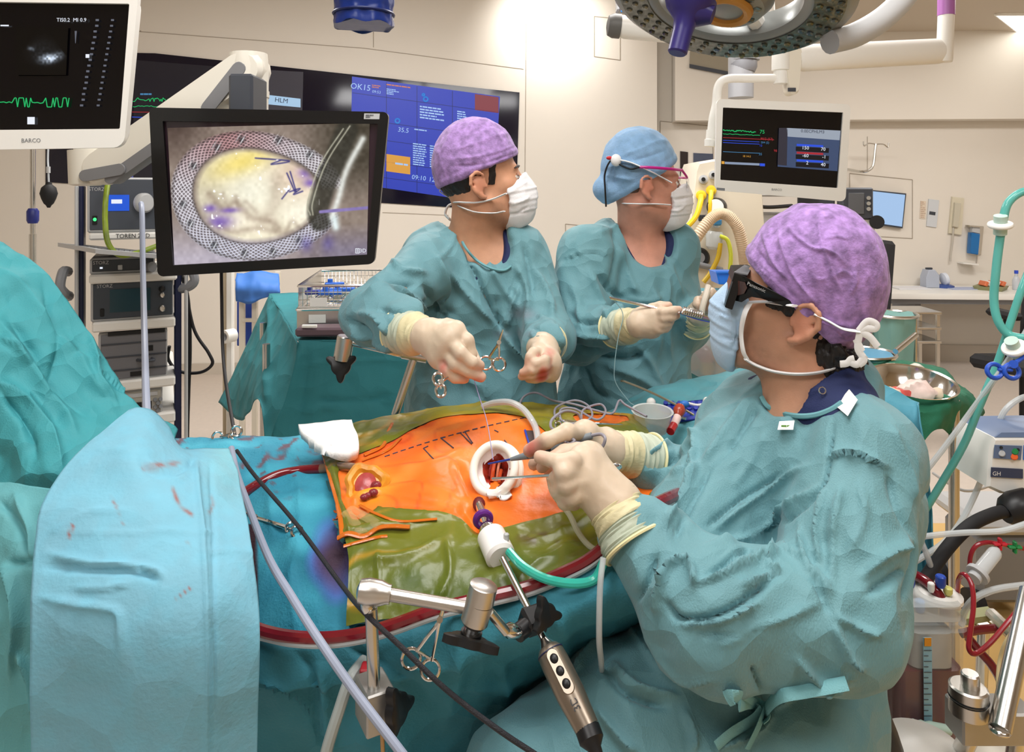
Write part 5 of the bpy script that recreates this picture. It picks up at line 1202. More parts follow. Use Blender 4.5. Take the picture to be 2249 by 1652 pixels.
o_ = dr('head_end_drape', 'teal drape over the head end between nurse and seated surgeon', HD, m_teal, nu=16, nv=14, amp=.008, sc=7, off=20, fl=[([(1400, 880), (1500, 850), (1620, 830)], 10, .012), ([(1500, 880), (1560, 840), (1640, 820)], 10, -.01), ([(1480, 830), (1530, 850), (1600, 870)], 8, .008)])
dhead = depth_of(np.array([v.co[:] for v in o_.data.vertices]))
RD = [[(1840, 800, 1.75), (1900, 822, 1.75), (1960, 850, 1.72), (2006, 878, 1.68), (2012, 890, 1.6)], [(1840, 900, 1.7), (1900, 905, 1.7), (1960, 910, 1.66), (2008, 930, 1.62), (2026, 960, 1.56)], [(1840, 1050, 1.7), (1920, 1050, 1.7), (1980, 1050, 1.64), (2030, 1060, 1.6), (2040, 1070, 1.55)], [(1840, 1250, 1.7), (1920, 1250, 1.7), (1985, 1250, 1.62), (2036, 1240, 1.6), (2052, 1230, 1.55)], [(1840, 1450, 1.7), (1920, 1450, 1.7), (1985, 1450, 1.62), (2040, 1440, 1.6), (2056, 1430, 1.55)]]
dr('side_table_drape', 'blue green drape hanging behind the back of the seated surgeon', RD, mat('drape_right', (72, 144, 164), .72, bump=.35, bsc=420, var=.06, vsc=5, crease=(14, .4)), nu=14, nv=14, amp=.006, sc=7, off=23, fl=[([(2000, 900), (2010, 1050), (2020, 1200), (2030, 1400)], 8, .012), ([(1975, 930), (1985, 1100), (1990, 1300)], 8, -.012), ([(2030, 1000), (2045, 1200)], 6, .008)])
# ---- swab
SW = [[(655, 932, 1.38), (700, 928, 1.38), (745, 924, 1.38), (772, 920, 1.38)], [(664, 950, 1.35), (705, 950, 1.34), (755, 945, 1.34), (778, 940, 1.35)], [(690, 966, 1.32), (725, 972, 1.31), (765, 965, 1.32), (786, 958, 1.33)], [(725, 977, 1.3), (750, 986, 1.29), (775, 992, 1.29), (788, 985, 1.3)]]
SW = [[(x, y, d-.0) for x, y, d in r] for r in SW]
cloth('white_swab', SW, mat('gauze', (246, 246, 244), .85, bump=.3, bsc=300), label='folded white gauze swab lying at the edge of the green film', cat='swab', nu=6, nv=6, amp=.003, sc=14, thick=.02, off=4)
# ---- wound retractor ring
t = T('wound_retractor', 'soft white ring retractor holding open the red chest wound', 'retractor')
cr = W(1085, 1030, dpat(1085, 1030)-.045); ax_ = nrm([-.22, -.80, .55]); X_, Y_, Z_ = frame(ax_)
m_ring = mat('soft_white', (244, 240, 228), .4, bump=.15, bsc=60)
O('ring', MB().torus(cr, ax_, .0345, .0072, 48, 12, 1.0, 1.12), m_ring, t)
mb = MB(); R = []
for r, h in ((.036, -.004), (.038, -.014), (.038, -.022), (.036, -.03)):
    a_ = np.arange(48)*2*PI/48; rr = r*(1+.03*np.sin(a_*5+h*200)); R.append(cr+np.outer(rr*np.cos(a_), X_)+np.outer(1.12*rr*np.sin(a_), Y_)+np.outer(np.full(48, h), Z_))
mb.rings(R, cap=False); O('sleeve', mb, m_ring, t)
O('lower_ring', MB().torus(cr-Z_*.024, ax_, .037, .0075, 48, 10, 1.0, 1.14), m_ring, t)
mb = MB(); R = []
a_ = np.arange(48)*2*PI/48
for r, h in ((.031, -.002), (.027, -.008), (.0215, -.014)): R.append(cr+np.outer(r*(1+.08*np.sin(a_*3+h*90)*(h < -.005))*np.cos(a_), X_)+np.outer(1.12*r*(1+.08*np.cos(a_*4))*np.sin(a_), Y_)+np.outer(np.full(48, h), Z_))
mb.rings(R, cap=False); O('gauze_lining', mb, mat('gauze_blood', (244, 232, 228), .7, var=.12, vsc=70), t)
mb = MB(); R = []
for r, h in ((.0225, -.013), (.017, -.022), (.009, -.027), (.001, -.028)): R.append(cr+np.outer(r*(1+.12*np.sin(a_*3))*np.cos(a_), X_)+np.outer(1.12*r*(1+.08*np.cos(a_*4))*np.sin(a_), Y_)+np.outer(np.full(48, h)+.002*np.sin(a_*5+r*300), Z_))
mb.rings(R, cap=False); O('wound_bed', mb, mat('wound_red', (150, 44, 30), .2, bump=.6, bsc=120, var=.5, vsc=110), t)
for (u, v, l, w_, c_) in ((-.006, .0, .03, .006, 'a'), (.002, .004, .026, .004, 'b'), (-.011, .003, .022, .004, 'c'), (.007, -.006, .02, .005, 'a')):
    p = cr+X_*u+Y_*v-Z_*.02; O('tissue_band', MB().tube([p-Y_*l*.5, p+Z_*.003, p+Y_*l*.5], w_*.6, 8), mat('tissue_'+c_, {'a': (190, 70, 30), 'b': (206, 120, 90), 'c': (130, 30, 30)}[c_], .2, bump=.4, bsc=120), t)
for (u, v) in ((.026, .004), (.024, -.012)): O('blood_spot', MB().ell(cr+X_*u+Y_*v-Z_*.0075, (.0026, .0026, .0016), None, 8, 6), mat('blood_fresh', (170, 16, 30), .25), t)
mb = MB()
SG = [[(1068, 1075, 0), (1085, 1082, 0), (1105, 1078, 0), (1122, 1070, 0)], [(1070, 1086, 0), (1088, 1090, 0), (1106, 1086, 0), (1122, 1080, 0)], [(1074, 1096, 0), (1090, 1092, 0), (1106, 1092, 0), (1122, 1083, 0)]]
SG = [[(x, y, dpat(x, y)-.012-.006*math.sin(i*2+j)) for j, (x, y, _) in enumerate(r)] for i, r in enumerate(SG)]
cloth('gauze_tail', SG, mat('gauze', (246, 246, 244), .85, bump=.3, bsc=300), t, nu=5, nv=5, amp=.004, sc=30, thick=.003)
# ---- trocar, scope, camera
t = T('trocar', 'steel trocar with purple ring and white valve cap in the side of the chest', 'trocar')
p0, p1, p2, p3 = W(1051, 1106, dpat(1051, 1106)-.002), W(1068, 1150, 1.082), W(1079, 1180, 1.06), W(1101, 1226, 1.02)
O('tube', MB().cyl(p0, p2, .0068, .0075, 20), m_chrome, t); O('purple_ring', MB().torus(W(1061, 1141, 1.09), p2-p0, .0105, .0055, 28, 10), mat('ring_purple', (96, 34, 124), .3), t)
O('dark_neck', MB().lathe([(.008, 0), (.012, .3), (.012, .8), (.009, 1)], W(1066, 1153, 1.08), W(1078, 1180, 1.062), 20), m_chrome, t)
O('valve_cap', MB().lathe([(.015, 0), (.021, .04), (.0215, .92), (.017, 1)], W(1078, 1176, 1.063), p3, 28), mat('cap_white', (240, 238, 234), .3), t)
O('vent_nub', MB().box(W(1112, 1180, 1.03), (.008, .006, .012), bev=.002), m_lgrey, t)
m_gt = mat('tube_green', (60, 190, 170), .12, alpha=.75, ior=1.4)
O('gas_tube', MB().tube([W(1118, 1212, 1.015), W(1150, 1245, .985), W(1200, 1272, .965), W(1262, 1282, .96), W(1306, 1272, .96), W(1326, 1235, .965)], .0062, 10), m_gt, t)
t = T('endoscope', 'long steel camera scope with bronze grip clamped in the holding arm', 'endoscope')
s0, s1 = W(1104, 1228, 1.0), W(1194, 1404, .905)
O('shaft', MB().cyl(s0, s1, .0052, n=16), m_chrome, t)
h0, h1, h2 = s1, W(1290, 1600, .835), W(1322, 1690, .805)
m_br = mat('bronze_metal', (150, 138, 124), .32, .85)
O('neck', MB().lathe([(.0055, 0), (.007, .3), (.012, 1)], s1, s1+(h1-s1)*.1, 24), m_steel, t)
O('grip', MB().lathe([(.0125, 0), (.0165, .06), (.0175, .2), (.0175, .6), (.0155, .85), (.0145, 1)], s1+(h1-s1)*.1, h1, 32), m_br, t)
O('navy_band', MB().cyl(s1+(h1-s1)*.16, s1+(h1-s1)*.172, .0172, n=32), m_navy, t)
O('end_cap', MB().lathe([(.0146, 0), (.0146, .3), (.008, .5), (.006, 1)], h1, h2, 24), m_black, t)
u_ = nrm(h1-s1); tow = nrm(CAM-(s1+h1)/2); tow = nrm(tow-u_*np.dot(tow, u_)); sd = np.cross(u_, tow)
mb = MB(); Rm = np.stack([sd, u_, tow], 1); cpan = s1+(h1-s1)*.42+tow*.0165-sd*.001
P_ = [cpan+sd*(.0072*math.cos(a))+u_*((.019 if math.sin(a) > 0 else -.019)+.0072*math.sin(a)) for a in np.linspace(0, 2*PI, 24, endpoint=False)]
bp = O('button_plate', MB().slab([p+tow*.0015 for p in P_], -tow*.006, .001), m_br, t)
for k in (-1, 0, 1): O('button', MB().ell(cpan+u_*.0145*k+tow*.001, (.0052, .0058, .003), Rm, 16, 8), m_black, bp)
txt('lettering', '3D', s1+(h1-s1)*.77+tow*.0166, -u_, sd, .012, m_black, t)
# ---- holding arm near side
t = T('holding_arm', 'jointed steel holding arm with black knobs in front of the table', 'arm')
m_bs = mat('satin_steel', (206, 202, 196), .3, 1.0, bump=.05, bsc=200, stretch=(1, 1, 20))
da_ = .90
def pl(px, r): return r/F*da_
O('post', MB().cyl(W(815, 1335, da_), W(822, 1516, da_), pl(0, 14), n=20), m_steel, t)
O('clamp_block', MB().box(W(823, 1542, da_+.01), (.036, .05, .052), rotm((0, 0, 1), .5), .002), mat('block_alu', (176, 174, 170), .4, .8), t)
O('red_pad', MB().box(W(806, 1478, da_+.04), (.016, .02, .02), bev=.002), mat('pad_red', (150, 24, 34), .5), t)
O('lower_pin', MB().cyl(W(838, 1588, da_), W(841, 1650, da_), pl(0, 5), n=12), mat('pin_bronze', (180, 150, 110), .4, .8), t)
def knob(name, c, ax, r, par, lobes=3, h=.012, n=60, ph=0.0):
    x, y, z = frame(ax); a_ = np.arange(n)*2*PI/n; rr = r*(.55+.45*np.clip(np.cos(a_*lobes+ph), -.3, 1)**2*np.sign(np.cos(a_*lobes+ph)).clip(0, 1)+.08); R = []
    for k, s_ in ((-.5, .86), (-.38, 1), (.38, 1), (.5, .86)): R.append(c+np.outer(s_*rr*np.cos(a_), x)+np.outer(s_*rr*np.sin(a_), y)+z*h*k)
    return O(name, MB().rings(R), m_black, par)
knob('block_knob', W(872, 1558, da_-.01), (.9, -.4, .1), .03, t, 3, .014, ph=.6); O('knob_stem', MB().cyl(W(850, 1552, da_), W(868, 1556, da_-.005), .007), m_black, t)
O('elbow_bulb', MB().lathe([(pl(0, 8), 0), (pl(0, 24), .08), (pl(0, 28), .35), (pl(0, 26), .7), (pl(0, 20), .92), (pl(0, 20), 1)], W(784, 1297, da_), W(858, 1306, da_), 28), m_bs, t)
O('bulb_foot', MB().lathe([(pl(0, 14), 0), (pl(0, 16), .5), (pl(0, 13), 1)], W(806, 1322, da_), W(810, 1342, da_), 20), m_chrome, t)
O('upper_rod', MB().lathe([(pl(0, 14), 0), (pl(0, 13), 1)], W(856, 1306, da_), W(1030, 1336, da_-.02), 20), m_bs, t)
ja, jb, jc = W(1063, 1284, da_-.03), W(1054, 1322, da_-.03), W(1040, 1372, da_-.03)
O('joint_top', MB().lathe([(pl(0, 27), 0), (pl(0, 30), .05), (pl(0, 30), 1)], ja, jb, 32), m_bs, t); O('joint_body', MB().lathe([(pl(0, 29.5), 0), (pl(0, 29.5), .85), (pl(0, 24), 1)], jb+(jc-jb)*.02, jc, 32), m_bs, t)
O('joint_neck', MB().cyl(jc, W(1036, 1388, da_-.03), pl(0, 18), n=24), m_chrome, t); O('knob_neck', MB().lathe([(pl(0, 23), 0), (pl(0, 22), 1)], W(1036, 1387, da_-.03), W(1032, 1410, da_-.03), 24), m_black, t)
knob('main_knob', W(1031, 1408, da_-.032), (jc-ja)+np.array([0, -.02, 0]), .036, t, 3, .011, ph=.4)
O('lower_rod', MB().cyl(W(1076, 1345, da_-.03), W(1112, 1388, da_-.02), pl(0, 10), n=16), m_steel, t)
O('fork', MB().lathe([(pl(0, 8), 0), (pl(0, 16), .3), (pl(0, 14), .8), (pl(0, 8), 1)], W(1108, 1382, da_-.02), W(1142, 1390, da_-.0), 16), m_chrome, t)
sc_p = s0+(s1-s0)*.78
O('scope_clamp', MB().box(sc_p, (.032, .03, .024), np.stack([nrm(np.cross(s1-s0, (0, 0, 1))), nrm(s1-s0), nrm(np.cross(nrm(np.cross(s1-s0, (0, 0, 1))), nrm(s1-s0)))], 1), .004), m_black, t)
O('clamp_bar', MB().cyl(W(1136, 1392, .905), sc_p, .011, n=16), m_black, t)
knob('clamp_knob', W(1198, 1350, sc_p[1]-.02), (.6, -.8, .2), .022, t, 3, .012, ph=1.0); O('clamp_stem', MB().cyl(sc_p, W(1198, 1350, sc_p[1]-.02), .006), m_black, t)
# ---- holding arm far side
t = T('far_holding_arm', 'steel holding arm with black knob beside the raised sleeve of the standing surgeon', 'arm')
de = 1.6
O('joint', MB().lathe([(19/F*de, 0), (19/F*de, .96), (17/F*de, 1)], W(751, 790, de), W(760, 738, de), 28), m_bs, t); O('knob_neck', MB().cyl(W(751, 790, de), W(750, 806, de), .012), m_black, t)
knob('knob', W(749, 804, de-.01), (.1, -.9, .35), .034, t, 3, .014, ph=PI*.5*3)
O('upper_rod', MB().cyl(W(772, 752, de), W(915, 786, de-.04), .0075), m_steel, t); O('elbow', MB().lathe([(12/F*de, 0), (12/F*de, 1)], W(884, 776, de-.04), W(938, 786, de-.04), 20), m_bs, t)
O('post', MB().cyl(W(908, 790, de-.04), W(868, 912, de-.06), .009, n=16), m_steel, t)
# ---- forceps and clamps
def ringed(name, label, tip, piv, rings, rr, d, r=.0022, cat='forceps', sx=1.0, back=0.0, m=None, par=None):
    tt = T(name, label, cat); D = d if callable(d) else (lambda x, y: d); m = m or m_chrome
    w3 = lambda p, o=0.0: W(p[0], p[1], D(p[0], p[1])-.004-o)
    for i, c_ in enumerate(rings):
        e = np.array(c_, float)-np.array(piv); e = np.array(c_)-e/np.linalg.norm(e)*rr; pv = w3(piv, .001*i)
        tp = w3(tip, .002*i)
        mid = (np.array(piv)+e)/2
        shk = O('shank', MB().tube([tp, pv, w3(mid, .001*i), w3(e, .001*i)], [r*.6, r*1.2, r, r], 8, 4), m, tt)
        O('finger_ring', MB().torus(w3(c_, .001*i), (0.15, -.95, .25), rr/F*D(*c_), r, 24, 8, sx, 1.0), m, tt)
    O('pivot', MB().cyl(w3(piv, -.003), w3(piv, .006), r*1.8, n=12), m, tt)
    mid = [((np.array(piv)+np.array(c_))/2) for c_ in rings]
    O('ratchet', MB().tube([w3(mid[0]*.4+np.array(rings[0])*.6, .001), w3(mid[1]*.4+np.array(rings[1])*.6, .001)], r*.8, 6, 0), m, tt)
    return tt
ringed('needle_holder', 'steel needle holder with ring handles hanging on the front drape', (981, 1312), (966, 1362), [(903, 1447), (945, 1471)], 20, .93)
ringed('towel_clamp', 'steel towel clamp lying across the turquoise drape under the cable', (540, 1126), (560, 1136), [(640, 1160), (652, 1168)], 11, dturq, .0026)
ringed('drape_clip', 'steel clamp with ring handles at the top edge of the turquoise drape', (512, 965), (505, 958), [(478, 960), (519, 947)], 11, dturq, .0026)
ringed('hanging_clamp', 'steel clamp hanging from the gown front of the standing surgeon', (1105, 724), (1096, 752), [(1067, 797), (1096, 800)], 14, 1.495, .0026)
ringed('held_scissors', 'steel instrument dangling under the raised glove of the standing surgeon', (985, 828), (970, 838), [(968, 858), (962, 832)], 13, 1.30, .0026, sx=.8)
ringed('chest_forceps', 'slim steel forceps lying on the chest beyond the cable loops', (1367, 933), (1300, 931), [(1222, 922), (1226, 934)], 7, dpat, .0024)
# ---- tubes and cables
m_red = mat('blood_tube', (112, 16, 28), .12, spec=.8); m_clear = mat('clear_tube_b', (214, 220, 222), .12, alpha=.6)
def line(name, label, pts, r, m, cat='tube', n=10, sm=10): return O(name, MB().tube([W(*p) for p in pts], r, n, sm), m, label=label, cat=cat)
t = T('femoral_cannula', 'dark red perfusion tube entering the groin wound', 'tube')
dz = lambda x, y, o=.012: (x, y, dpat(x, y)-o)
tip = [(812, 1048, dpat(812, 1048)-.012), (798, 1035, dpat(798, 1035)-.022), (775, 1027, dpat(775, 1027)-.024), (740, 1026, 1.31), (705, 1030, 1.32)]
O('cannula', MB().tube([W(*p) for p in tip], [.003, .005, .0075, .0085, .0088], 12, 10), mat('cannula_clear', (128, 98, 78), .15, spec=.8), t)
O('blood_tube', MB().tube([W(*p) for p in ((705, 1030, 1.32), (660, 1034, 1.33), (610, 1044, 1.32), (560, 1068, 1.29), (520, 1095, 1.24), (480, 1130, 1.2))], .0088, 14, 10), m_red, t)
bl = [(540, 1368, .99), (575, 1386, .975), (640, 1400, .962), (720, 1403, .955), (800, 1392, .955), (870, 1372, .957), (960, 1340, .962), (1060, 1315, .974), (1160, 1290, .98), (1240, 1258, .982), (1300, 1226, .98), (1370, 1165, .985), (1430, 1115, .99), (1465, 1096, 1.02), (1500, 1080, 1.09)]
line('perfusion_line', 'long dark red perfusion tube curving along the near edge of the film', bl, .0088, m_red)
line('clear_line', 'clear tube running beside the long red perfusion tube', [(x, y+13, d-.004) for x, y, d in bl[1:]], .005, m_clear)
line('light_cable', 'thick grey light cable crossing the lower left over the drapes', [(508, 985, 1.27), (520, 1040, 1.2), (545, 1110, 1.14), (590, 1225, 1.03), (640, 1310, .96), (700, 1405, .91), (780, 1520, .87), (890, 1665, .83), (960, 1760, .82)], .0055, mat('cable_grey', (150, 158, 178), .45), 'cable')
bk = [(520, 990, 1.27), (560, 1045, 1.2), (650, 1150, 1.1), (750, 1285, 1.0), (800, 1345, .90), (880, 1420, .87), (980, 1515, .85), (1090, 1600, .83), (1180, 1660, .82), (1300, 1740, .8)]
line('black_cable', 'thin black cable running down beside the thick grey cable', bk, .0031, mat('cable_black', (34, 34, 40), .5, bump=.8, bsc=900), 'cable')
line('drain_tube', 'pale tube hanging behind the clamp block at the bottom', [(800, 1450, .97), (770, 1490, .94), (745, 1560, .93), (715, 1660, .92), (700, 1760, .92)], .0075, mat('tube_pale', (176, 184, 182), .2, alpha=.85))
line('vertical_light_cable', 'grey light cable hanging down in front of the video tower', [(310, 447, 2.5), (312, 470, 2.42), (314, 600, 2.3), (318, 760, 2.0), (321, 880, 1.6), (325, 960, 1.4)], .0085, mat('cable_grey', (150, 158, 178), .45), 'cable')
m_gy = mat('earth_cable', (128, 148, 34), .4, var=.6, vsc=14)
line('earth_cable', 'green and yellow cable looping over the tower front', [(238, 392, 2.45), (232, 440, 2.4), (231, 490, 2.38), (238, 535, 2.36), (262, 560, 2.36), (300, 556, 2.38), (345, 540, 2.42)], .0085, m_gy, 'cable')
m_cb = mat('cable_dark', (30, 28, 30), .5)
line('power_cable', 'black power cable hanging straight down right of the tower', [(398, 600, 2.75), (413, 660, 2.75), (417, 760, 2.75), (414, 860, 2.75), (411, 990, 2.8), (410, 1300, 2.9)], .007, m_cb, 'cable')
line('looped_cable', 'black cable looping out to the right of the tower', [(404, 610, 2.75), (425, 720, 2.75), (458, 775, 2.75), (466, 800, 2.75), (440, 818, 2.75), (395, 816, 2.75), (370, 790, 2.75), (372, 760, 2.74)], .006, m_cb, 'cable')
line('screen_cable', 'black cable dropping from the black screen to the drape clip', [(486, 590, 1.8), (487, 660, 1.8), (489, 760, 1.78), (496, 840, 1.72), (512, 935, 1.6), (520, 985, 1.5)], .004, m_cb, 'cable')
# cautery pencil and its cable loops on the chest
dcau = 1.1
t = T('cautery_pencil', 'grey cautery pencil with blue tip held in the gloves of the seated surgeon', 'pencil')
q0, q1, q2, q3 = W(1072, 1019, 1.155), W(1122, 1009, 1.14), W(1160, 1000, 1.125), W(1300, 957, 1.10)
m_cg = mat('pencil_grey', (122, 130, 136), .45)
O('blade', MB().cyl(q0, q1, .0013, .0018, 10), mat('tip_blue', (36, 60, 150), .3), t)
O('nose', MB().cyl(q1, q2, .0028, .0062, 14), m_cg, t); O('barrel', MB().lathe([(.0062, 0), (.0085, .12), (.0085, .6), (.0068, .75), (.005, 1)], q2, q3, 18), m_cg, t)
O('button', MB().box(W(1196, 984, 1.108), (.02, .004, .005), rotm((0, 1, 0), .3), .0015), m_black, t)
m_cw = mat('cord_grey', (142, 138, 148), .4)
O('cord', MB().tube([W(*p) for p in ((1298, 957, 1.1), (1320, 954, 1.09), (1329, 965, 1.08), (1318, 984, 1.08), (1285, 976, 1.08), (1245, 968, 1.09), (1226, 950, 1.12), (1210, 938, 1.2), (1214, 920, 1.26), (1240, 903, 1.32), (1268, 908, 1.34), (1278, 925, 1.34))], .0025, 8, 10), m_cw, t)
O('cord_knot', MB().tube([W(*p) for p in ((1238, 962, 1.085), (1250, 975, 1.075), (1262, 968, 1.075), (1248, 962, 1.08), (1240, 972, 1.075))], .0022, 8, 6), m_cw, t)
cl_ = lambda L, o=.02: [(x, y, 1.50-(y-885)*.0026) for x, y in L]
line('cable_loop', 'grey cord arching from the chest to the head end drape', cl_([(1135, 905), (1150, 872), (1178, 863), (1215, 880), (1260, 888), (1310, 902), (1345, 908), (1360, 880), (1375, 890), (1420, 915)]), .0023, m_cw, 'cord')
line('cable_coil', 'grey cord coiled in loops on the far side of the chest', cl_([(1218, 918), (1222, 895), (1260, 880), (1290, 890), (1300, 915), (1270, 930), (1235, 925), (1232, 900), (1262, 898), (1310, 922), (1330, 905), (1318, 888), (1282, 900), (1276, 925)]), .0023, m_cw, 'cord')
line('clear_suction_tube', 'clear tube arching over the far side of the chest', [(1060, 893, 1.45), (1085, 885, 1.44), (1120, 884, 1.42), (1150, 900, 1.4), (1172, 930, 1.36), (1180, 955, 1.3), (1182, 985, 1.24)], .0062, m_clear)
t = T('grounding_pad', 'dark pad with blue edge stuck on the chest behind the glove', 'pad')
q = [W(1153, 945, dpat(1153, 945)-.004), W(1178, 946, dpat(1178, 946)-.004), W(1180, 976, dpat(1180, 976)-.004), W(1165, 985, dpat(1165, 985)-.004)]; O('pad', MB().slab(q, (0, .002, -.003)), mat('pad_brown', (78, 66, 66), .5), t)
O('edge', MB().tube([q[0], q[3]], .002, 6, 0), mat('edge_blue', (30, 70, 180), .4), t)
t = T('suction_rod', 'thin steel suction rod held by the near glove over the wound', 'rod')
O('rod', MB().cyl(W(1082, 1052, 1.15), W(1218, 1044, 1.07), .0024, n=10), m_steel, t); O('white_hub', MB().lathe([(.004, 0), (.0055, .4), (.0045, 1)], W(1210, 1045, 1.075), W(1226, 1043, 1.065), 14), m_white, t)
O('far_end', MB().cyl(W(1326, 1029, 1.08), W(1358, 1026, 1.1), .005, n=14), m_bs, t); O('end_collar', MB().lathe([(.006, 0), (.0075, .5), (.004, 1)], W(1344, 1028, 1.09), W(1362, 1025, 1.1), 14), m_chrome, t); O('mid_rod', MB().cyl(W(1222, 1043, 1.068), W(1330, 1029, 1.082), .003, n=10), m_steel, t)
line('suction_hose', 'clear suction hose running down from the near glove', [(1205, 1050, 1.1), (1215, 1085, 1.07), (1250, 1130, 1.05), (1270, 1170, 1.03), (1295, 1200, 1.01), (1320, 1212, .99)], .0042, mat('clear_tube_c', (190, 188, 160), .12, alpha=.7))
line('hanging_clear_tube', 'clear tube hanging down in front of the table from the near cuff', [(1325, 1225, .94), (1318, 1290, .93), (1316, 1400, .93), (1320, 1450, .96), (1322, 1490, 1.02)], .004, m_clear)
# ---- cup, magnetic pad, connector at the head end
t = T('plastic_cup', 'translucent plastic cup standing on the chest near the sleeve', 'cup')
c = W(1432, 946, 1.5); O('cup', MB().lathe([(.03, 0), (.041, .98), (.043, 1), (.0385, .98), (.0285, .05)], c, c+np.array([.0, -.004, .042]), 32, False), mat('cup_milky', (222, 224, 220), .25, alpha=.55), t)
t = T('magnetic_pad', 'blue studded instrument mat on the head end drape', 'mat')
ML = [[(1440, 892, 0), (1490, 884, 0), (1540, 878, 0), (1565, 878, 0)], [(1452, 905, 0), (1500, 900, 0), (1550, 892, 0), (1575, 890, 0)], [(1466, 925, 0), (1505, 922, 0), (1545, 915, 0), (1580, 905, 0)]]
ML = [[(x, y, dhead(x, y)-.012) for x, y, _ in r] for r in ML]; m_mb = mat('mat_blue', (34, 52, 160), .5)
cloth('mat', ML, m_mb, t, nu=4, nv=4, amp=0, thick=.004)
for x in range(1462, 1560, 15):
    for y in (888, 899, 910): O('stud', MB().cyl(W(x+(y-888)*.6, y, dhead(x, y)-.012), W(x+(y-888)*.6, y-4, dhead(x, y)-.016), .005, n=8), m_mb, t)
line('long_hook', 'long thin steel hook lying across the blue mat', [(1364, 838, 1.66), (1372, 838, 1.655), (1430, 862, 1.62), (1490, 892, 1.57), (1524, 912, 1.54)], .0026, mat('rod_warm', (190, 180, 160), .3, 1.0), 'hook', sm=4)
t = T('ball_probe', 'white ball ended probe lying by the blue mat', 'probe')
O('ball', MB().ell(W(1430, 884, 1.62), (.0105, .0105, .0105)), m_white, t); O('stem', MB().tube([W(1436, 888, 1.615), W(1450, 905, 1.59), (W(1480, 912, 1.57)), W(1506, 920, 1.55)], .003, 8), m_steel, t)
t = T('white_probe', 'white cord probe at the right end of the blue mat', 'probe')
O('ball', MB().ell(W(1552, 884, 1.6), (.009, .009, .012)), m_white, t); O('stem', MB().tube([W(1548, 888, 1.6), W(1530, 890, 1.6), W(1512, 886, 1.6)], .003, 8), m_white, t)
t = T('red_connector', 'red and clear tube connector standing between cup and blue mat', 'connector')
O('top', MB().lathe([(.006, 0), (.011, .3), (.013, .6), (.009, 1)], W(1489, 915, 1.52), W(1494, 892, 1.54), 16), mat('conn_red', (176, 72, 50), .2, alpha=.9), t)
O('white_mid', MB().cyl(W(1480, 934, 1.5), W(1488, 916, 1.52), .0085, n=16), mat('conn_pink', (236, 206, 200), .3), t); O('blood_end', MB().cyl(W(1472, 948, 1.48), W(1480, 934, 1.5), .0085, n=16), mat('conn_blood', (190, 40, 44), .25), t)
O('blue_tie', MB().ell(W(1503, 888, 1.56), (.011, .008, .008)), mat('tie_blue', (40, 110, 190), .5), t)
# ---- back table with instrument trays (left, behind the standing surgeon)
TB = [[(590, 645, 3.9), (700, 642, 3.9), (800, 642, 3.9), (940, 642, 3.9)], [(622, 693, 3.38), (700, 692, 3.38), (820, 692, 3.38), (960, 692, 3.38)], [(650, 742, 2.96), (740, 742, 2.96), (840, 742, 2.96), (960, 742, 2.96)], [(655, 752, 2.9), (745, 753, 2.9), (845, 753, 2.9), (960, 753, 2.9)], [(650, 800, 2.88), (740, 800, 2.88), (840, 800, 2.88), (960, 800, 2.88)], [(628, 880, 2.86), (735, 880, 2.86), (840, 880, 2.86), (960, 880, 2.86)], [(590, 990, 2.84), (720, 990, 2.84), (840, 990, 2.84), (960, 990, 2.84)], [(575, 1240, 2.84), (720, 1240, 2.84), (840, 1240, 2.84), (960, 1240, 2.84)]]
t = T('instrument_table', 'deep teal draped instrument table behind the raised sleeve', 'table')
cloth('drape', TB, m_deep, t, nu=12, nv=12, amp=.004, sc=5, off=30, fl=[([(655, 760), (640, 830), (600, 960)], 9, .02), ([(672, 760), (665, 850), (650, 960)], 8, -.015), ([(650, 808), (720, 795), (800, 792), (880, 790)], 4, .008), ([(640, 905), (760, 890), (890, 875)], 5, .01), ([(690, 880), (790, 885), (860, 870)], 8, -.02), ([(800, 760), (800, 950)], 4, .006), ([(700, 780), (690, 950)], 5, .008)])
FLP = [[(592, 646, 3.88), (612, 676, 3.55), (634, 715, 3.15), (654, 753, 2.91)], [(572, 690, 3.86), (592, 720, 3.5), (618, 765, 3.1), (648, 820, 2.89)], [(540, 760, 3.84), (562, 785, 3.45), (592, 825, 3.05), (630, 890, 2.87)], [(508, 830, 3.82), (538, 850, 3.42), (572, 868, 3.02), (606, 950, 2.86)], [(480, 884, 3.8), (528, 924, 3.4), (568, 878, 3.0), (586, 1000, 2.85)]]
cloth('side_flap', FLP, m_deep, t, nu=10, nv=12, amp=.008, sc=5, off=31, fl=[([(592, 650), (590, 760), (585, 880)], 6, .03), ([(560, 740), (530, 900)], 6, -.02)])
for (px, d_) in ((578, 3.6), (585, 3.1), (930, 3.1), (930, 3.7)):
    a = W(px, 900, d_); O('leg', MB().cyl([a[0], a[1], 0], [a[0], a[1], 1.0], .016), m_steel, t)
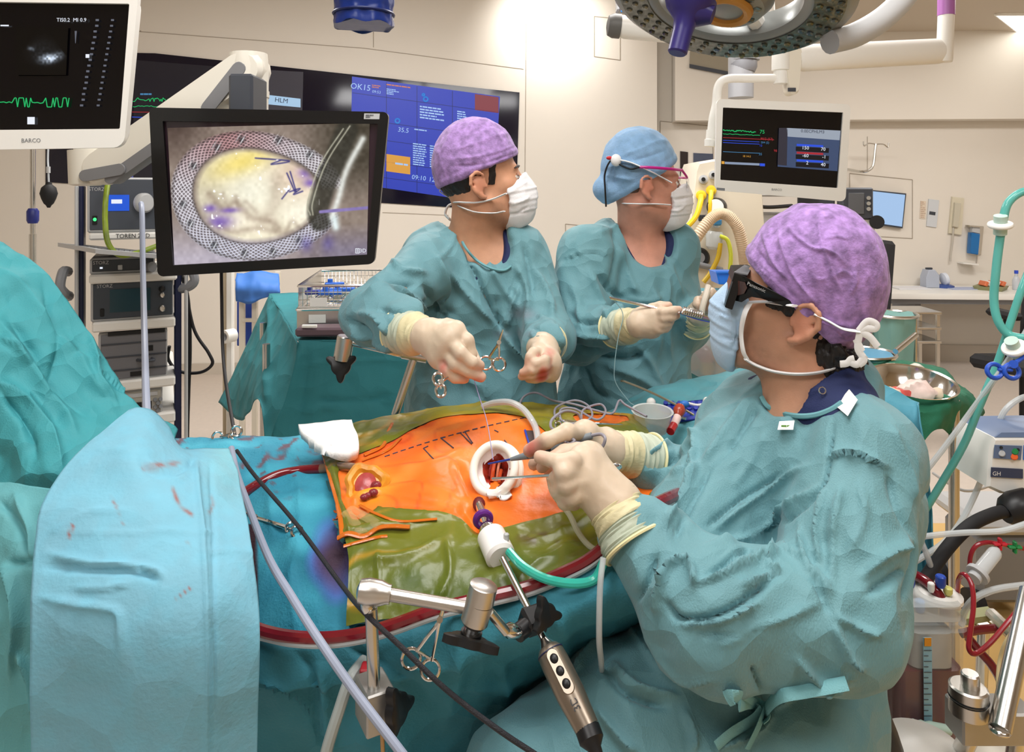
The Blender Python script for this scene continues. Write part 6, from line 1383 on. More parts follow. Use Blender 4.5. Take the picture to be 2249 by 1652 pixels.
def basket(name, label, c0, w, dp, h, ang, m, solid=False):
    tt = T(name, label, 'tray'); R = rotm((0, 0, 1), ang); g = lambda x, y, z: np.array(c0)+R@np.array([x, y, z])
    for z in (0, h): O('rim', MB().tube([g(0, 0, z), g(w, 0, z), g(w, dp, z), g(0, dp, z), g(0, 0, z)], .006 if z else .004, 6, 0), m_chrome, tt)
    if solid:
        for a, b in (((0, 0), (w, 0)), ((w, 0), (w, dp)), ((w, dp), (0, dp)), ((0, dp), (0, 0))):
            O('side_panel', MB().slab([g(*a, .0), g(*b, .0), g(*b, h), g(*a, h)], R@np.array([.002, .002, 0])), m_bs, tt)
        O('bottom', MB().slab([g(0, 0, .001), g(w, 0, .001), g(w, dp, .001), g(0, dp, .001)], (0, 0, .003)), m_bs, tt)
    else:
        mb = MB()
        for i in range(1, 22):
            x = w*i/22; mb.tube([g(x, 0, h), g(x, 0, 0), g(x, dp, 0), g(x, dp, h)], .0016, 4, 0)
        for i in range(1, 36):
            y = dp*i/36; mb.tube([g(0, y, h), g(0, y, 0), g(w, y, 0), g(w, y, h)], .0016, 4, 0)
        for z in (h*.35, h*.7): mb.tube([g(0, 0, z), g(w, 0, z), g(w, dp, z), g(0, dp, z), g(0, 0, z)], .0016, 4, 0)
        O('wire_mesh', mb, m_chrome, tt, kind='stuff')
        for a, b in (((0, dp), (0, 0)), ((w, dp), (w, 0))): O('side_panel', MB().slab([g(*a, .0), g(*b, .0), g(*b, h), g(*a, h)], R@np.array([.002, .0, 0])), m_bs, tt)
    return tt, g
zt_ = W(655, 742, 2.96)[2]+.012
a = W(652, 690, 3.06); t1, g = basket('steel_tray', 'lower solid steel instrument tray on the deep teal table', [a[0], a[1], zt_], .40, .62, .085, .1, m_bs, True)
O('label_tag', MB().slab([g(.05, -.004, .03), g(.12, -.004, .03), g(.12, -.004, .065), g(.05, -.004, .065)], (0, -.003, 0)), m_white, t1)
t2, g = basket('wire_tray', 'upper wire mesh instrument basket with blue clips on the teal table', [a[0]+.0, a[1]+.02, zt_+.092], .40, .60, .09, .1, m_bs)
O('label_tag', MB().slab([g(.05, -.006, .005), g(.12, -.006, .005), g(.12, -.006, .04), g(.05, -.006, .04)], (0, -.003, 0)), m_white, t2)
m_cbl = mat('clip_blue', (40, 100, 200), .4)
for i, (x, y, w_, m) in enumerate(((.12, .08, .1, m_cbl), (.16, .16, .12, m_cbl), (.1, .36, .09, m_cbl), (.05, .1, .08, mat('clip_navy', (40, 50, 130), .4)))):
    tt = T('blue_clip', ['blue plastic clip at the front of the wire basket', 'second blue plastic clip deeper in the wire basket', 'blue plastic clip at the far end of the wire basket', 'dark blue clip in the left corner of the wire basket'][i], 'clip', 'clips in the wire basket')
    O('bar', MB().box(g(x, y, .05), (w_, .022, .02), rotm((0, 0, 1), .2+.1*i), .004), m, tt); O('bump', MB().cyl(g(x-.02, y, .06), g(x-.02, y, .076), .012), m, tt)
lb = ['thin steel instrument lying lengthwise in the wire basket, nearest its left side', 'thin steel instrument in the wire basket, second from the left side', 'thin steel instrument in the wire basket, third from the left side', 'thin steel instrument in the wire basket, fourth from the left side', 'thin steel instrument lying lengthwise in the wire basket, nearest its right side']
for i in range(5):
    x = .06+i*.065; tt = T('steel_instrument', lb[i], 'instrument', 'instruments in the wire basket'); O('rod', MB().tube([g(x, .05, .03), g(x+.02, .3, .035), g(x+.01, .54, .03)], .006, 8), m_chrome, tt); O('loop', MB().torus(g(x, .04, .03), (0, 0, 1), .015, .004, 14, 6), m_chrome, tt)
t = T('dark_tray_lid', 'dark plum tray lid in front of the steel trays', 'lid')
c = W(760, 728, 2.93); O('lid', MB().box([c[0]+.0, c[1]+.03, zt_+.02], (.4, .1, .035), rotm((0, 0, 1), .05), .008), mat('lid_plum', (92, 74, 82), .3), t); O('latch', MB().box([c[0]-.14, c[1]-.025, zt_+.045], (.06, .012, .012), bev=.002), m_white, t)
O('latch', MB().box([c[0]+.08, c[1]-.025, zt_+.045], (.05, .012, .012), bev=.002), m_white, t)
# blue wrapped rack, pole with tape roll
t = T('blue_wrapped_rack', 'beige rack covered with blue wrap between screen and teal table', 'rack')
BW = [[(520, 600, 4.5), (550, 596, 4.5), (585, 598, 4.5), (612, 602, 4.5)], [(516, 630, 4.42), (550, 628, 4.42), (580, 630, 4.42), (615, 640, 4.42)], [(518, 662, 4.44), (548, 668, 4.42), (578, 655, 4.42), (612, 648, 4.44)]]
cloth('wrap', BW, mat('wrap_blue', (66, 120, 200), .6), t, nu=6, nv=6, amp=.02, sc=7, thick=.01, off=3)
for px in (532, 560, 610):
    a = W(px, 700, 4.52); O('upright', MB().box([a[0], a[1], .575], (.03, .03, 1.15)), m_cream, t)
for y in (700, 790): O('crossbar', bx(530, y, 612, y+8, 4.5, .03), m_cream, t)
O('blue_panel', bx(520, 662, 556, 760, 4.6, .03), mat('panel_blue_deep', (36, 70, 160), .5), t)
t = T('white_pole', 'white pole with a hanging tape roll left of the teal table', 'pole')
a = W(506, 700, 4.0); O('pole', MB().box([a[0], a[1], .85], (.036, .036, 1.6), bev=.006), m_white, t); O('base', MB().lathe([(.2, 0), (.2, .5), (.04, 1)], [a[0], a[1], 0], [a[0], a[1], .05], 24), m_grey, t)
O('inner_pole', MB().cyl([a[0]-.035, a[1]+.02, .03], [a[0]-.035, a[1]+.02, 1.5], .014), mat('pole_beige', (190, 176, 150), .4), t)
t = T('tape_roll', 'white tape roll hung on the side of the white pole', 'tape roll')
c = W(503, 738, 3.93); x_ = nrm([-.5, -.85, 0]); O('roll', MB().lathe([(.022, 0), (.036, 0), (.036, 1), (.022, 1)], c-x_*.03, c+x_*.03, 28, False), m_white, t); O('core', MB().lathe([(.0215, 0), (.0215, 1), (.018, 1), (.018, 0)], c-x_*.028, c+x_*.028, 28, False), m_lgrey, t)
# ================================================================ people
def head_fn(pitch, yaw_f, O_, s=1.0):
    f0 = nrm([yaw_f[0], yaw_f[1], 0]); u0 = np.array([0, 0, 1.]); f = f0*math.cos(pitch)+u0*math.sin(pitch); u = -f0*math.sin(pitch)+u0*math.cos(pitch); l = np.cross(u, f)
    R = np.stack([f, l, u], 1); O_ = np.array(O_)
    return R.astype(np.float32), O_.astype(np.float32), s
_ears = []
for sg in (-1, 1):
    e = lambda x, y, z: (x, sg*y, z)
    rim = [e(.002, .078, .006), e(.0, .087, .024), e(-.014, .093, .033), e(-.029, .096, .023), e(-.033, .095, .004), e(-.025, .09, -.014), e(-.012, .084, -.026), e(-.003, .080, -.03)]
    _ears.append((chain(rim, [.0042, .0045, .0048, .0048, .0046, .005, .0066, .0064]), el(e(-.016, .083, .002), (.017, .005, .027)), rc(e(-.022, .09, .014), e(-.018, .087, -.012), .0035, .004), rc(e(.003, .079, .0), e(.003, .08, -.006), .0055, .005)))
def head_local(q):
    d = el((-.008, 0, .045), (.098, .077, .088))(q)
    d = smin(d, el((.032, 0, -.028), (.060, .058, .082))(q), .03)
    for sg in (-1, 1):
        d = smin(d, rc((-.004, sg*.052, -.05), (.066, sg*.016, -.095), .020, .017)(q), .03)
        d = smin(d, el((.058, sg*.044, -.012), (.024, .018, .018))(q), .02)
        d = smax(d, -(np.linalg.norm(q-np.array((.100, sg*.033, .004), np.float32), axis=1)-.0165), .012)
        d = smin(d, np.linalg.norm((q-np.array((.0795, sg*.032, .004), np.float32)), axis=1)-.0128, .004)
    d = smin(d, rc((.084, -.03, .025), (.084, .03, .025), .011, .011)(q), .014)
    d = smin(d, rc((.094, 0, .012), (.112, 0, -.028), .0075, .0125)(q), .012)
    for sg in (-1, 1): d = smin(d, rc((.098, sg*.012, -.033), (.104, sg*.010, -.034), .009, .008)(q), .006)
    d = smin(d, el((.090, 0, -.066), (.014, .026, .010))(q), .008); d = smin(d, el((.080, 0, -.098), (.018, .022, .016))(q), .016)
    for rim, disc, anti, trag in _ears:
        m = disc(q)
        for r in rim: m = smin(m, r(q), .003)
        m = smin(m, anti(q), .003); m = smin(m, trag(q), .004); d = smin(d, m, .006)
    return d
def head_core(q):
    d = el((-.008, 0, .045), (.098, .077, .088))(q); d = smin(d, el((.032, 0, -.028), (.060, .058, .082))(q), .03); return smin(d, rc((.084, -.03, .025), (.084, .03, .025), .011, .011)(q), .014)
def H(hd):
    R, O_, s = hd
    return lambda P: head_local((P-O_)@R/s)*s
def hl(hd, x, y, z):
    R, O_, s = hd; return O_+R@(np.array([x, y, z])*s)
def loc_fn(hd, fn):
    R, O_, s = hd; return lambda P: fn((P-O_)@R/s)*s
def box_of(pts, pad):
    p = np.array(pts); return p.min(0)-pad, p.max(0)+pad
def front_depth(V, N):
    k = np.sum(N*(V-CAM), 1) < 0; Vf = V[k]; x, y = PXY(Vf); d = Vf[:, 1]
    def f(px, py, r=9):
        q = (x-px)**2+(y-py)**2; i = np.where(q < r*r)[0]
        if len(i) == 0: i = np.argsort(q)[:3]
        return float(np.min(d[i]))
    return f
def solid(name, f, lo, hi, h, m, parent, it=1, fl=(), cr=None, attr=None, label=None, post=None):
    V, Q = nets(f, lo, hi, h); V = relax(V, Q, it)
    N = vnorm(V, Q)
    D = np.zeros(len(V))
    if cr is not None: D = D+cr(V)
    if len(fl): D = D+folds(V, N, fl)
    V = V+N*D[:, None]
    N = vnorm(V, Q)
    A = lin(attr(V, N)) if attr is not None else None
    o = O(name, (V, Q), m, parent, label, ang=180, attr=A)
    return o, V, N
def scaled(fn, c, s):
    c = np.array(c, np.float32); s = np.array(s, np.float32); return lambda P: fn((P-c)*s+c)/s.max()
m_skin = {'a': mat('skin_a', attr=True, rough=.5, bump=.12, bsc=350, var=.06, vsc=60, sss=.12), }
m_gown = mat('gown_cloth', attr=True, rough=.62, bump=.5, bsc=600, var=.04, vsc=7, sheen=.15, stretch=(1, 1, .35), crease=(18, .55))
m_glove = mat('glove_latex', attr=True, rough=.42, bump=.12, bsc=150, var=.05, vsc=30, sss=.06)
m_cuff = mat('glove_cuff', (208, 198, 158), .5, bump=.35, bsc=90, stretch=(1, 1, 3))
m_cuff2 = mat('glove_cuff_under', (180, 188, 168), .5, bump=.35, bsc=90)
m_strap = mat('mask_strap', (236, 236, 236), .6)
m_scrub = mat('scrub_navy', (26, 38, 82), .75, bump=.4, bsc=500)
m_hair = mat('hair_black', (24, 20, 20), .45, bump=1.0, bsc=160, stretch=(1, 1, .4))
def glove(par, wrist, fingers, thumb, r, cuff_to, cuff_r, blood=None, base=(208, 188, 164), lab=None, h=.0030, split=.5, wr=.026):
    fs = []; w = np.array(wrist)
    palm = [rc(w, fg[0], wr, r*1.55) for fg in fingers]
    palm += [rc(fingers[i][0], fingers[i+1][0], r*1.5, r*1.5) for i in range(3)]
    palm.append(rc(w, thumb[0], wr, r*1.45)); palm.append(rc(thumb[0], (fingers[0][0]+fingers[1][0])/2, r*1.3, r*1.4))
    fu = U(palm, .016)
    fing = [U(chain(fg, [r*1.18, r*1.1, r*1.0, r*.86]), .004) for fg in fingers]+[U(chain(thumb, [r*1.35, r*1.2, r*1.12, r*.95]), .004)]
    def f(P):
        d = fu(P)
        for g in fing: d = smin(d, g(P), .0045)
        return d
    pts = np.vstack([w[None]]+[np.array(fg) for fg in fingers]+[np.array(thumb)]); lo, hi = box_of(pts, .04)
    kn = np.array([fg[1] for fg in fingers]); tp = np.array([fg[3] for fg in fingers]+[thumb[3]])
    def col(V, N):
        c = np.zeros((len(V), 3))+np.array(base, float); n = noise(V, 60, 3)
        for t_ in tp: c = mixc(c, (206, 154, 132), np.exp(-(np.linalg.norm(V-t_, axis=1)/.014)**2)*.7)
        for k_ in kn: c = mixc(c, (214, 186, 164), np.exp(-(np.linalg.norm(V-k_, axis=1)/.012)**2)*.5)
        if blood is not None:
            for b, rr, k in blood:
                c = mixc(c, (170, 44, 40), np.clip(1.3-np.linalg.norm(V-b, axis=1)/rr-n*1.0, 0, 1)*k)
        return c
    o, V, N = solid('glove', f, lo, hi, h, m_glove, par, 1, (), lambda V: crumple(V, .0012, 40, 2), col, lab)
    a = w; b = np.array(cuff_to); x, y, z = frame(b-a); L = np.linalg.norm(b-a)
    def band(name, t0, t1, r0, r1, m, parent):
        R = []; th = np.arange(40)*2*PI/40
        for k, t_ in enumerate(np.linspace(t0, t1, 14)):
            rr = (r0+(r1-r0)*(t_-t0)/(t1-t0))*(1+.035*np.sin(th*2+t_*9)+.022*np.sin(th*5-t_*31))+.0012*math.sin(t_*70); R.append(a+z*(L*t_)+np.outer(rr*np.cos(th), x)+np.outer(rr*np.sin(th), y))
        R.append(a+z*(L*t1)+(R[-1]-a-z*(L*t1))*.94); return O(name, MB().rings(R), m, parent)
    rs_ = cuff_r*.93
    band('cuff', -.12, split, wr*1.16, rs_, m_cuff, o); band('under_cuff', split-.02, 1.0, rs_*.97, cuff_r, m_cuff2, o)
    O('cuff_bead', MB().torus(a+z*L*.99, z, cuff_r*1.01, .0025, 36, 6), mat('cuff_rim', (236, 224, 172), .5), o)
    return o, V, N
def strap(name, pts, w, par, dfun, lift=.004, m=None, fl=(1, .32)):
    P = [W(p[0], p[1], (p[2] if len(p) > 2 else dfun(p[0], p[1])-lift)) for p in pts]
    return O(name, MB().tube(P, w, 8, 8, flat=fl), m or m_strap, par)
def eye(par, hd, sg, iris=(60, 44, 30)):
    c = hl(hd, .0800, sg*.032, .004); R = hd[0]
    e = O('eye', MB().ell(c, (.0126, .0126, .0126), R, 20, 14), mat('eye_white', (226, 220, 212), .15), par)
    p = hl(hd, .0914, sg*.0335, .004); O('iris', MB().ell(p, (.0022, .0058, .0058), R, 18, 8), mat('iris_brown', iris, .1), e)
    x = [hl(hd, .0885, sg*.0315+.0125*math.cos(a)*1.05, .0075+.0055*math.sin(a)) for a in np.linspace(0, PI, 7)]
    O('eyelid', MB().tube(x, .0021, 8, 4), m_skin['lid'], e)
    O('eyelid', MB().tube([hl(hd, .0885, sg*.0315+.0125*math.cos(a), .0005-.006*math.sin(a)) for a in np.linspace(0, PI, 7)], .0018, 8, 4), m_skin['lid'], e)
    return e
m_skin['lid'] = mat('skin_lid', (150, 104, 82), .5)
def brow(par, hd, sg, m):
    O('eyebrow', MB().tube([hl(hd, .093, sg*.014, .024), hl(hd, .0955, sg*.03, .030), hl(hd, .083, sg*.050, .026)], [.0035, .0045, .002], 8, 6, flat=(1, .6)), m, par)
def skin_col(base, stub=0.0, lipz=None):
    def f(hd):
        R, O_, s = hd
        def g(V, N):
            q = (V-O_)@R/s; c = np.zeros((len(V), 3))+np.array(base, float); n = noise(V, 30, 2); c = mixc(c, np.array(base)*1.1+[6, 0, 0], np.clip(n-.4, 0, .6))
            c = mixc(c, np.array([200, 118, 94.]), np.exp(-((np.abs(q[:, 1])-.085)/.014)**2)*np.exp(-((q[:, 2])/.035)**2)*np.exp(-((q[:, 0]+.012)/.03)**2)*.45)
            if stub: c = mixc(c, np.array(base)*.6, np.clip((-.03-q[:, 2])*30, 0, 1)*np.clip((q[:, 0]+.01)*25, 0, 1)*np.clip((q[:, 2]+.125)*40, 0, 1)*stub*(.6+.6*noise(V, 200, 7)))
            return c
        return g
    return f
def gown_col(V, N):
    c = np.zeros((len(V), 3))+np.array([106, 154, 161.]); n = noise(V, 4, 3); c = mixc(c, (95, 143, 153), n); return c
def pleat(V, hd):
    R, O_, s = hd; q = (V-O_)@R/s; z = q[:, 2]; return sum(.0016*np.exp(-((z-a)/.003)**2)-.0012*np.exp(-((z-a+.005)/.004)**2) for a in (-.03, -.055, -.08))+crease(V, .004, 22, 6)
# ---------------------------------------------------------------- standing surgeon with purple cap
t = T('person', 'standing surgeon in a purple cap, white mask and teal gown, glove raised over the chest', 'person')
a_ = math.radians(8); hd = head_fn(math.radians(10), (math.cos(a_), math.sin(a_)), (-.077, 1.80, 1.666))
nb = W(1042, 545, 1.83); chest = W(1050, 640, 1.84)
SR, ER, WR = W(945, 585, 1.76), W(812, 690, 1.55), W(925, 738, 1.38)
SLf, EL_, WL = W(1145, 585, 1.83), W(1205, 745, 1.70), W(1190, 762, 1.53)
hip = W(1060, 900, 1.84); hip_z = hip[2]
fb = [H(hd), rc(hl(hd, -.022, 0, -.045), nb, .056, .066)]
legs = []
for sx_ in (-.1, .1):
    a0 = np.array([hip[0]+sx_, hip[1], .95]); legs += [rc(a0, (hip[0]+sx_, hip[1], .5), .085, .06), rc((hip[0]+sx_, hip[1], .5), (hip[0]+sx_, hip[1]+.02, .09), .06, .042), rc((hip[0]+sx_, hip[1]+.02, .045), (hip[0]+sx_*1.2, hip[1]-.15, .04), .045, .04)]
arms = [rc(SR, ER, .05, .042), rc(ER, WR, .034, .02), rc(SLf, EL_, .05, .042), rc(EL_, WL, .042, .028)]
tors = [el(chest, (.165, .1, .17)), scaled(rc(chest, hip, .13, .14), chest, (1, 1.3, 1)), rc(nb+[-.09, 0, -.03], nb+[.09, 0, -.03], .05, .05)]
fbody = U(fb+tors+arms+legs, .03)
lo, hi = box_of([SR, ER, WR, SLf, EL_, WL, hl(hd, 0, 0, .15), hl(hd, .12, 0, 0), (hip[0], hip[1], 0.02), (hip[0]+.2, hip[1]-.2, 0.02)], .13); lo[2] = -.02
o, VB, NB = solid('body', fbody, lo, hi, .0052, m_skin['a'], t, 1, (), None, skin_col((202, 150, 118), .35)(hd))
fd = front_depth(VB, NB)
for sg in (-1, 1): eye(t, hd, sg); brow(t, hd, sg, m_hair)
# hair and cap
def hair_region(q): return smax(smax(head_core(q)-.0035, q[:, 0]+.030, .006), -(q[:, 2]+.055-(q[:, 0]+.03)*.2), .006)
def burn(q): return np.maximum(np.maximum(head_core(q)-.0022, np.abs(q[:, 0]-.020-q[:, 2]*.2)-.009), np.abs(q[:, 2]-.022)-.026)
h_lo, h_hi = box_of([O_ for O_ in [hl(hd, -.14, 0, 0), hl(hd, .14, 0, 0), hl(hd, 0, .12, -.11), hl(hd, 0, -.12, .2)]], .02)
solid('hair', loc_fn(hd, lambda q: np.minimum(hair_region(q), burn(q))), h_lo, h_hi, .003, m_hair, t, 1, (), lambda V: crumple(V, .002, 120, 2))
m_pcap = mat('cap_purple', (164, 130, 190), .75, bump=.5, bsc=260, var=.40, vsc=70, sheen=.2)
def cap_fn(cx_, rx, cz_, rz, p0, p1, cy=.089, extra=None):
    n = nrm([-(p1[1]-p0[1]), 0, (p1[0]-p0[0])]); n = n if n[2] > 0 else -n; c0 = n[0]*p0[0]+n[2]*p0[1]
    def f(q):
        d = smin(el((cx_, 0, cz_), (rx, cy, rz))(q), head_core(q)-.006, .02)
        if extra is not None: d = smin(d, extra(q), .012)
        pl_ = c0-(q[:, 0]*n[0]+q[:, 2]*n[2]); d1 = smax(d, pl_, .004)
        roll = smax(d-.0025, np.abs(pl_+.008)-.008, .004); return smin(d1, roll, .004)
    return f
capf = cap_fn(-.002, .102, .068, .100, (.095, .058), (-.10, .008))
m_pf = [([(985, 330), (1030, 320), (1080, 300), (1140, 290)], 5, .003), ([(980, 350), (1040, 345), (1100, 330), (1146, 312)], 4, .003), ([(990, 365), (1050, 362), (1110, 345), (1148, 330)], 4, -.003), ([(1035, 295), (1060, 280), (1090, 275)], 5, -.003), ([(1010, 300), (1040, 270), (1080, 262)], 6, .003)]
cap_o, VC, NC = solid('cap', loc_fn(hd, capf), h_lo, h_hi, .0032, m_pcap, t, 1, m_pf, lambda V: crumple(V, .003, 24, 3))
O('cap_knot', MB().ell(W(975, 392, 1.80), (.016, .02, .02)), m_pcap, cap_o); O('cap_knot', MB().ell(W(984, 405, 1.80), (.012, .016, .016)), m_pcap, cap_o)
def mask_fn(bulge, back, top0, top1, zb, rf=(.052, .056, .06)):
    n = nrm([-(top1[1]-top0[1]), 0, top1[0]-top0[0]]); n = n if n[2] > 0 else -n; c0 = n[0]*top0[0]+n[2]*top0[1]
    def f(q):
        d = smin(smin(head_core(q), el((.072, 0, -.088), (.03, .036, .034))(q), .02)-.009, smin(el(bulge, rf)(q), rc((.096, 0, .008), (.112, 0, -.03), .011, .015)(q), .03), .03)
        d = smax(d, (q[:, 0]*n[0]+q[:, 2]*n[2])-c0, .004); d = smax(d, back(q), .006); return smax(d, zb-q[:, 2]+.25*(q[:, 0]-.09), .006)
    return f
m_mask = mat('mask_white', (232, 231, 232), .7, bump=.25, bsc=300)
mk = mask_fn((.082, 0, -.05), lambda q: (.058-.25*np.abs(q[:, 2]+.045))-q[:, 0], (.124, .018), (.05, -.022), -.118)
mo, VM, NM = solid('face_mask', loc_fn(hd, mk), h_lo, h_hi, .0032, m_mask, t, 1, [([(1112, 428), (1140, 410), (1160, 398)], 3, .002), ([(1120, 452), (1145, 442), (1166, 430)], 3, .004), ([(1110, 470), (1135, 468), (1160, 455)], 3, -.004)], lambda V: pleat(V, hd))
strap('strap', [(1112, 425, 1.715), (1080, 438), (1045, 445), (1005, 444), (998, 446, 1.80)], .0065, mo, fd, .004); strap('strap', [(1108, 464, 1.72), (1085, 468), (1045, 466), (1015, 456), (1000, 448, 1.80)], .0055, mo, fd, .004)
O('tie_knot', MB().tube([W(1003, 446, 1.80), W(985, 452, 1.80), (W(978, 470, 1.80)), W(988, 482, 1.79)], .008, 8, 6, flat=(1, .4)), m_strap, mo); O('tie_loop', MB().tube([W(1000, 442, 1.80), W(966, 420, 1.81), W(985, 414, 1.80), W(998, 436, 1.79)], .0035, 8, 6, flat=(1, .4)), m_strap, mo)
# scrub and gown
fscrub = U([el(chest, (.185, .112, .18)), rc(nb+[-.1, 0, -.02], nb+[.1, 0, -.02], .062, .062), rc(nb+[0, .01, -.03], nb+[.0, .01, .05], .075, .07)], .03)
hole_s = rc(W(1026, 480, 1.83), W(1062, 552, 1.72), .078, .062)
solid('scrub_top', lambda P: smax(fscrub(P), -hole_s(P), .006), *box_of([nb+[-.2, -.16, -.07], nb+[.2, .16, .1]], .0), .005, m_scrub, t)
gt = [el(chest, (.2, .125, .19)), scaled(rc(chest+[0, 0, -.05], hip, .165, .185), chest, (1, 1.35, 1)), scaled(rc(hip, (hip[0], hip[1]+.02, .42), .185, .23), chest, (1, 1.2, 1)), rc(nb+[-.105, 0, -.015], nb+[.105, 0, -.015], .068, .068), rc(nb+[-.05, .02, .0], nb+[.05, .02, 0], .075, .075)]
gs = [U([rc(nb+[-.08, 0, -.05], SR, .07, .072), rc(SR, ER, .072, .062), rc(ER, WR+(ER-WR)*.42, .064, .052)], .02), U([rc(nb+[.08, 0, -.05], SLf, .07, .068), rc(SLf, EL_, .068, .058), rc(EL_, WL+(EL_-WL)*.15, .06, .045)], .02)]
hole = rc(W(1025, 455, 1.86), W(1080, 540, 1.72), .080, .060)
fg = lambda P: smax(smin(U(gt, .04)(P), smin(gs[0](P), gs[1](P), .012), .022), -hole(P), .006)
lo, hi = box_of([SR, ER, WR, SLf, EL_, WL, nb, (hip[0]-.2, hip[1]-.2, .4), (hip[0]+.2, hip[1]+.2, .4)], .12); lo[2] = .15
gf = [([(1022, 530), (1042, 600), (1080, 680), (1103, 725)], 6, -.014), ([(1140, 620), (1125, 680), (1106, 724)], 6, .012), ([(1102, 728), (1130, 770), (1160, 800), (1175, 850)], 7, .016), ([(1090, 650), (1098, 700), (1102, 725)], 5, -.012), ([(985, 600), (1030, 650), (1090, 715)], 8, .012), ([(950, 560), (975, 640), (960, 700)], 9, .012), ([(930, 620), (960, 680), (980, 700)], 8, -.012),
      ([(1000, 480), (990, 540), (950, 580)], 5, .006), ([(855, 560), (880, 590), (940, 600)], 7, .010), ([(870, 535), (862, 560), (840, 610)], 4, .005), ([(800, 650), (850, 640), (900, 655), (935, 690)], 9, .018), ([(815, 640), (870, 620), (920, 630)], 8, -.014), ([(790, 690), (830, 700), (855, 740)], 7, .014), ([(830, 680), (870, 690), (885, 710)], 6, -.010), ([(775, 720), (820, 750), (870, 770)], 7, .012), ([(760, 700), (800, 720), (830, 780)], 6, -.01),
      ([(1040, 760), (1060, 820), (1070, 880)], 6, .007), ([(1000, 700), (1020, 780), (1020, 860)], 6, .006), ([(920, 660), (1000, 690)], 8, -.008), ([(1175, 590), (1205, 650), (1215, 700)], 7, .01), ([(1180, 690), (1215, 720), (1240, 770)], 7, .012), ([(1165, 720), (1200, 735), (1230, 790)], 6, -.012), ([(1150, 540), (1165, 600), (1170, 660)], 6, -.008), ([(1180, 720), (1172, 740), (1200, 742)], 5, .01), ([(1060, 560), (1110, 640), (1140, 680)], 7, .008), ([(1130, 580), (1160, 640), (1160, 720)], 7, .010), ([(910, 790), (990, 800), (1060, 860)], 10, .008)]
gf = [q_[:2]+(q_[2]*1.5,)+q_[3:] for q_ in gf]
def gcol2(V, N):
    c = gown_col(V, N); x, y = PXY(V); n = noise(V, 40, 4)
    for px_, py_, r in ((1150, 690, 26), (1105, 735, 18), (1155, 730, 20), (960, 770, 14)): c = mixc(c, (120, 108, 120), np.exp(-(((x-px_)/r)**2+((y-py_)/(r*.6))**2))*np.clip(n*1.3-.2, 0, 1)*.6*(N[:, 1] < 0))
    return c
gown2, VG, NG = solid('gown', fg, lo, hi, .006, m_gown, t, 2, gf, lambda V: crumple(V, .006, 8, 1)+crease(V, .016, 8, 6), gcol2)
fdg = front_depth(VG, NG)
O('neck_binding', MB().tube([W(x, y, fdg(x, y)-.001) for x, y in ((1003, 500), (1020, 540), (1045, 570), (1075, 588), (1105, 594), (1122, 585))], .0035, 6, 6), mat('binding', (106, 160, 167), .7), gown2)
W_ = lambda L: [W(*p) for p in L]
glove(t, W(938, 738, 1.375), [W_(((1000, 727, 1.345), (1026, 748, 1.33), (1034, 778, 1.33), (1026, 800, 1.335))), W_(((986, 744, 1.33), (1012, 775, 1.305), (1036, 796, 1.305), (1053, 803, 1.315))), W_(((975, 766, 1.335), (1001, 799, 1.31), (1030, 815, 1.31), (1056, 828, 1.315))), W_(((963, 786, 1.34), (981, 814, 1.32), (1001, 828, 1.32), (1020, 831, 1.325)))], W_(((985, 722, 1.375), (1016, 745, 1.385), (1036, 778, 1.375), (1050, 806, 1.345))), .0112, W(878, 728, 1.44), .045, [(W(975, 810, 1.315), .02, .7), (W(1050, 828, 1.315), .016, .7), (W(1040, 800, 1.305), .010, .5), (W(1015, 732, 1.33), .008, .4)])
glove(t, W(1192, 766, 1.525), [W_(((1205, 784, 1.475), (1195, 791, 1.44), (1176, 798, 1.435), (1159, 806, 1.445))), W_(((1210, 797, 1.475), (1195, 804, 1.44), (1169, 812, 1.435), (1148, 818, 1.445))), W_(((1210, 809, 1.48), (1193, 816, 1.45), (1169, 822, 1.445), (1146, 827, 1.455))), W_(((1207, 821, 1.485), (1193, 827, 1.46), (1176, 831, 1.455), (1161, 833, 1.46)))], W_(((1184, 770, 1.49), (1172, 776, 1.455), (1165, 784, 1.445), (1161, 793, 1.445))), .0095, W(1200, 752, 1.60), .043, [(W(1200, 790, 1.45), .022, .8), (W(1195, 812, 1.44), .028, .85), (W(1180, 826, 1.45), .024, .8), (W(1205, 775, 1.47), .015, .6)])
# ---------------------------------------------------------------- scrub nurse with blue cap
t = T('person', 'scrub nurse in a light blue cap with pink glasses holding a long steel instrument', 'person')
a_ = math.radians(6); hd = head_fn(math.radians(4), (math.cos(a_), math.sin(a_)), (.350, 1.95, 1.660), .96)
nb = W(1405, 530, 1.99); chest = W(1385, 640, 2.0)
SR, ER, WR = W(1295, 560, 1.92), W(1272, 735, 1.84), W(1398, 715, 1.61)
SLf, EL_, WL = W(1462, 565, 2.05), W(1508, 720, 2.02), W(1538, 688, 1.88)
hip = W(1372, 880, 2.02)
fb = [H(hd), rc(hl(hd, -.022, 0, -.045), nb, .05, .06)]
legs = []
for sx_ in (-.09, .09):
    legs += [rc((hip[0]+sx_, hip[1], .95), (hip[0]+sx_, hip[1], .5), .085, .06), rc((hip[0]+sx_, hip[1], .5), (hip[0]+sx_, hip[1]+.02, .09), .06, .042), rc((hip[0]+sx_, hip[1]+.02, .045), (hip[0]+sx_+.05, hip[1]-.14, .04), .045, .04)]
arms = [rc(SR, ER, .05, .042), rc(ER, WR, .042, .026), rc(SLf, EL_, .05, .042), rc(EL_, WL, .042, .026)]
tors = [el(chest, (.15, .1, .16)), scaled(rc(chest, hip, .12, .14), chest, (1, 1.3, 1)), rc(nb+[-.08, 0, -.03], nb+[.08, 0, -.03], .045, .045)]
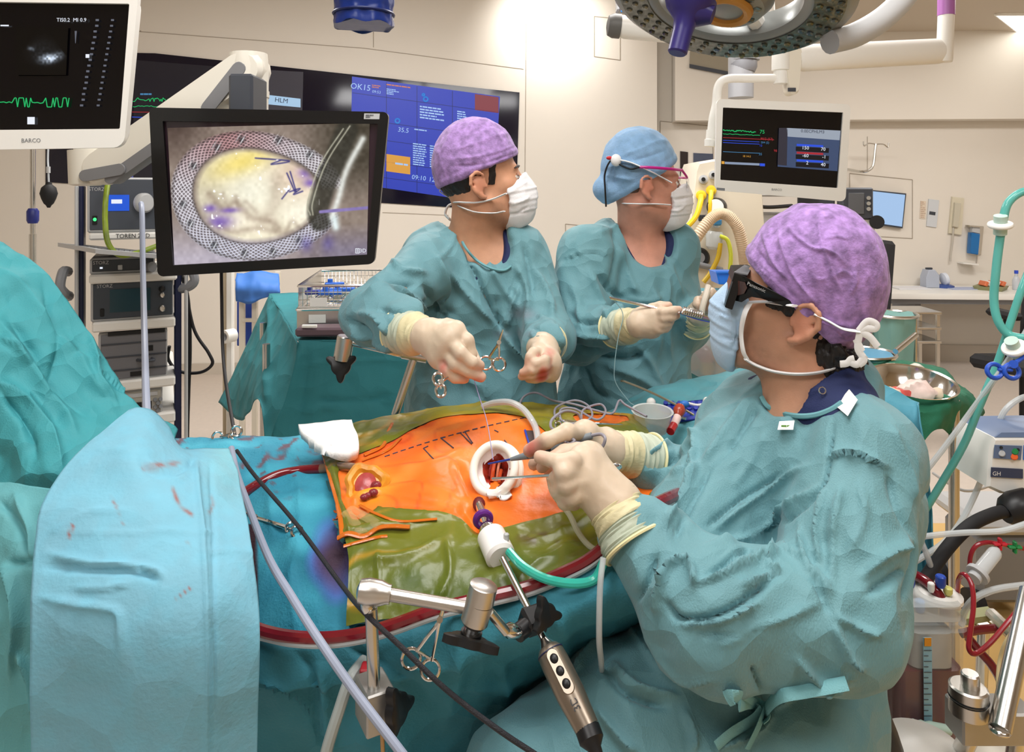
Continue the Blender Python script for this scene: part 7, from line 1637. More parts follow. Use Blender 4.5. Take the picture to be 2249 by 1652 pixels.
lo, hi = box_of([SR, ER, WR, SLf, EL_, WL, hl(hd, 0, 0, .15), hl(hd, .12, 0, 0), (hip[0], hip[1], 0.02), (hip[0]+.2, hip[1]-.2, 0.02)], .13); lo[2] = -.02
o, VB, NB = solid('body', U(fb+tors+arms+legs, .03), lo, hi, .0055, m_skin['a'], t, 1, (), None, skin_col((206, 148, 126), 0)(hd))
fd = front_depth(VB, NB)
for sg in (-1, 1): eye(t, hd, sg, (80, 90, 96))
h_lo, h_hi = box_of([hl(hd, -.17, 0, 0), hl(hd, .14, 0, 0), hl(hd, 0, .12, -.11), hl(hd, 0, -.12, .2)], .02)
solid('hair', loc_fn(hd, lambda q: smax(smax(head_core(q)-.003, q[:, 0]+.026, .006), -(q[:, 2]+.05), .006)), h_lo, h_hi, .0035, mat('hair_brown', (96, 68, 52), .5, bump=.8, bsc=160), t)
m_bcap = mat('cap_sky', (136, 176, 214), .75, bump=.5, bsc=260, var=.16, vsc=45, sheen=.2)
capf = cap_fn(-.008, .102, .07, .1, (.098, .072), (-.07, -.022), .088, el((-.092, 0, .004), (.048, .05, .042)))
cap_o, VC, NC = solid('cap', loc_fn(hd, capf), h_lo, h_hi, .0035, m_bcap, t, 1, [([(1360, 345), (1400, 330), (1440, 312), (1475, 312)], 6, .004), ([(1380, 355), (1420, 345), (1465, 330)], 5, -.004), ([(1330, 370), (1350, 365), (1390, 375)], 5, .004), ([(1380, 300), (1390, 320), (1375, 345)], 5, .004), ([(1350, 352), (1345, 375), (1350, 410)], 5, -.006), ([(1325, 385), (1360, 390), (1395, 395)], 5, .004)], lambda V: crumple(V, .003, 22, 4))
fdc = front_depth(VC, NC)
mk = mask_fn((.086, 0, -.048), lambda q: (.066-.3*np.abs(q[:, 2]+.05))-q[:, 0], (.13, .004), (.05, -.014), -.122)
mo, VM, NM = solid('face_mask', loc_fn(hd, mk), h_lo, h_hi, .0035, m_mask, t, 1, [([(1478, 405), (1500, 405), (1518, 410)], 3, .004), ([(1480, 440), (1500, 436), (1515, 432)], 3, -.005), ([(1470, 462), (1490, 462), (1508, 450)], 3, .004)], lambda V: pleat(V, hd))
strap('strap', [(1476, 402, 1.88), (1460, 393), (1445, 385)]+[(x, y, min(fd(x, y), fdc(x, y))-.006) for x, y in ((1430, 377), (1415, 370), (1400, 363), (1385, 357), (1370, 353), (1356, 351))], .0065, mo, fd, .004)
strap('strap', [(1472, 450, 1.89), (1440, 448), (1410, 448), (1375, 447), (1362, 446, 1.98)], .0055, mo, fd, .004)
O('tie_knot', MB().ell(W(1353, 352, fdc(1356, 352)-.006), (.014, .012, .016)), m_strap, mo)
g = T('glasses', 'pink framed clear glasses worn by the person in the blue cap', 'glasses')
O('temple', MB().tube([W(1498, 374, 1.905), W(1470, 371, 1.865), W(1430, 368, 1.85), W(1405, 367, 1.853)], .0038, 8, 6), mat('frame_pink', (196, 24, 136), .3), g)
O('lens', MB().tube([hl(hd, .112, -.045, .008), hl(hd, .116, -.03, -.012), hl(hd, .118, -.012, -.012)], .001, 6, 4), m_chrome, g)
q = [hl(hd, .113, -.056, .016), hl(hd, .122, -.008, .016), hl(hd, .121, -.012, -.02), hl(hd, .114, -.052, -.018)]; O('lens_glass', MB().slab(q, (.0015, 0, 0)), mat('lens_clear', (235, 238, 242), .05, alpha=.25), g)
O('frame_top', MB().tube([W(1498, 374, 1.905), hl(hd, .118, -.03, .02), hl(hd, .124, 0, .018), hl(hd, .118, .03, .02), hl(hd, .108, .06, .016)], .003, 8, 6), mat('frame_pink', (196, 24, 136), .3), g)
O('neck_strap', MB().tube([W(1405, 367, 1.853), W(1385, 371, fdc(1385, 371)-.004), W(1362, 362, fdc(1362, 362)-.004), W(1346, 352, fdc(1348, 356)-.004), W(1336, 360, fdc(1340, 366)-.01), W(1328, 385, fdc(1330, 385)-.008), W(1329, 415, fdc(1334, 410)-.01), W(1331, 453, 1.9)], .005, 8, 6, flat=(1, .5)), m_black, g); O('red_clip', MB().ell(W(1338, 347, fdc(1350, 356)-.008), (.008, .006, .005)), mat('clip_red', (200, 40, 50), .4), g)
fscrub = U([el(chest, (.165, .11, .17)), rc(nb+[-.09, 0, -.02], nb+[.09, 0, -.02], .057, .057), rc(nb+[0, .01, -.03], nb+[.0, .01, .04], .068, .064)], .03)
hole_s = rc(W(1400, 470, 1.99), W(1435, 555, 1.90), .07, .05)
solid('scrub_top', lambda P: smax(fscrub(P), -hole_s(P), .006), *box_of([nb+[-.2, -.16, -.12], nb+[.2, .16, .1]], .0), .0055, m_scrub, t)
gt = [el(chest, (.185, .125, .18)), scaled(rc(chest+[0, 0, -.05], hip, .158, .175), chest, (1, 1.3, 1)), scaled(rc(hip, (hip[0], hip[1]+.02, .42), .175, .22), chest, (1, 1.2, 1)), rc(nb+[-.095, 0, -.015], nb+[.095, 0, -.015], .065, .06), rc(nb+[-.05, .02, .0], nb+[.05, .02, 0], .07, .07)]
gs = [U([rc(nb+[-.08, 0, -.05], SR, .078, .08), rc(SR, ER, .08, .074), rc(ER, WR+(ER-WR)*.40, .074, .05)], .02), U([rc(nb+[.08, 0, -.05], SLf, .075, .07), rc(SLf, EL_, .07, .055), rc(EL_, WL+(EL_-WL)*.15, .055, .045)], .02)]
hole = rc(W(1385, 450, 2.02), W(1440, 535, 1.90), .078, .064)
lo, hi = box_of([SR, ER, WR, SLf, EL_, WL, nb, (hip[0]-.2, hip[1]-.2, .4), (hip[0]+.2, hip[1]+.2, .4)], .12); lo[2] = .15
gf = [([(1340, 490), (1355, 540), (1345, 600), (1340, 650)], 6, -.010), ([(1355, 530), (1380, 600), (1400, 650)], 7, .008), ([(1245, 570), (1290, 555), (1335, 560)], 5, .006, 's'), ([(1290, 580), (1320, 660), (1340, 720)], 8, .010), ([(1310, 600), (1345, 640), (1370, 660)], 7, -.012), ([(1335, 690), (1360, 680), (1350, 720)], 6, .014), ([(1240, 720), (1290, 740), (1350, 740)], 7, .012), ([(1245, 760), (1300, 780), (1380, 790), (1420, 770)], 8, -.016), ([(1250, 690), (1280, 710), (1330, 700)], 6, -.010),
      ([(1430, 620), (1450, 700), (1445, 790)], 7, .006), ([(1460, 650), (1420, 660), (1380, 655)], 4, .005), ([(1470, 600), (1465, 700), (1480, 800)], 6, .006), ([(1400, 760), (1430, 800), (1460, 860)], 8, .008), ([(1330, 800), (1400, 830), (1480, 880)], 10, .010), ([(1280, 800), (1300, 850), (1340, 880)], 9, -.012), ([(1300, 520), (1350, 500), (1370, 480)], 5, .006), ([(1440, 520), (1480, 600), (1500, 660)], 6, .007), ([(1255, 620), (1275, 680), (1270, 720)], 8, .008), ([(1400, 700), (1440, 690), (1500, 700)], 6, .005)]
gf = [q_[:2]+(q_[2]*1.5,)+q_[3:] for q_ in gf]
gown3, VG, NG = solid('gown', lambda P: smax(smin(U(gt, .04)(P), smin(gs[0](P), gs[1](P), .012), .022), -hole(P), .006), lo, hi, .0065, m_gown, t, 2, gf, lambda V: crumple(V, .006, 8, 4)+crease(V, .016, 8, 7), gown_col)
glove(t, W(1408, 710, 1.60), [W_(((1437, 690, 1.585), (1457, 685, 1.56), (1476, 682, 1.555), (1491, 680, 1.56))), W_(((1437, 702, 1.585), (1457, 699, 1.56), (1474, 697, 1.558), (1486, 694, 1.565))), W_(((1437, 714, 1.585), (1454, 712, 1.565), (1466, 710, 1.567), (1473, 707, 1.578))), W_(((1434, 725, 1.59), (1449, 724, 1.57), (1461, 721, 1.573), (1468, 717, 1.58)))], W_(((1416, 690, 1.60), (1432, 678, 1.59), (1450, 672, 1.582), (1468, 671, 1.578))), .0092, W(1350, 722, 1.69), .043)
glove(t, W(1538, 688, 1.87), [W_(((1556, 652, 1.84), (1563, 641, 1.82), (1557, 648, 1.80), (1549, 656, 1.81))), W_(((1562, 661, 1.84), (1571, 651, 1.82), (1563, 662, 1.80), (1549, 670, 1.81))), W_(((1566, 670, 1.845), (1576, 663, 1.82), (1567, 673, 1.80), (1552, 679, 1.81))), W_(((1566, 678, 1.85), (1577, 673, 1.83), (1569, 681, 1.81), (1556, 685, 1.82)))], W_(((1541, 668, 1.85), (1533, 660, 1.815), (1531, 668, 1.795), (1534, 677, 1.795))), .0092, W(1528, 712, 1.93), .042)
i_ = T('needle_driver', 'long steel shafted needle driver held across the gown of the nurse', 'instrument')
O('shaft', MB().tube([W(1338, 652, 1.60), W(1342, 655, 1.60), W(1452, 679, 1.572), W(1494, 687, 1.552)], [.0016, .003, .003, .0034], 8, 0), m_chrome, i_)
O('handle', MB().tube([W(1494, 686, 1.552), W(1530, 695, 1.55), W(1574, 706, 1.548)], [.0042, .007, .0055], 10, 4), m_chrome, i_)
O('spring_handle', MB().tube([W(1500, 682, 1.546), W(1520, 684, 1.54), W(1545, 693, 1.54)], [.0065, .0075, .005], 10, 4), m_bs, i_)
for k in range(9): O('grip_ridge', MB().torus(W(1502+k*4.7, 682.2+k*1.2, 1.541), (1, 0, -.25), .0078, .0014, 14, 6), m_chrome, i_)
O('gold_end', MB().cyl(W(1570, 704.8, 1.548), W(1577, 706.8, 1.548), .006, n=14), mat('gold_metal', (220, 180, 90), .25, 1.0), i_)
line('white_tube', 'short off white tube held in the far glove of the nurse', [(1556, 628, 1.80), (1550, 650, 1.785), (1543, 675, 1.78), (1540, 700, 1.785)], .0075, mat('tube_ivory', (226, 216, 200), .4))
line('suture', 'fine pale thread hanging from the steel instrument of the nurse', [(1345, 655, 1.6), (1368, 690, 1.6), (1358, 740, 1.6), (1350, 800, 1.6), (1352, 840, 1.6), (1380, 880, 1.6), (1392, 890, 1.6)], .0009, mat('thread_pale', (150, 184, 190), .4), 'thread', n=5)
line('suture', 'fine pale thread dropping from the raised glove to the ring retractor', [(1040, 830, 1.31), (1052, 870, 1.3), (1068, 920, 1.25), (1078, 975, 1.18), (1083, 1010, 1.14)], .0008, mat('thread_violet', (140, 130, 170), .4), 'thread', n=5)
# ---------------------------------------------------------------- seated surgeon, near right
t = T('person', 'seated surgeon in a purple cap and dark 3D glasses operating in a teal gown', 'person')
a_ = math.radians(25); hd = head_fn(math.radians(17), (-math.cos(a_), math.sin(a_)), (.457, 1.1625, 1.456), 1.0)
nb = W(1778, 895, 1.15); chest = W(1770, 1080, 1.17)
SLn, En, Wn = W(1890, 1005, 1.04), W(1830, 1350, .935), W(1350, 1110, 1.0)
Fm = W(1560, 1352, .915)
SRf, Er, Wr = W(1650, 950, 1.28), W(1570, 1075, 1.25), W(1330, 990, 1.16)
hip = W(1740, 1560, 1.13)
seat_z = .72
fb = [H(hd), rc(hl(hd, -.028, 0, -.045), nb, .062, .074), rc(nb+[-.04, .1, -.05], nb+[.02, -.08, -.05], .06, .06)]
tors = [el(chest, (.12, .13, .16)), rc(chest, hip+[-.03, 0, .05], .12, .10)]
arms = [rc(SLn, En, .05, .045), rc(En, Fm, .045, .042), rc(Fm, Wn, .042, .026), rc(SRf, Er, .05, .045), rc(Er, Wr, .04, .024)]
kn1 = np.array([.13, .95, .78]); kn2 = np.array([.2, 1.05, .78]); hp = np.array([hip[0], hip[1]-.02, .83])
legs = []
for kn, off in ((kn1, -.08), (kn2, .06)):
    legs += [rc(hp+[-.06, off, .02], kn, .08, .06), rc(kn, (kn[0]+.03, kn[1]-.02, .1), .058, .042), rc((kn[0]+.03, kn[1]-.02, .045), (kn[0]-.12, kn[1]-.02, .04), .045, .038)]
lo, hi = box_of([SLn, En, Wn, SRf, Er, Wr, hl(hd, 0, 0, .15), hl(hd, .12, 0, 0), hip, kn1, kn2, (.0, .85, 0)], .13); lo[2] = -.02
o, VB, NB = solid('body', U(fb+tors+arms+legs, .03), lo, hi, .0046, m_skin['a'], t, 1, (), None, skin_col((198, 148, 120), .4)(hd))
fd = front_depth(VB, NB)
for sg in (-1, 1): eye(t, hd, sg); brow(t, hd, sg, m_hair)
h_lo, h_hi = box_of([hl(hd, -.17, 0, 0), hl(hd, .15, 0, 0), hl(hd, 0, .12, -.13), hl(hd, 0, -.12, .2)], .03)
def hair1(q):
    bk_ = smin(head_core(q)-.008, el((-.062, 0, -.036), (.052, .072, .060))(q), .01); bk_ = smax(smax(bk_, q[:, 0]+.024, .008), -(q[:, 2]+.094), .008); bk_ = smax(bk_, q[:, 2]+.022-.45*(q[:, 0]+.085), .004)
    return np.minimum(bk_, np.maximum(np.maximum(head_core(q)-.006, np.abs(q[:, 0]-.026)-.022), np.abs(q[:, 2]-.02)-.016))
solid('hair', loc_fn(hd, hair1), h_lo, h_hi, .0028, m_hair, t, 1, (), lambda V: crumple(V, .006, 60, 2)+crumple(V, .003, 130, 4))
capf = cap_fn(-.004, .104, .072, .110, (.1, .062), (-.085, -.03), .094, el((-.036, 0, .03), (.068, .088, .074)))
Z6 = lambda L: [(1560+x*.2784, 440+y*.2784) for x, y in L]
cf = [(Z6([(840, 80), (855, 200), (880, 350), (930, 480), (960, 580), (1040, 740)]), 4, .005), (Z6([(410, 250), (450, 370), (520, 520), (640, 640)]), 4, .005), (Z6([(530, 230), (580, 400), (640, 560), (720, 680), (850, 830)]), 4, .006), (Z6([(600, 190), (700, 300), (820, 380), (960, 410), (1080, 520)]), 4, .005), (Z6([(300, 430), (400, 540), (520, 640), (640, 740)]), 3, .004), (Z6([(330, 470), (430, 560), (560, 670), (700, 790)]), 3, -.004), (Z6([(370, 380), (450, 500), (560, 600)]), 4, -.004), (Z6([(900, 300), (1000, 290), (1080, 310)]), 3, .003), (Z6([(980, 600), (1050, 560), (1120, 600)]), 3, .003), (Z6([(1010, 640), (1060, 610), (1100, 640)]), 3, -.003), (Z6([(860, 140), (960, 130), (1060, 190)]), 4, .003), (Z6([(1100, 740), (1150, 640), (1140, 560)]), 4, .004), (Z6([(800, 600), (880, 630), (920, 610)]), 3, .003), (Z6([(820, 900), (960, 980), (1100, 1010)]), 3, -.005), (Z6([(980, 1030), (1060, 1090), (1150, 1090)]), 3, .005)]
m_pcap1 = mat('cap_purple_b', (164, 128, 190), .75, bump=.5, bsc=260, var=.5, vsc=65, sheen=.2)
cap_o, VC, NC = solid('cap', loc_fn(hd, capf), h_lo, h_hi, .0028, m_pcap1, t, 1, cf, lambda V: crumple(V, .0028, 30, 3))
fdc = front_depth(VC, NC)
mk = mask_fn((.080, 0, -.04), lambda q: (.074-.12*np.abs(q[:, 2]+.03))-q[:, 0], (.126, .016), (.06, -.0), -.134, (.046, .046, .058))
mo, VM, NM = solid('face_mask', loc_fn(hd, mk), h_lo, h_hi, .003, mat('mask_blue', (176, 204, 230), .7, bump=.25, bsc=300), t, 1, [([(1580, 690), (1600, 700), (1630, 705)], 3, .004), ([(1585, 740), (1605, 745), (1635, 745)], 3, -.005), ([(1590, 660), (1610, 690), (1605, 740)], 4, .004), ([(1605, 770), (1620, 740), (1618, 700)], 4, -.005)], lambda V: pleat(V, hd))
strap('white_edge', [(1648, 664, fd(1650, 668)-.006), (1635, 690, fd(1642, 690)-.008), (1628, 730, fd(1636, 730)-.008), (1632, 770, fd(1640, 770)-.008), (1641, 790, fd(1645, 790)-.006)], .007, mo, fd)
strap('strap', [(1645, 664, fd(1650, 668)-.007), (1680, 663), (1715, 668), (1745, 672, fd(1745, 672)-.004)], .0065, mo, fd, .004)
strap('strap', [(1636, 788, fd(1645, 790)-.006), (1660, 802), (1700, 816), (1750, 822), (1800, 818), (1840, 806), (1862, 796, fd(1850, 800)-.004)], .0075, mo, fd, .004)
strap('strap', [(1788, 690, fdc(1790, 690)-.003), (1820, 706, fdc(1820, 704)-.003), (1850, 722, fdc(1850, 715)-.004), (1886, 728, fdc(1880, 720)-.005)], .0055, mo, fd, .004)
k0 = fdc(1880, 722)-.008
for pts in ([(1886, 727), (1905, 706), (1924, 712), (1922, 722), (1900, 722), (1888, 730)], [(1890, 730), (1910, 740), (1928, 762)], [(1888, 732), (1884, 765), (1898, 790), (1886, 802)], [(1868, 796), (1884, 800), (1900, 780)], [(1845, 800), (1860, 798), (1868, 790), (1876, 788)], [(1880, 745), (1893, 772)]):
    O('tie', MB().tube([W(x, y, k0) for x, y in pts], .0052, 8, 6, flat=(.22, 1)), m_strap, mo)
g = T('glasses', 'thick black 3D glasses worn by the seated surgeon', 'glasses')
m_gl = mat('glasses_black', (16, 16, 18), .3); dtm = lambda x, y: fd(x, y)-.006
tp = [(1622, 602), (1640, 610), (1662, 622), (1700, 640), (1735, 660), (1765, 676), (1763, 688), (1730, 676), (1700, 664), (1672, 656), (1650, 652), (1640, 656), (1628, 664), (1612, 660)]
dd_ = [1.125 if x < 1650 else 1.105 for x, y in tp]; dd_ = np.interp([p[0] for p in tp], [1610, 1650, 1700, 1765], [1.145, 1.105, 1.085, 1.082])
O('temple', MB().slab([W(x, y, d) for (x, y), d in zip(tp, dd_)], (0.001, .006, 0), .001), m_gl, g)
O('side_window', MB().slab([W(x, y, d-.001) for x, y, d in ((1619, 616, 1.133), (1636, 620, 1.118), (1641, 632, 1.113), (1634, 645, 1.118), (1618, 650, 1.135))], (0, .002, 0)), mat('lens_brown', (74, 50, 46), .12), g)
txt('brand_lettering', 'Panasonic', W(1661, 631, 1.0965), W(1700, 648, 1.083)-W(1661, 631, 1.1), (0, 0, 1), .0075, m_lgrey, g)
for sg in (1, -1):
    q = [hl(hd, .118, sg*.006, .03), hl(hd, .102, sg*.066, .03), hl(hd, .102, sg*.066, -.016), hl(hd, .118, sg*.006, -.016)]; O('lens', MB().slab(q, hd[0][:, 0]*-.004), mat('lens_dark', (26, 22, 24), .08), g)
    q = [hl(hd, .121, 0, .038), hl(hd, .104, sg*.072, .038), hl(hd, .104, sg*.072, .024), hl(hd, .121, 0, .024)]; O('frame_top', MB().slab(q, hd[0][:, 0]*-.02, .001), m_gl, g)
q = [hl(hd, .106, .060, .038), hl(hd, .102, .074, .038), hl(hd, .102, .074, -.018), hl(hd, .106, .060, -.018)]; O('frame_side', MB().slab(q, hd[0][:, 0]*-.012, .001), m_gl, g)
q = [hl(hd, .106, -.06, .036), hl(hd, .088, .0, .044), hl(hd, .085, .066, .04), hl(hd, .106, .066, .036)]; O('top_shield', MB().slab(q, hd[0][:, 2]*.002), mat('shield_grey', (120, 120, 124), .2), g)
# scrub
fsc = U([el(chest, (.15, .155, .18)), rc(nb+[-.05, .11, -.045], nb+[.02, -.07, -.012], .07, .068), rc(nb+[0, 0, -.03], nb+[.01, 0, .03], .09, .082)], .03)
hs = rc(hl(hd, -.025, 0, -.02), nb+[-.045, .0, .03], .074, .075)
so, VS, NS = solid('scrub_top', lambda P: smax(fsc(P), -hs(P), .006), *box_of([nb+[-.22, -.2, -.16], nb+[.22, .2, .12]], .0), .0045, m_scrub, t, 1, [([(1690, 880), (1760, 870), (1830, 840)], 8, .004)], lambda V: crumple(V, .003, 20, 3))
O('snap_ring', MB().torus(W(1806, 858, front_depth(VS, NS)(1806, 858)-.002), (0, -1, .3), .0048, .001, 20, 6), m_chrome, so)
# gown
gt = [el(chest, (.158, .165, .185)), rc(chest+[.0, 0, -.03], hip+[-.02, 0, .06], .158, .140), rc(hip+[-.02, 0, .04], hip+[-.02, 0, -.12], .140, .15), rc(nb+[-.04, .11, -.04], nb+[.03, -.09, -.05], .078, .08), rc(nb+[.04, .03, -.02], nb+[.05, .0, .035], .07, .062),
      rc(W(1690, 1600, 1.06), W(1400, 1610, 1.02), .15, .115), rc(W(1400, 1610, 1.02), W(1190, 1730, 1.0), .115, .10), rc(W(1190, 1730, 1.0), W(1190, 2100, 1.0), .10, .13), rc(W(1610, 1010, 1.17), W(1540, 1190, 1.08), .08, .085), rc(W(1540, 1190, 1.08), W(1560, 1400, 1.06), .085, .1)]
gs = [U([rc(nb+[.06, -.06, -.06], SLn, .07, .076), rc(SLn, En, .076, .085), rc(En, Fm, .085, .082), rc(Fm, Wn+(Fm-Wn)*.26, .084, .05)], .02),
      U([rc(nb+[-.08, .08, -.06], SRf, .08, .082), rc(SRf, Er, .075, .066), rc(Er, Wr+(Er-Wr)*.34, .066, .04)], .02)]
hole_a, hole_b = rc(hl(hd, -.03, 0, 0), nb+[-.05, -.035, .05], .078, .056), rc(W(1724, 846, 1.07), W(1800, 838, 1.05), .046, .045)
hole = lambda P: np.minimum(hole_a(P), hole_b(P))
lo, hi = box_of([SLn, En, Wn, SRf, Er, Wr, nb+[0, 0, .05], hip, W(1190, 1700, .88), (0.02, .8, .5)], .17); lo[2] = .3
C3 = lambda L: [(1250+x*.5761, 700+y*.5761) for x, y in L]
cf = [(C3([(1005, 370), (992, 470), (985, 560), (955, 650), (850, 750), (700, 830), (570, 900)]), 5, -.008), (C3([(985, 525), (1080, 512), (1215, 572)]), 8, .012, 's'), (C3([(970, 640), (945, 800), (955, 960)]), 7, .010), (C3([(1040, 640), (1010, 800), (1000, 1040)]), 9, .008), (C3([(1110, 620), (1120, 760), (1060, 900)]), 10, .006), (C3([(880, 770), (895, 920), (960, 990), (1000, 1060)]), 6, .010), (C3([(790, 850), (900, 920)]), 4, .008), (C3([(930, 980), (990, 1130)]), 5, -.010), (C3([(780, 850), (760, 940), (820, 950)]), 5, .008),
      (C3([(500, 530), (430, 680), (350, 800)]), 7, .012), (C3([(540, 560), (470, 700), (400, 840)]), 8, -.010), (C3([(900, 560), (760, 650), (640, 730), (560, 800)]), 8, .012), (C3([(820, 590), (660, 690), (520, 800)]), 8, -.010), (C3([(940, 640), (820, 730), (700, 830), (520, 860)]), 7, .010), (C3([(760, 420), (700, 540), (620, 650)]), 12, .006), (C3([(700, 300), (620, 400), (560, 480), (500, 560)]), 10, .010), (C3([(720, 330), (660, 420), (600, 520)]), 8, -.008),
      (C3([(440, 900), (468, 950), (480, 1020)]), 6, .016), (C3([(355, 1010), (375, 940), (440, 900)]), 6, .014), (C3([(330, 880), (300, 1000), (250, 1080)]), 8, -.010), (C3([(380, 940), (340, 1050), (330, 1130)]), 8, .010), (C3([(360, 1070), (420, 1145), (560, 1135), (700, 1060), (790, 960)]), 8, -.014), (C3([(410, 1160), (560, 1155), (720, 1080)]), 7, .012), (C3([(480, 1015), (600, 965), (740, 900), (800, 870)]), 6, .012), (C3([(520, 980), (640, 900), (700, 880)]), 6, -.010), (C3([(700, 870), (755, 930), (810, 955)]), 4, .008), (C3([(640, 1020), (740, 980), (800, 950)]), 4, .008), (C3([(660, 1060), (760, 1010)]), 4, -.007),
      (C3([(200, 1120), (300, 1280), (430, 1390), (560, 1380)]), 7, .006), (C3([(560, 1240), (760, 1170), (960, 1080)]), 10, .007), (C3([(480, 1200), (640, 1210), (800, 1160)]), 8, -.006), (C3([(1100, 1000), (1200, 900), (1290, 860)]), 10, .012), (C3([(1120, 1060), (1230, 980), (1270, 960)]), 9, -.010), (C3([(1010, 1130), (1120, 1190), (1180, 1200)]), 7, .010), (C3([(1000, 1160), (1060, 1280), (1120, 1340)]), 8, .010), (C3([(870, 1300), (960, 1390), (1070, 1400)]), 8, .010),
      (C3([(10, 1350), (90, 1260), (150, 1190)]), 8, .010), (C3([(160, 1310), (250, 1400), (420, 1440)]), 8, .012), (C3([(130, 1330), (220, 1430), (380, 1480)]), 8, -.012), (C3([(700, 1330), (735, 1420), (770, 1500)]), 5, -.010), (C3([(1100, 1360), (900, 1420), (770, 1490)]), 5, .007), (C3([(770, 1500), (720, 1570), (560, 1640)]), 6, .010), (C3([(440, 1480), (480, 1580), (470, 1650)]), 8, .008), (C3([(100, 1480), (200, 1600), (260, 1650)]), 9, .010), (C3([(1290, 850), (1300, 950), (1260, 1080)]), 7, -.008), (C3([(1220, 580), (1240, 700), (1290, 830)]), 8, -.008), (C3([(1220, 380), (1280, 560), (1310, 700)]), 9, .006),
      (C3([(300, 520), (360, 480), (420, 460)]), 5, .012), (C3([(310, 560), (380, 540), (450, 480), (440, 560)]), 6, -.012), (C3([(350, 470), (420, 430), (500, 440)]), 5, .008), (C3([(380, 600), (450, 560), (470, 500)]), 5, .01), (C3([(480, 420), (470, 560), (440, 640)]), 6, .01)]
cf = [q_[:2]+(q_[2]*1.25,)+q_[3:] for q_ in cf]
gown1, VG, NG = solid('gown', lambda P: smax(smin(U(gt, .035)(P), smin(gs[0](P), gs[1](P), .01), .016), -hole(P), .006), lo, hi, .0043, m_gown, t, 2, cf, lambda V: crumple(V, .005, 8, 9)+crease(V, .015, 9, 11), gown_col)
fdg = front_depth(VG, NG)
O('neck_binding', MB().tube([W(x, y, fdg(x, y)-.001) for x, y in ((1672, 872), (1685, 892), (1712, 906), (1750, 914), (1790, 912), (1825, 900), (1850, 884))], .004, 6, 6), mat('binding', (106, 160, 167), .7), gown1)
f_ = lambda x, y, o=.004: W(x, y, fdg(x, y)-o)
O('neck_label', MB().slab([f_(1712, 926), f_(1745, 924), f_(1742, 944, .008), f_(1708, 944, .008)], (0, .001, 0)), mat('label_white', (240, 240, 236), .6), gown1)
mb = MB(); dashes(mb, 1716, 934, 1738, 939, 1, None, fdg(1726, 936)-.0085, 0, 5, .8); O('label_print', mb, mat('print_green', (120, 170, 80), .6), gown1, kind='stuff')
O('shoulder_tab', MB().slab([f_(1866, 856, .006), f_(1884, 878, .006), f_(1862, 914, .006), f_(1836, 892, .006)], (0, .002, 0)), mat('label_white', (240, 240, 236), .6), gown1)
m_tie = mat('tie_teal', (124, 182, 188), .65, bump=.5, bsc=600)
for pts in ([(600, 1450), (640, 1440), (700, 1470), (735, 1490)], [(650, 1470), (700, 1462), (750, 1490)], [(735, 1490), (700, 1530), (620, 1580), (560, 1630)], [(745, 1495), (720, 1560), (680, 1640)], [(750, 1490), (800, 1440), (900, 1420), (1060, 1390)], [(745, 1495), (760, 1520), (740, 1540)]):
    O('belt_tie', MB().tube([f_(x, y, .006) for x, y in C3(pts)], .008, 8, 6, flat=(.22, 1)), m_tie, gown1)
glove(t, Wr, [W_(((1285, 952, 1.125), (1245, 948, 1.085), (1200, 968, 1.075), (1163, 990, 1.085))), W_(((1285, 972, 1.14), (1240, 985, 1.125), (1205, 1006, 1.115), (1190, 1028, 1.12))), W_(((1290, 985, 1.155), (1240, 1000, 1.145), (1198, 1006, 1.14), (1173, 1020, 1.145))), W_(((1298, 995, 1.165), (1252, 1014, 1.165), (1220, 1020, 1.155), (1203, 1032, 1.16)))], W_(((1310, 985, 1.13), (1275, 990, 1.125), (1240, 992, 1.12), (1212, 996, 1.12))), .0112, W(1432, 1006, 1.2), .038, [(W(1185, 975, 1.075), .022, .5), (W(1165, 990, 1.08), .014, .6)], split=.55, wr=.028)
glove(t, Wn, [W_(((1285, 1006, 1.02), (1258, 1012, .99), (1228, 1017, .985), (1187, 1004, .995))), W_(((1278, 1030, 1.005), (1238, 1038, .975), (1224, 1052, .995), (1246, 1062, 1.02))), W_(((1284, 1056, 1.0), (1243, 1066, .975), (1229, 1079, .99), (1250, 1086, 1.015))), W_(((1295, 1080, 1.0), (1256, 1090, .98), (1242, 1101, .99), (1260, 1106, 1.01)))], W_(((1300, 1000, 1.04), (1268, 994, 1.055), (1240, 996, 1.06), (1213, 1008, 1.05))), .0112, W(1400, 1196, .965), .047, [(W(1252, 1075, .975), .012, .6), (W(1242, 1098, .98), .016, .7), (W(1210, 1030, .98), .006, .6)], split=.5, wr=.03)
# ================================================================ near right: perfusion gear, stool; side tables behind
t = T('surgeon_stool', 'black padded stool carrying the seated surgeon', 'stool')
O('cushion', MB().ell((.475, 1.17, .79), (.125, .19, .125), None, 28, 16), mat('stool_vinyl', (30, 30, 32), .45, bump=.2, bsc=60), t)
O('seat', MB().lathe([(.15, 0), (.19, .2), (.19, .8), (.16, 1)], (.36, 1.12, .60), (.36, 1.12, .68), 32), mat('stool_vinyl'), t); O('column', MB().cyl((.4, 1.13, .12), (.4, 1.13, .6), .035), m_steel, t)
O('adjust_knob', MB().lathe([(.012, 0), (.021, .05), (.021, .25), (.018, .28), (.021, .32), (.021, .55), (.018, .58), (.021, .62), (.021, .95), (.015, 1)], W(1921, 1492, 1.2), W(1924, 1412, 1.2), 24), m_rub, t); O('knob_arm', MB().cyl(W(1915, 1478, 1.2), (.44, 1.17, .7), .012), m_black, t)
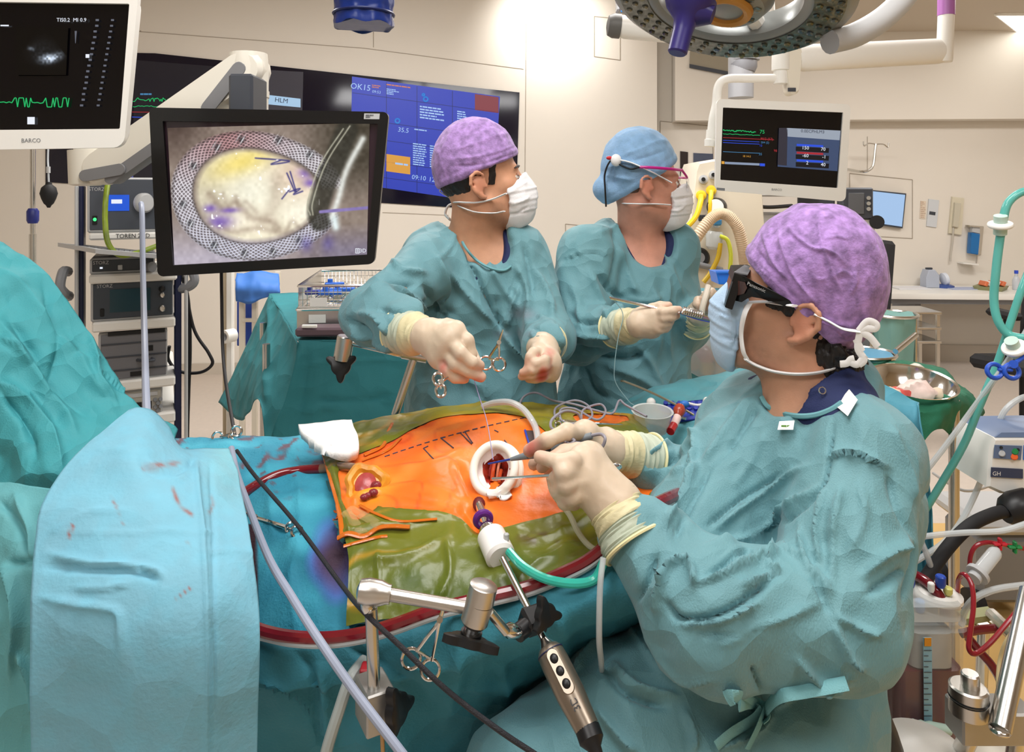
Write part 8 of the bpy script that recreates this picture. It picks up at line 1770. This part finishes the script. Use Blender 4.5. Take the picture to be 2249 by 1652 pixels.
for k in range(5):
    a = 2*PI*k/5; e = np.array([.38+.2*math.cos(a), 1.13+.2*math.sin(a), .07]); lg = O('leg', MB().tube([(.4, 1.13, .13), e], .018, 8, 0), m_steel, t); O('caster', MB().cyl(e+[-.012, 0, -.04], e+[.012, 0, -.04], .03, n=14), m_rub, lg)
m_cl = mat('reservoir_clear', (214, 218, 216), .08, alpha=.16, spec=.35)
t = T('blood_reservoir', 'clear plastic blood reservoir half full of dark blood at the lower right', 'reservoir')
dr_ = 1.3
def rbx(x0, x1, ins, d0, dep):
    a, b = W(x0, 0, d0), W(x1, 0, d0); r = .018; return [(p[0], p[1]) for p in rquad([(a[0]+ins, d0+ins, 0), (b[0]-ins, d0+ins, 0), (b[0]-ins, d0+dep-ins, 0), (a[0]+ins, d0+dep-ins, 0)], r, 4)]
def boxz(name, x0, x1, ins, z0, z1, m, par=t, d0=dr_, dep=.13, tap=0.0):
    q0 = rbx(x0, x1, ins+tap, d0, dep); q1 = rbx(x0, x1, ins, d0, dep); return O(name, MB().rings([np.array([(x, y, z0) for x, y in q0]), np.array([(x, y, z1) for x, y in q1])]), m, par)
zz = lambda y, d=dr_: W(0, y, d)[2]
body = boxz('body', 1966, 2128, 0, .56, zz(1392), m_cl, tap=.006); boxz('blood', 1966, 2128, .004, .565, zz(1478), mat('blood_dark', (100, 10, 18), .2), tap=.006); boxz('filter_block', 2000, 2112, .006, zz(1474), zz(1398), mat('filter_white', (206, 206, 202), .4, alpha=.8))
lid = boxz('lid', 1960, 2134, 0, zz(1391), zz(1374), m_cl); boxz('lid_top', 1972, 2120, .0, zz(1373), zz(1340), mat('lid_clear', (222, 224, 220), .12, alpha=.5), t, dr_+.008, .11, -.0)
O('scale_strip', MB().slab([W(2027, 1400, dr_-.003), W(2046, 1400, dr_-.003), W(2048, 1680, dr_-.003), W(2030, 1680, dr_-.003)], (0, -.001, 0)), mat('scale_blue', (150, 196, 214), .4), t)
O('orange_tag', MB().slab([W(2030, 1401, dr_-.005), W(2045, 1401, dr_-.005), W(2045, 1419, dr_-.005), W(2030, 1419, dr_-.005)], (0, -.001, 0)), mat('tag_orange', (226, 150, 40), .4), t)
mb = MB()
for k in range(18): y = 1428+k*12; mb.slab([W(2029, y, dr_-.0052), W(2046-(k % 2)*7, y, dr_-.0052), W(2046-(k % 2)*7, y+1.4, dr_-.0052), W(2029, y+1.4, dr_-.0052)], (0, -.0005, 0))
O('scale_ticks', mb, m_dgrey, t, kind='stuff')
O('lid_disc', MB().lathe([(.04, 0), (.04, .5), (.03, 1)], W(2062, 1312, dr_+.06), W(2062, 1296, dr_+.06), 28), m_white, t)
for i, (x, y, r, h, m) in enumerate(((2066, 1290, .009, 26, mat('cap_blue_b', (30, 70, 170), .35)), (2020, 1344, .009, 26, mat('cap_azure', (50, 140, 210), .35)), (1979, 1358, .011, 12, mat('cap_yellow', (216, 214, 90), .35)), (2045, 1300, .006, 20, m_white), (2082, 1306, .008, 16, mat('cap_lemon', (230, 226, 130), .35)), (2002, 1290, .006, 24, mat('cap_blue_b')))): O('port_cap', MB().lathe([(r*.7, 0), (r, .3), (r, .9), (r*.8, 1)], W(x, y, dr_+.04), W(x, y-h, dr_+.04), 16), m, t)
O('inlet_tower', MB().lathe([(.017, 0), (.014, .2), (.0135, 1)], W(2075, 1366, dr_+.04), W(2075, 1328, dr_+.04), 20), m_cl, t)
O('inlet_tube', MB().tube([W(2076, 1360, dr_+.04), W(2076, 1340, dr_+.04), W(2068, 1318, dr_+.04), W(2050, 1292, dr_+.05), W(2022, 1270, dr_+.08), W(1985, 1255, dr_+.12)], .0095, 12, 8), m_red, t)
O('drain_clip', MB().box(W(2042, 1618, dr_-.02), (.022, .02, .04), bev=.003), mat('cap_azure'), t); O('drain_nipple', MB().lathe([(.008, 0), (.01, .1), (.008, .2), (.01, .3), (.008, .4), (.01, .5), (.008, 1)], W(1998, 1592, dr_-.02), W(2086, 1604, dr_-.02), 12), mat('nipple_mint', (190, 216, 204), .3), t)
t = T('perfusion_cart', 'grey cart base with steel mast under the blood reservoir', 'cart')
O('deck', MB().box((.84, 1.42, .535), (.36, .4, .04), bev=.01), m_cream, t); O('cabinet', MB().box((.84, 1.46, .28), (.32, .3, .46), bev=.01), m_cream, t)
for sx_ in (.71, .97):
    for sy_ in (1.28, 1.56): O('caster', MB().cyl((sx_-.015, sy_, .045), (sx_+.015, sy_, .045), .045), m_rub, t)
O('mast', MB().lathe([(22/F*1.1, 0), (22/F*1.1, 1)], W(2196, 1602, 1.08), W(2262, 1300, 1.2), 24), m_steel, t); O('mast_cap', MB().ell(W(2196, 1603, 1.08), (.015, .015, .006)), m_chrome, t)
O('clamp_block', MB().box(W(2175, 1580, 1.13), (.115, .05, .05), bev=.003), mat('block_alu'), t); O('post', MB().cyl(W(2136, 1600, 1.14), (.72, 1.26, .55), .014), m_steel, t); O('post', MB().cyl(W(2235, 1600, 1.15), (.85, 1.26, .55), .012), m_steel, t)
O('clamp_knob', MB().lathe([(.025, 0), (.027, .04), (.027, .5), (.025, .52), (.025, .6), (.027, .62), (.027, .95), (.024, 1)], W(2127, 1568, 1.12), W(2127, 1506, 1.12), 32), m_bs, t); O('knob_ring', MB().torus(W(2127, 1531, 1.12), (0, 0, 1), .0262, .002, 32, 6), m_black, t); O('knob_top', MB().lathe([(.013, 0), (.013, .9), (.011, 1)], W(2131, 1506, 1.12), W(2131, 1478, 1.12), 24), m_bs, t)
O('cross_plate', MB().slab([W(2120, 1360, 1.5), W(2190, 1350, 1.5), W(2192, 1362, 1.5), W(2122, 1374, 1.5)], (0, .03, 0)), mat('plate_olive', (150, 150, 104), .5), t); O('steel_arm', MB().tube([W(2178, 1350, 1.5), W(2200, 1372, 1.46), W(2230, 1400, 1.4)], .013, 10), m_steel, t); O('plate_post', MB().cyl(W(2160, 1370, 1.52), (.99, 1.54, .55), .012), m_steel, t)
line('vent_line', 'thin red line looping beside the blood reservoir', [(2103, 1302, 1.36), (2106, 1272, 1.34), (2118, 1262, 1.32), (2134, 1285, 1.3), (2138, 1330, 1.28), (2131, 1390, 1.26), (2128, 1425, 1.25), (2142, 1436, 1.25), (2175, 1412, 1.26), (2215, 1365, 1.28), (2262, 1310, 1.3)], .0042, mat('line_red', (150, 36, 46), .15))
line('sample_line', 'thin dark red line curving up to the red stopcock', [(2136, 1290, 1.42), (2130, 1235, 1.42), (2140, 1203, 1.42), (2165, 1192, 1.42), (2200, 1196, 1.42), (2262, 1208, 1.42)], .0042, mat('line_red'))
line('outlet_tube', 'thick dark red tube leaving the right side of the reservoir', [(2110, 1392, 1.46), (2150, 1384, 1.46), (2200, 1380, 1.46), (2262, 1378, 1.46)], .0085, m_red); line('lower_blood_tube', 'thick dark red tube slanting down behind the steel clamp knob', [(2126, 1400, 1.47), (2150, 1430, 1.46), (2180, 1465, 1.45), (2200, 1510, 1.44), (2196, 1600, 1.42)], .0085, m_red)
line('pale_line', 'thin clear line hanging between reservoir and steel mast', [(2262, 1345, 1.24), (2215, 1400, 1.22), (2196, 1450, 1.22), (2192, 1510, 1.2), (2200, 1560, 1.2)], .003, mat('tube_straw', (214, 196, 150), .2, alpha=.8)); line('clear_arch', 'clear tube arching over the reservoir lid to the right edge', [(2112, 1372, 1.4), (2120, 1340, 1.38), (2145, 1312, 1.36), (2190, 1294, 1.36), (2262, 1284, 1.38)], .006, m_clear)
t = T('stopcock', 'red stopcock tap on the thin dark red line', 'tap'); c = W(2196, 1195, 1.405); O('tap', MB().box(c, (.026, .01, .006), bev=.002), mat('tap_red', (200, 30, 50), .35), t); O('wing', MB().box(c, (.006, .01, .024), bev=.002), mat('tap_red'), t)
t = T('stopcock', 'green stopcock tap right of the red tap', 'tap'); c = W(2229, 1202, 1.405); O('tap', MB().box(c, (.026, .01, .006), bev=.002), mat('tap_green', (30, 130, 70), .35), t); O('wing', MB().box(c, (.006, .01, .024), bev=.002), mat('tap_green'), t)
t = T('syringe', 'clear empty syringe hanging below the red tap', 'syringe'); O('barrel', MB().lathe([(.004, 0), (.011, .12), (.0125, .2), (.0125, .95), (.016, 1)], W(2192, 1206, 1.4), W(2150, 1258, 1.37), 20), mat('syringe_clear', (222, 226, 228), .1, alpha=.55), t); O('flange', MB().cyl(W(2150, 1258, 1.37), W(2145, 1264, 1.367), .02, n=20), m_lgrey, t); O('plunger', MB().cyl(W(2146, 1262, 1.368), W(2138, 1272, 1.362), .012, n=16), m_lgrey, t)
t = T('white_canister', 'white domed canister with a green label at the bottom edge', 'canister'); O('dome', MB().lathe([(.07, 0), (.07, .6), (.062, .85), (.03, .97), (.0, 1)], W(2024, 1745, 1.18), W(2024, 1618, 1.18), 36), m_white, t); O('label', MB().slab([W(1946, 1631, 1.104), W(1960, 1634, 1.104), W(1958, 1650, 1.104), W(1944, 1647, 1.104)], (0, .001, 0)), mat('label_green', (60, 190, 90), .5), t); a = W(2024, 1745, 1.18); O('stand', MB().cyl([a[0], a[1], .0], [a[0], a[1], a[2]], .04), m_grey, t)
# pump console
t = T('pump_console', 'white and slate pump console with coloured buttons at the right edge', 'device'); dcs = 1.5
O('body', MB().slab([W(2172, 1040, dcs), W(2176, 985, dcs), W(2184, 962, dcs), W(2330, 962, dcs), W(2330, 1092, dcs), W(2200, 1086, dcs), W(2170, 1072, dcs)], (0, .12, 0), .006), m_white, t); O('top_cover', MB().slab([W(2183, 961, dcs+.004), W(2196, 950, dcs+.01), W(2330, 948, dcs+.01), W(2330, 961, dcs+.004)], (0, .11, 0), .003), mat('slate_blue', (96, 116, 150), .4), t)
pn = O('control_panel', MB().slab([W(2181, 1006, dcs-.001), W(2184, 977, dcs-.001), W(2244, 979, dcs-.001), W(2241, 1010, dcs-.001)], (0, -.002, 0), .0006), mat('slate_blue'), t)
for x, y, r, m in ((2200, 996, .0065, m_lgrey), (2229, 992, .0065, mat('tap_green')), (2227, 1003, .007, mat('btn_orange', (232, 100, 40), .4)), (2199, 983, .003, m_black), (2236, 988, .003, m_black)): O('button', MB().lathe([(r, 0), (r, .6), (r*.8, 1)], W(x, y, dcs-.003), W(x, y, dcs-.006), 18), m, pn)
np_ = O('name_plate', MB().slab([W(2176, 1026, dcs-.001), W(2246, 1030, dcs-.001), W(2246, 1051, dcs-.001), W(2175, 1047, dcs-.001)], (0, -.002, 0), .0006), mat('plate_navy', (56, 66, 92), .4), t)
txt('lettering', 'GH', W(2189, 1041, dcs-.0035), (1, 0, -.03), (0, 0, 1), .012, m_white, np_)
O('blue_screen', MB().slab([W(2248, 978, dcs-.001), W(2330, 980, dcs-.001), W(2330, 1012, dcs-.001), W(2247, 1010, dcs-.001)], (0, -.002, 0)), mat('console_blue', (40, 120, 220), .2), t); a = W(2280, 1092, dcs+.06); O('pole', MB().cyl([a[0], a[1], .02], a, .018), m_steel, t); O('pole_base', MB().lathe([(.11, 0), (.11, .6), (.04, 1)], [a[0], a[1], 0], [a[0], a[1], .05], 24), m_grey, t)
O('connector', MB().lathe([(.02, 0), (.03, .2), (.034, .5), (.03, 1)], W(2206, 1128, dcs-.03), W(2262, 1104, dcs-.02), 20), m_black, t)
line('black_hose', 'thick black hose running from the pump console down behind the surgeon', [(2215, 1122, 1.47), (2180, 1130, 1.46), (2130, 1155, 1.44), (2080, 1205, 1.42), (2020, 1290, 1.4), (1960, 1370, 1.38), (1900, 1450, 1.36)], .0125, m_rub, 'hose', n=14); line('clear_bend', 'clear tube bent sharply in front of the black hose', [(2060, 1290, 1.42), (2036, 1220, 1.4), (2024, 1184, 1.4), (2050, 1176, 1.4), (2120, 1170, 1.4), (2200, 1166, 1.4), (2262, 1148, 1.4)], .0055, m_clear)
# breathing tubes with filters
m_br2 = mat('tube_mint', (96, 184, 174), .12, alpha=.85)
line('mint_tube_loop', 'mint green breathing tube looping down from the right edge', [(2275, 416, 1.5), (2240, 424, 1.5), (2213, 448, 1.5), (2202, 490, 1.5), (2194, 540, 1.5), (2187, 600, 1.5), (2183, 660, 1.5), (2192, 705, 1.49), (2216, 735, 1.48), (2262, 745, 1.46)], .0082, m_br2, n=14); line('mint_tube', 'mint green tube running from the right edge down behind the surgeon', [(2275, 560, 1.52), (2249, 622, 1.5), (2222, 700, 1.5), (2190, 800, 1.5), (2152, 890, 1.5), (2120, 970, 1.52), (2075, 1050, 1.54), (2010, 1155, 1.56), (1985, 1190, 1.58)], .0075, m_br2, n=14)
line('clear_gas_tube', 'clear tube beside the straight mint green tube', [(2275, 690, 1.46), (2244, 745, 1.47), (2205, 805, 1.48), (2150, 880, 1.5), (2080, 975, 1.52), (2010, 1065, 1.54)], .0055, m_clear)
line('clear_drop_tube', 'long clear tube falling from the right edge past the console', [(2275, 868, 1.6), (2240, 876, 1.6), (2205, 905, 1.6), (2185, 960, 1.6), (2165, 1030, 1.58), (2120, 1130, 1.56), (2075, 1190, 1.54), (2000, 1240, 1.52)], .0062, m_clear)
for p, ax, lb in ((W(2197, 494, 1.495), (-.15, -.25, .95), 'white disc filter in the mint green tube loop'), (W(2228, 764, 1.45), (-.55, -.3, .8), 'white disc filter above the blue scissor clamp')):
    t = T('disc_filter', lb, 'filter'); a = nrm(ax); O('disc', MB().lathe([(.012, 0), (.022, .2), (.0235, .4), (.0235, .6), (.022, .8), (.012, 1)], p-a*.006, p+a*.006, 32), m_white, t); O('nipple', MB().cyl(p-a*.02, p+a*.02, .0125, n=16), mat('nipple_mint'), t)
t = ringed('tube_clamp', 'blue plastic scissor clamp closed on the clear tube at the right', (2262, 775), (2226, 800), [(2184, 815), (2222, 816)], 15, 1.44, .0045, 'clamp', 1.2, m=mat('clamp_blue', (40, 84, 190), .35))
# stand foot far right
t = T('stand_base', 'grey equipment stand base with casters behind the console', 'stand'); O('cover', MB().box(W(2175, 1125, 2.9), (.3, .3, .06), bev=.02), m_lgrey, t); a = W(2175, 1125, 2.9); O('lower_frame', MB().box([a[0], a[1], .2], (.24, .24, .26), bev=.02), m_grey, t)
for sx_, sy_ in ((-.13, -.1), (.13, -.1), (-.13, .12), (.13, .12)): O('caster', MB().lathe([(.03, 0), (.06, .1), (.06, .9), (.03, 1)], [a[0]+sx_-.025, a[1]+sy_, .06], [a[0]+sx_+.025, a[1]+sy_, .06], 20), m_rub, t)
line('floor_cable', 'thin grey cable lying across the pale floor at the right', [(2050, 1040, 2.75), (2080, 1060, 2.62), (2120, 1078, 2.55), (2165, 1070, 2.6), (2200, 1050, 2.7)], .005, m_lgrey, 'cable')
# bowl and green cloth
t = T('swab_table', 'small table under a dark green cloth behind the shoulder of the surgeon', 'table'); m_gc = mat('cloth_green', (36, 112, 84), .8, bump=.5, bsc=300, crease=(10, .5))
GC = [[(1900, 800, 2.5), (1960, 795, 2.5), (2020, 797, 2.5), (2075, 812, 2.48), (2100, 840, 2.42)], [(1905, 850, 2.2), (1960, 848, 2.2), (2030, 848, 2.2), (2100, 852, 2.2), (2140, 870, 2.25)], [(1915, 890, 2.02), (1970, 892, 2.0), (2040, 890, 2.0), (2110, 880, 2.05), (2165, 905, 2.2)], [(1925, 920, 1.99), (1980, 930, 1.97), (2035, 925, 1.97), (2080, 915, 2.0), (2140, 930, 2.15)], [(1930, 1000, 1.99), (1985, 1005, 1.97), (2015, 985, 1.96), (2062, 942, 1.98), (2092, 962, 2.1)]]
cloth('cloth', GC, m_gc, t, nu=12, nv=12, amp=.012, sc=8, off=40)
for sx_ in (1.02, 1.25):
    for sy_ in (2.06, 2.4): O('leg', MB().cyl((sx_, sy_, 0), (sx_, sy_, 1.06), .014), m_steel, t)
t = T('steel_bowl', 'shiny steel bowl holding bloody swabs on the dark green cloth', 'bowl'); c = W(2000, 884, 2.12)+np.array([0, 0, .004])
O('bowl', MB().lathe([(.055, 0), (.075, .06), (.1, .5), (.112, .95), (.118, 1), (.118, 1.02), (.1105, .98), (.098, .52), (.07, .1), (.0, .06)], c, c+np.array([0, -.012, .062]), 44, False), m_chrome, t)
for i, (x, y, r, col, lb) in enumerate(((2012, 862, (.05, .035, .03), (238, 214, 206), 'large pale swab in the steel bowl'), (1985, 868, (.04, .03, .022), (214, 90, 84), 'blood red swab in the steel bowl'), (1950, 864, (.04, .03, .022), (226, 206, 184), 'beige swab at the left in the steel bowl'), (2050, 866, (.025, .025, .02), (222, 204, 180), 'small beige swab at the right in the steel bowl'))):
    V_ = MB().ell(W(x, y, 2.09), r, None, 24, 14); Vv = np.array(V_.v); Vv = Vv+(Vv-Vv.mean(0))*(crumple(Vv, .5, 26, i)[:, None]); V_.v = [tuple(p) for p in Vv]; O('swab', V_, mat('swab_%s' % 'abcd'[i], col, .8, var=.12, vsc=40), label=lb, cat='swab', group='swabs in the steel bowl')
PW = [[(1926, 818, 2.36), (1950, 800, 2.36), (1985, 806, 2.36), (2020, 800, 2.36), (2034, 815, 2.36)], [(1915, 840, 2.27), (1950, 825, 2.3), (1985, 826, 2.3), (2015, 822, 2.3), (2040, 828, 2.28)], [(1918, 858, 2.24), (1950, 835, 2.27), (1985, 832, 2.28), (2015, 830, 2.28), (2038, 838, 2.26)]]
cloth('wrapper', PW, mat('wrapper_pale', (226, 222, 210), .4, alpha=.9), label='crumpled pale wrapper behind the steel bowl', cat='wrapper', nu=8, nv=8, amp=.012, sc=14, off=44)
t = T('blue_waste_bag', 'blue plastic bag hung in a steel hoop right of the mask ties', 'bag'); a = W(1895, 775, 2.6); R = []
for k in np.linspace(0, 1, 10):
    th = np.arange(32)*2*PI/32; rr = .1*(1-.3*k)*(1+.05*np.sin(th*5+k*4)); R.append(np.stack([a[0]+rr*np.cos(th), a[1]+rr*np.sin(th), np.full(32, a[2]-.4*k)], 1))
O('bag', MB().rings(R), mat('bag_sky', (84, 158, 196), .4), t); O('hoop', MB().torus(a, (0, 0, 1), .108, .006, 28, 6), m_steel, t); O('hoop_bar', MB().cyl(a+[.08, -.07, .02], a+[.2, .02, .06], .01), m_steel, t)
for s_ in (-1, 1): O('leg', MB().cyl([a[0]+s_*.108, a[1], 0], [a[0]+s_*.108, a[1], a[2]], .008), m_steel, t)
# instrument table beyond the nurse
t = T('side_instrument_table', 'teal covered instrument table beyond the gloved hands of the nurse', 'table'); zt2 = W(0, 662, 2.6)[2]
O('cover', MB().box([.78, 2.72, zt2-.02], (.36, .5, .04), bev=.01), m_teal, t); O('cover_front', MB().box([.78, 2.468, zt2-.2], (.36, .006, .32)), m_teal, t)
for sx_ in (.64, .92):
    for sy_ in (2.52, 2.92): O('leg', MB().cyl((sx_, sy_, 0), (sx_, sy_, zt2-.041), .014), m_steel, t)
t = T('blue_tray', 'bright blue plastic tray on the instrument table beyond the nurse', 'tray'); O('tray', MB().slab([W(1574, 599, 2.85), W(1640, 599, 2.85), W(1634, 628, 2.85), W(1580, 625, 2.85)], (0, .12, 0), .006), mat('tray_blue', (40, 120, 226), .35), t); O('lip', MB().tube([W(1572, 598, 2.84), W(1642, 598, 2.84)], .005, 8, 0), mat('tray_blue'), t)
for i, (x, y, m, lb) in enumerate(((1535, 640, mat('clip_yellow', (226, 180, 50), .4), 'yellow clip on the teal instrument table, left of the ivory tube'), (1590, 652, mat('clip_yellow'), 'yellow clip on the teal instrument table, right of the nurse fist'))):
    t = T('yellow_clip', lb, 'clip'); c = W(x, y, 2.56); c[2] = zt2+.01; O('loop', MB().torus(c, (0, 0, 1), .022, .006, 20, 6, 1.5, .8), m, t); O('tail', MB().box(c+[.045, 0, 0], (.04, .01, .008), bev=.002), m, t)
t = T('pack', 'flat white pack lying under the bright blue tray', 'pack'); c = W(1570, 640, 2.72); c[2] = zt2+.008; O('wrap', MB().box(c, (.2, .1, .014), rotm((0, 0, 1), .4), .004), m_white, t); O('steel_edge', MB().box(c+[.04, -.03, .014], (.16, .02, .012), rotm((0, 0, 1), .3), .003), m_steel, t)
# clear bag with used swabs
t = T('swab_bag', 'clear bag with red and white swabs hanging behind the blue mask', 'bag'); BG = [[(1500, 715, 2.44), (1540, 712, 2.42), (1585, 715, 2.42), (1625, 712, 2.44)], [(1496, 770, 2.40), (1540, 770, 2.36), (1585, 770, 2.36), (1625, 765, 2.4)], [(1505, 810, 2.42), (1540, 828, 2.38), (1585, 832, 2.38), (1620, 815, 2.42)]]
cloth('bag', BG, mat('bag_clear', (206, 216, 218), .2, alpha=.45), t, nu=8, nv=8, amp=.01, sc=9, off=47)
for x, y, r, col in ((1520, 756, .03, (222, 120, 112)), (1545, 776, .034, (226, 110, 100)), (1572, 764, .03, (236, 228, 220)), (1590, 790, .032, (216, 150, 140)), (1520, 790, .03, (190, 150, 120)), (1550, 805, .026, (206, 160, 90)), (1585, 815, .026, (206, 190, 180))): O('swab', MB().ell(W(x, y, 2.45), (r*1.3, r*.7, r), rotm((0, 1, 0), x*.1), 16, 10), mat('bagswab_%d%d' % (col[0], col[1]), col, .8), t)
O('back_sheet', MB().slab([W(1498, 715, 2.5), W(1627, 712, 2.5), W(1622, 818, 2.5), W(1506, 815, 2.5)], (0, .003, 0)), mat('bag_clear'), t)
# ================================================================ last: origins at the base of every thing
for o_ in ALLT: fin(o_)
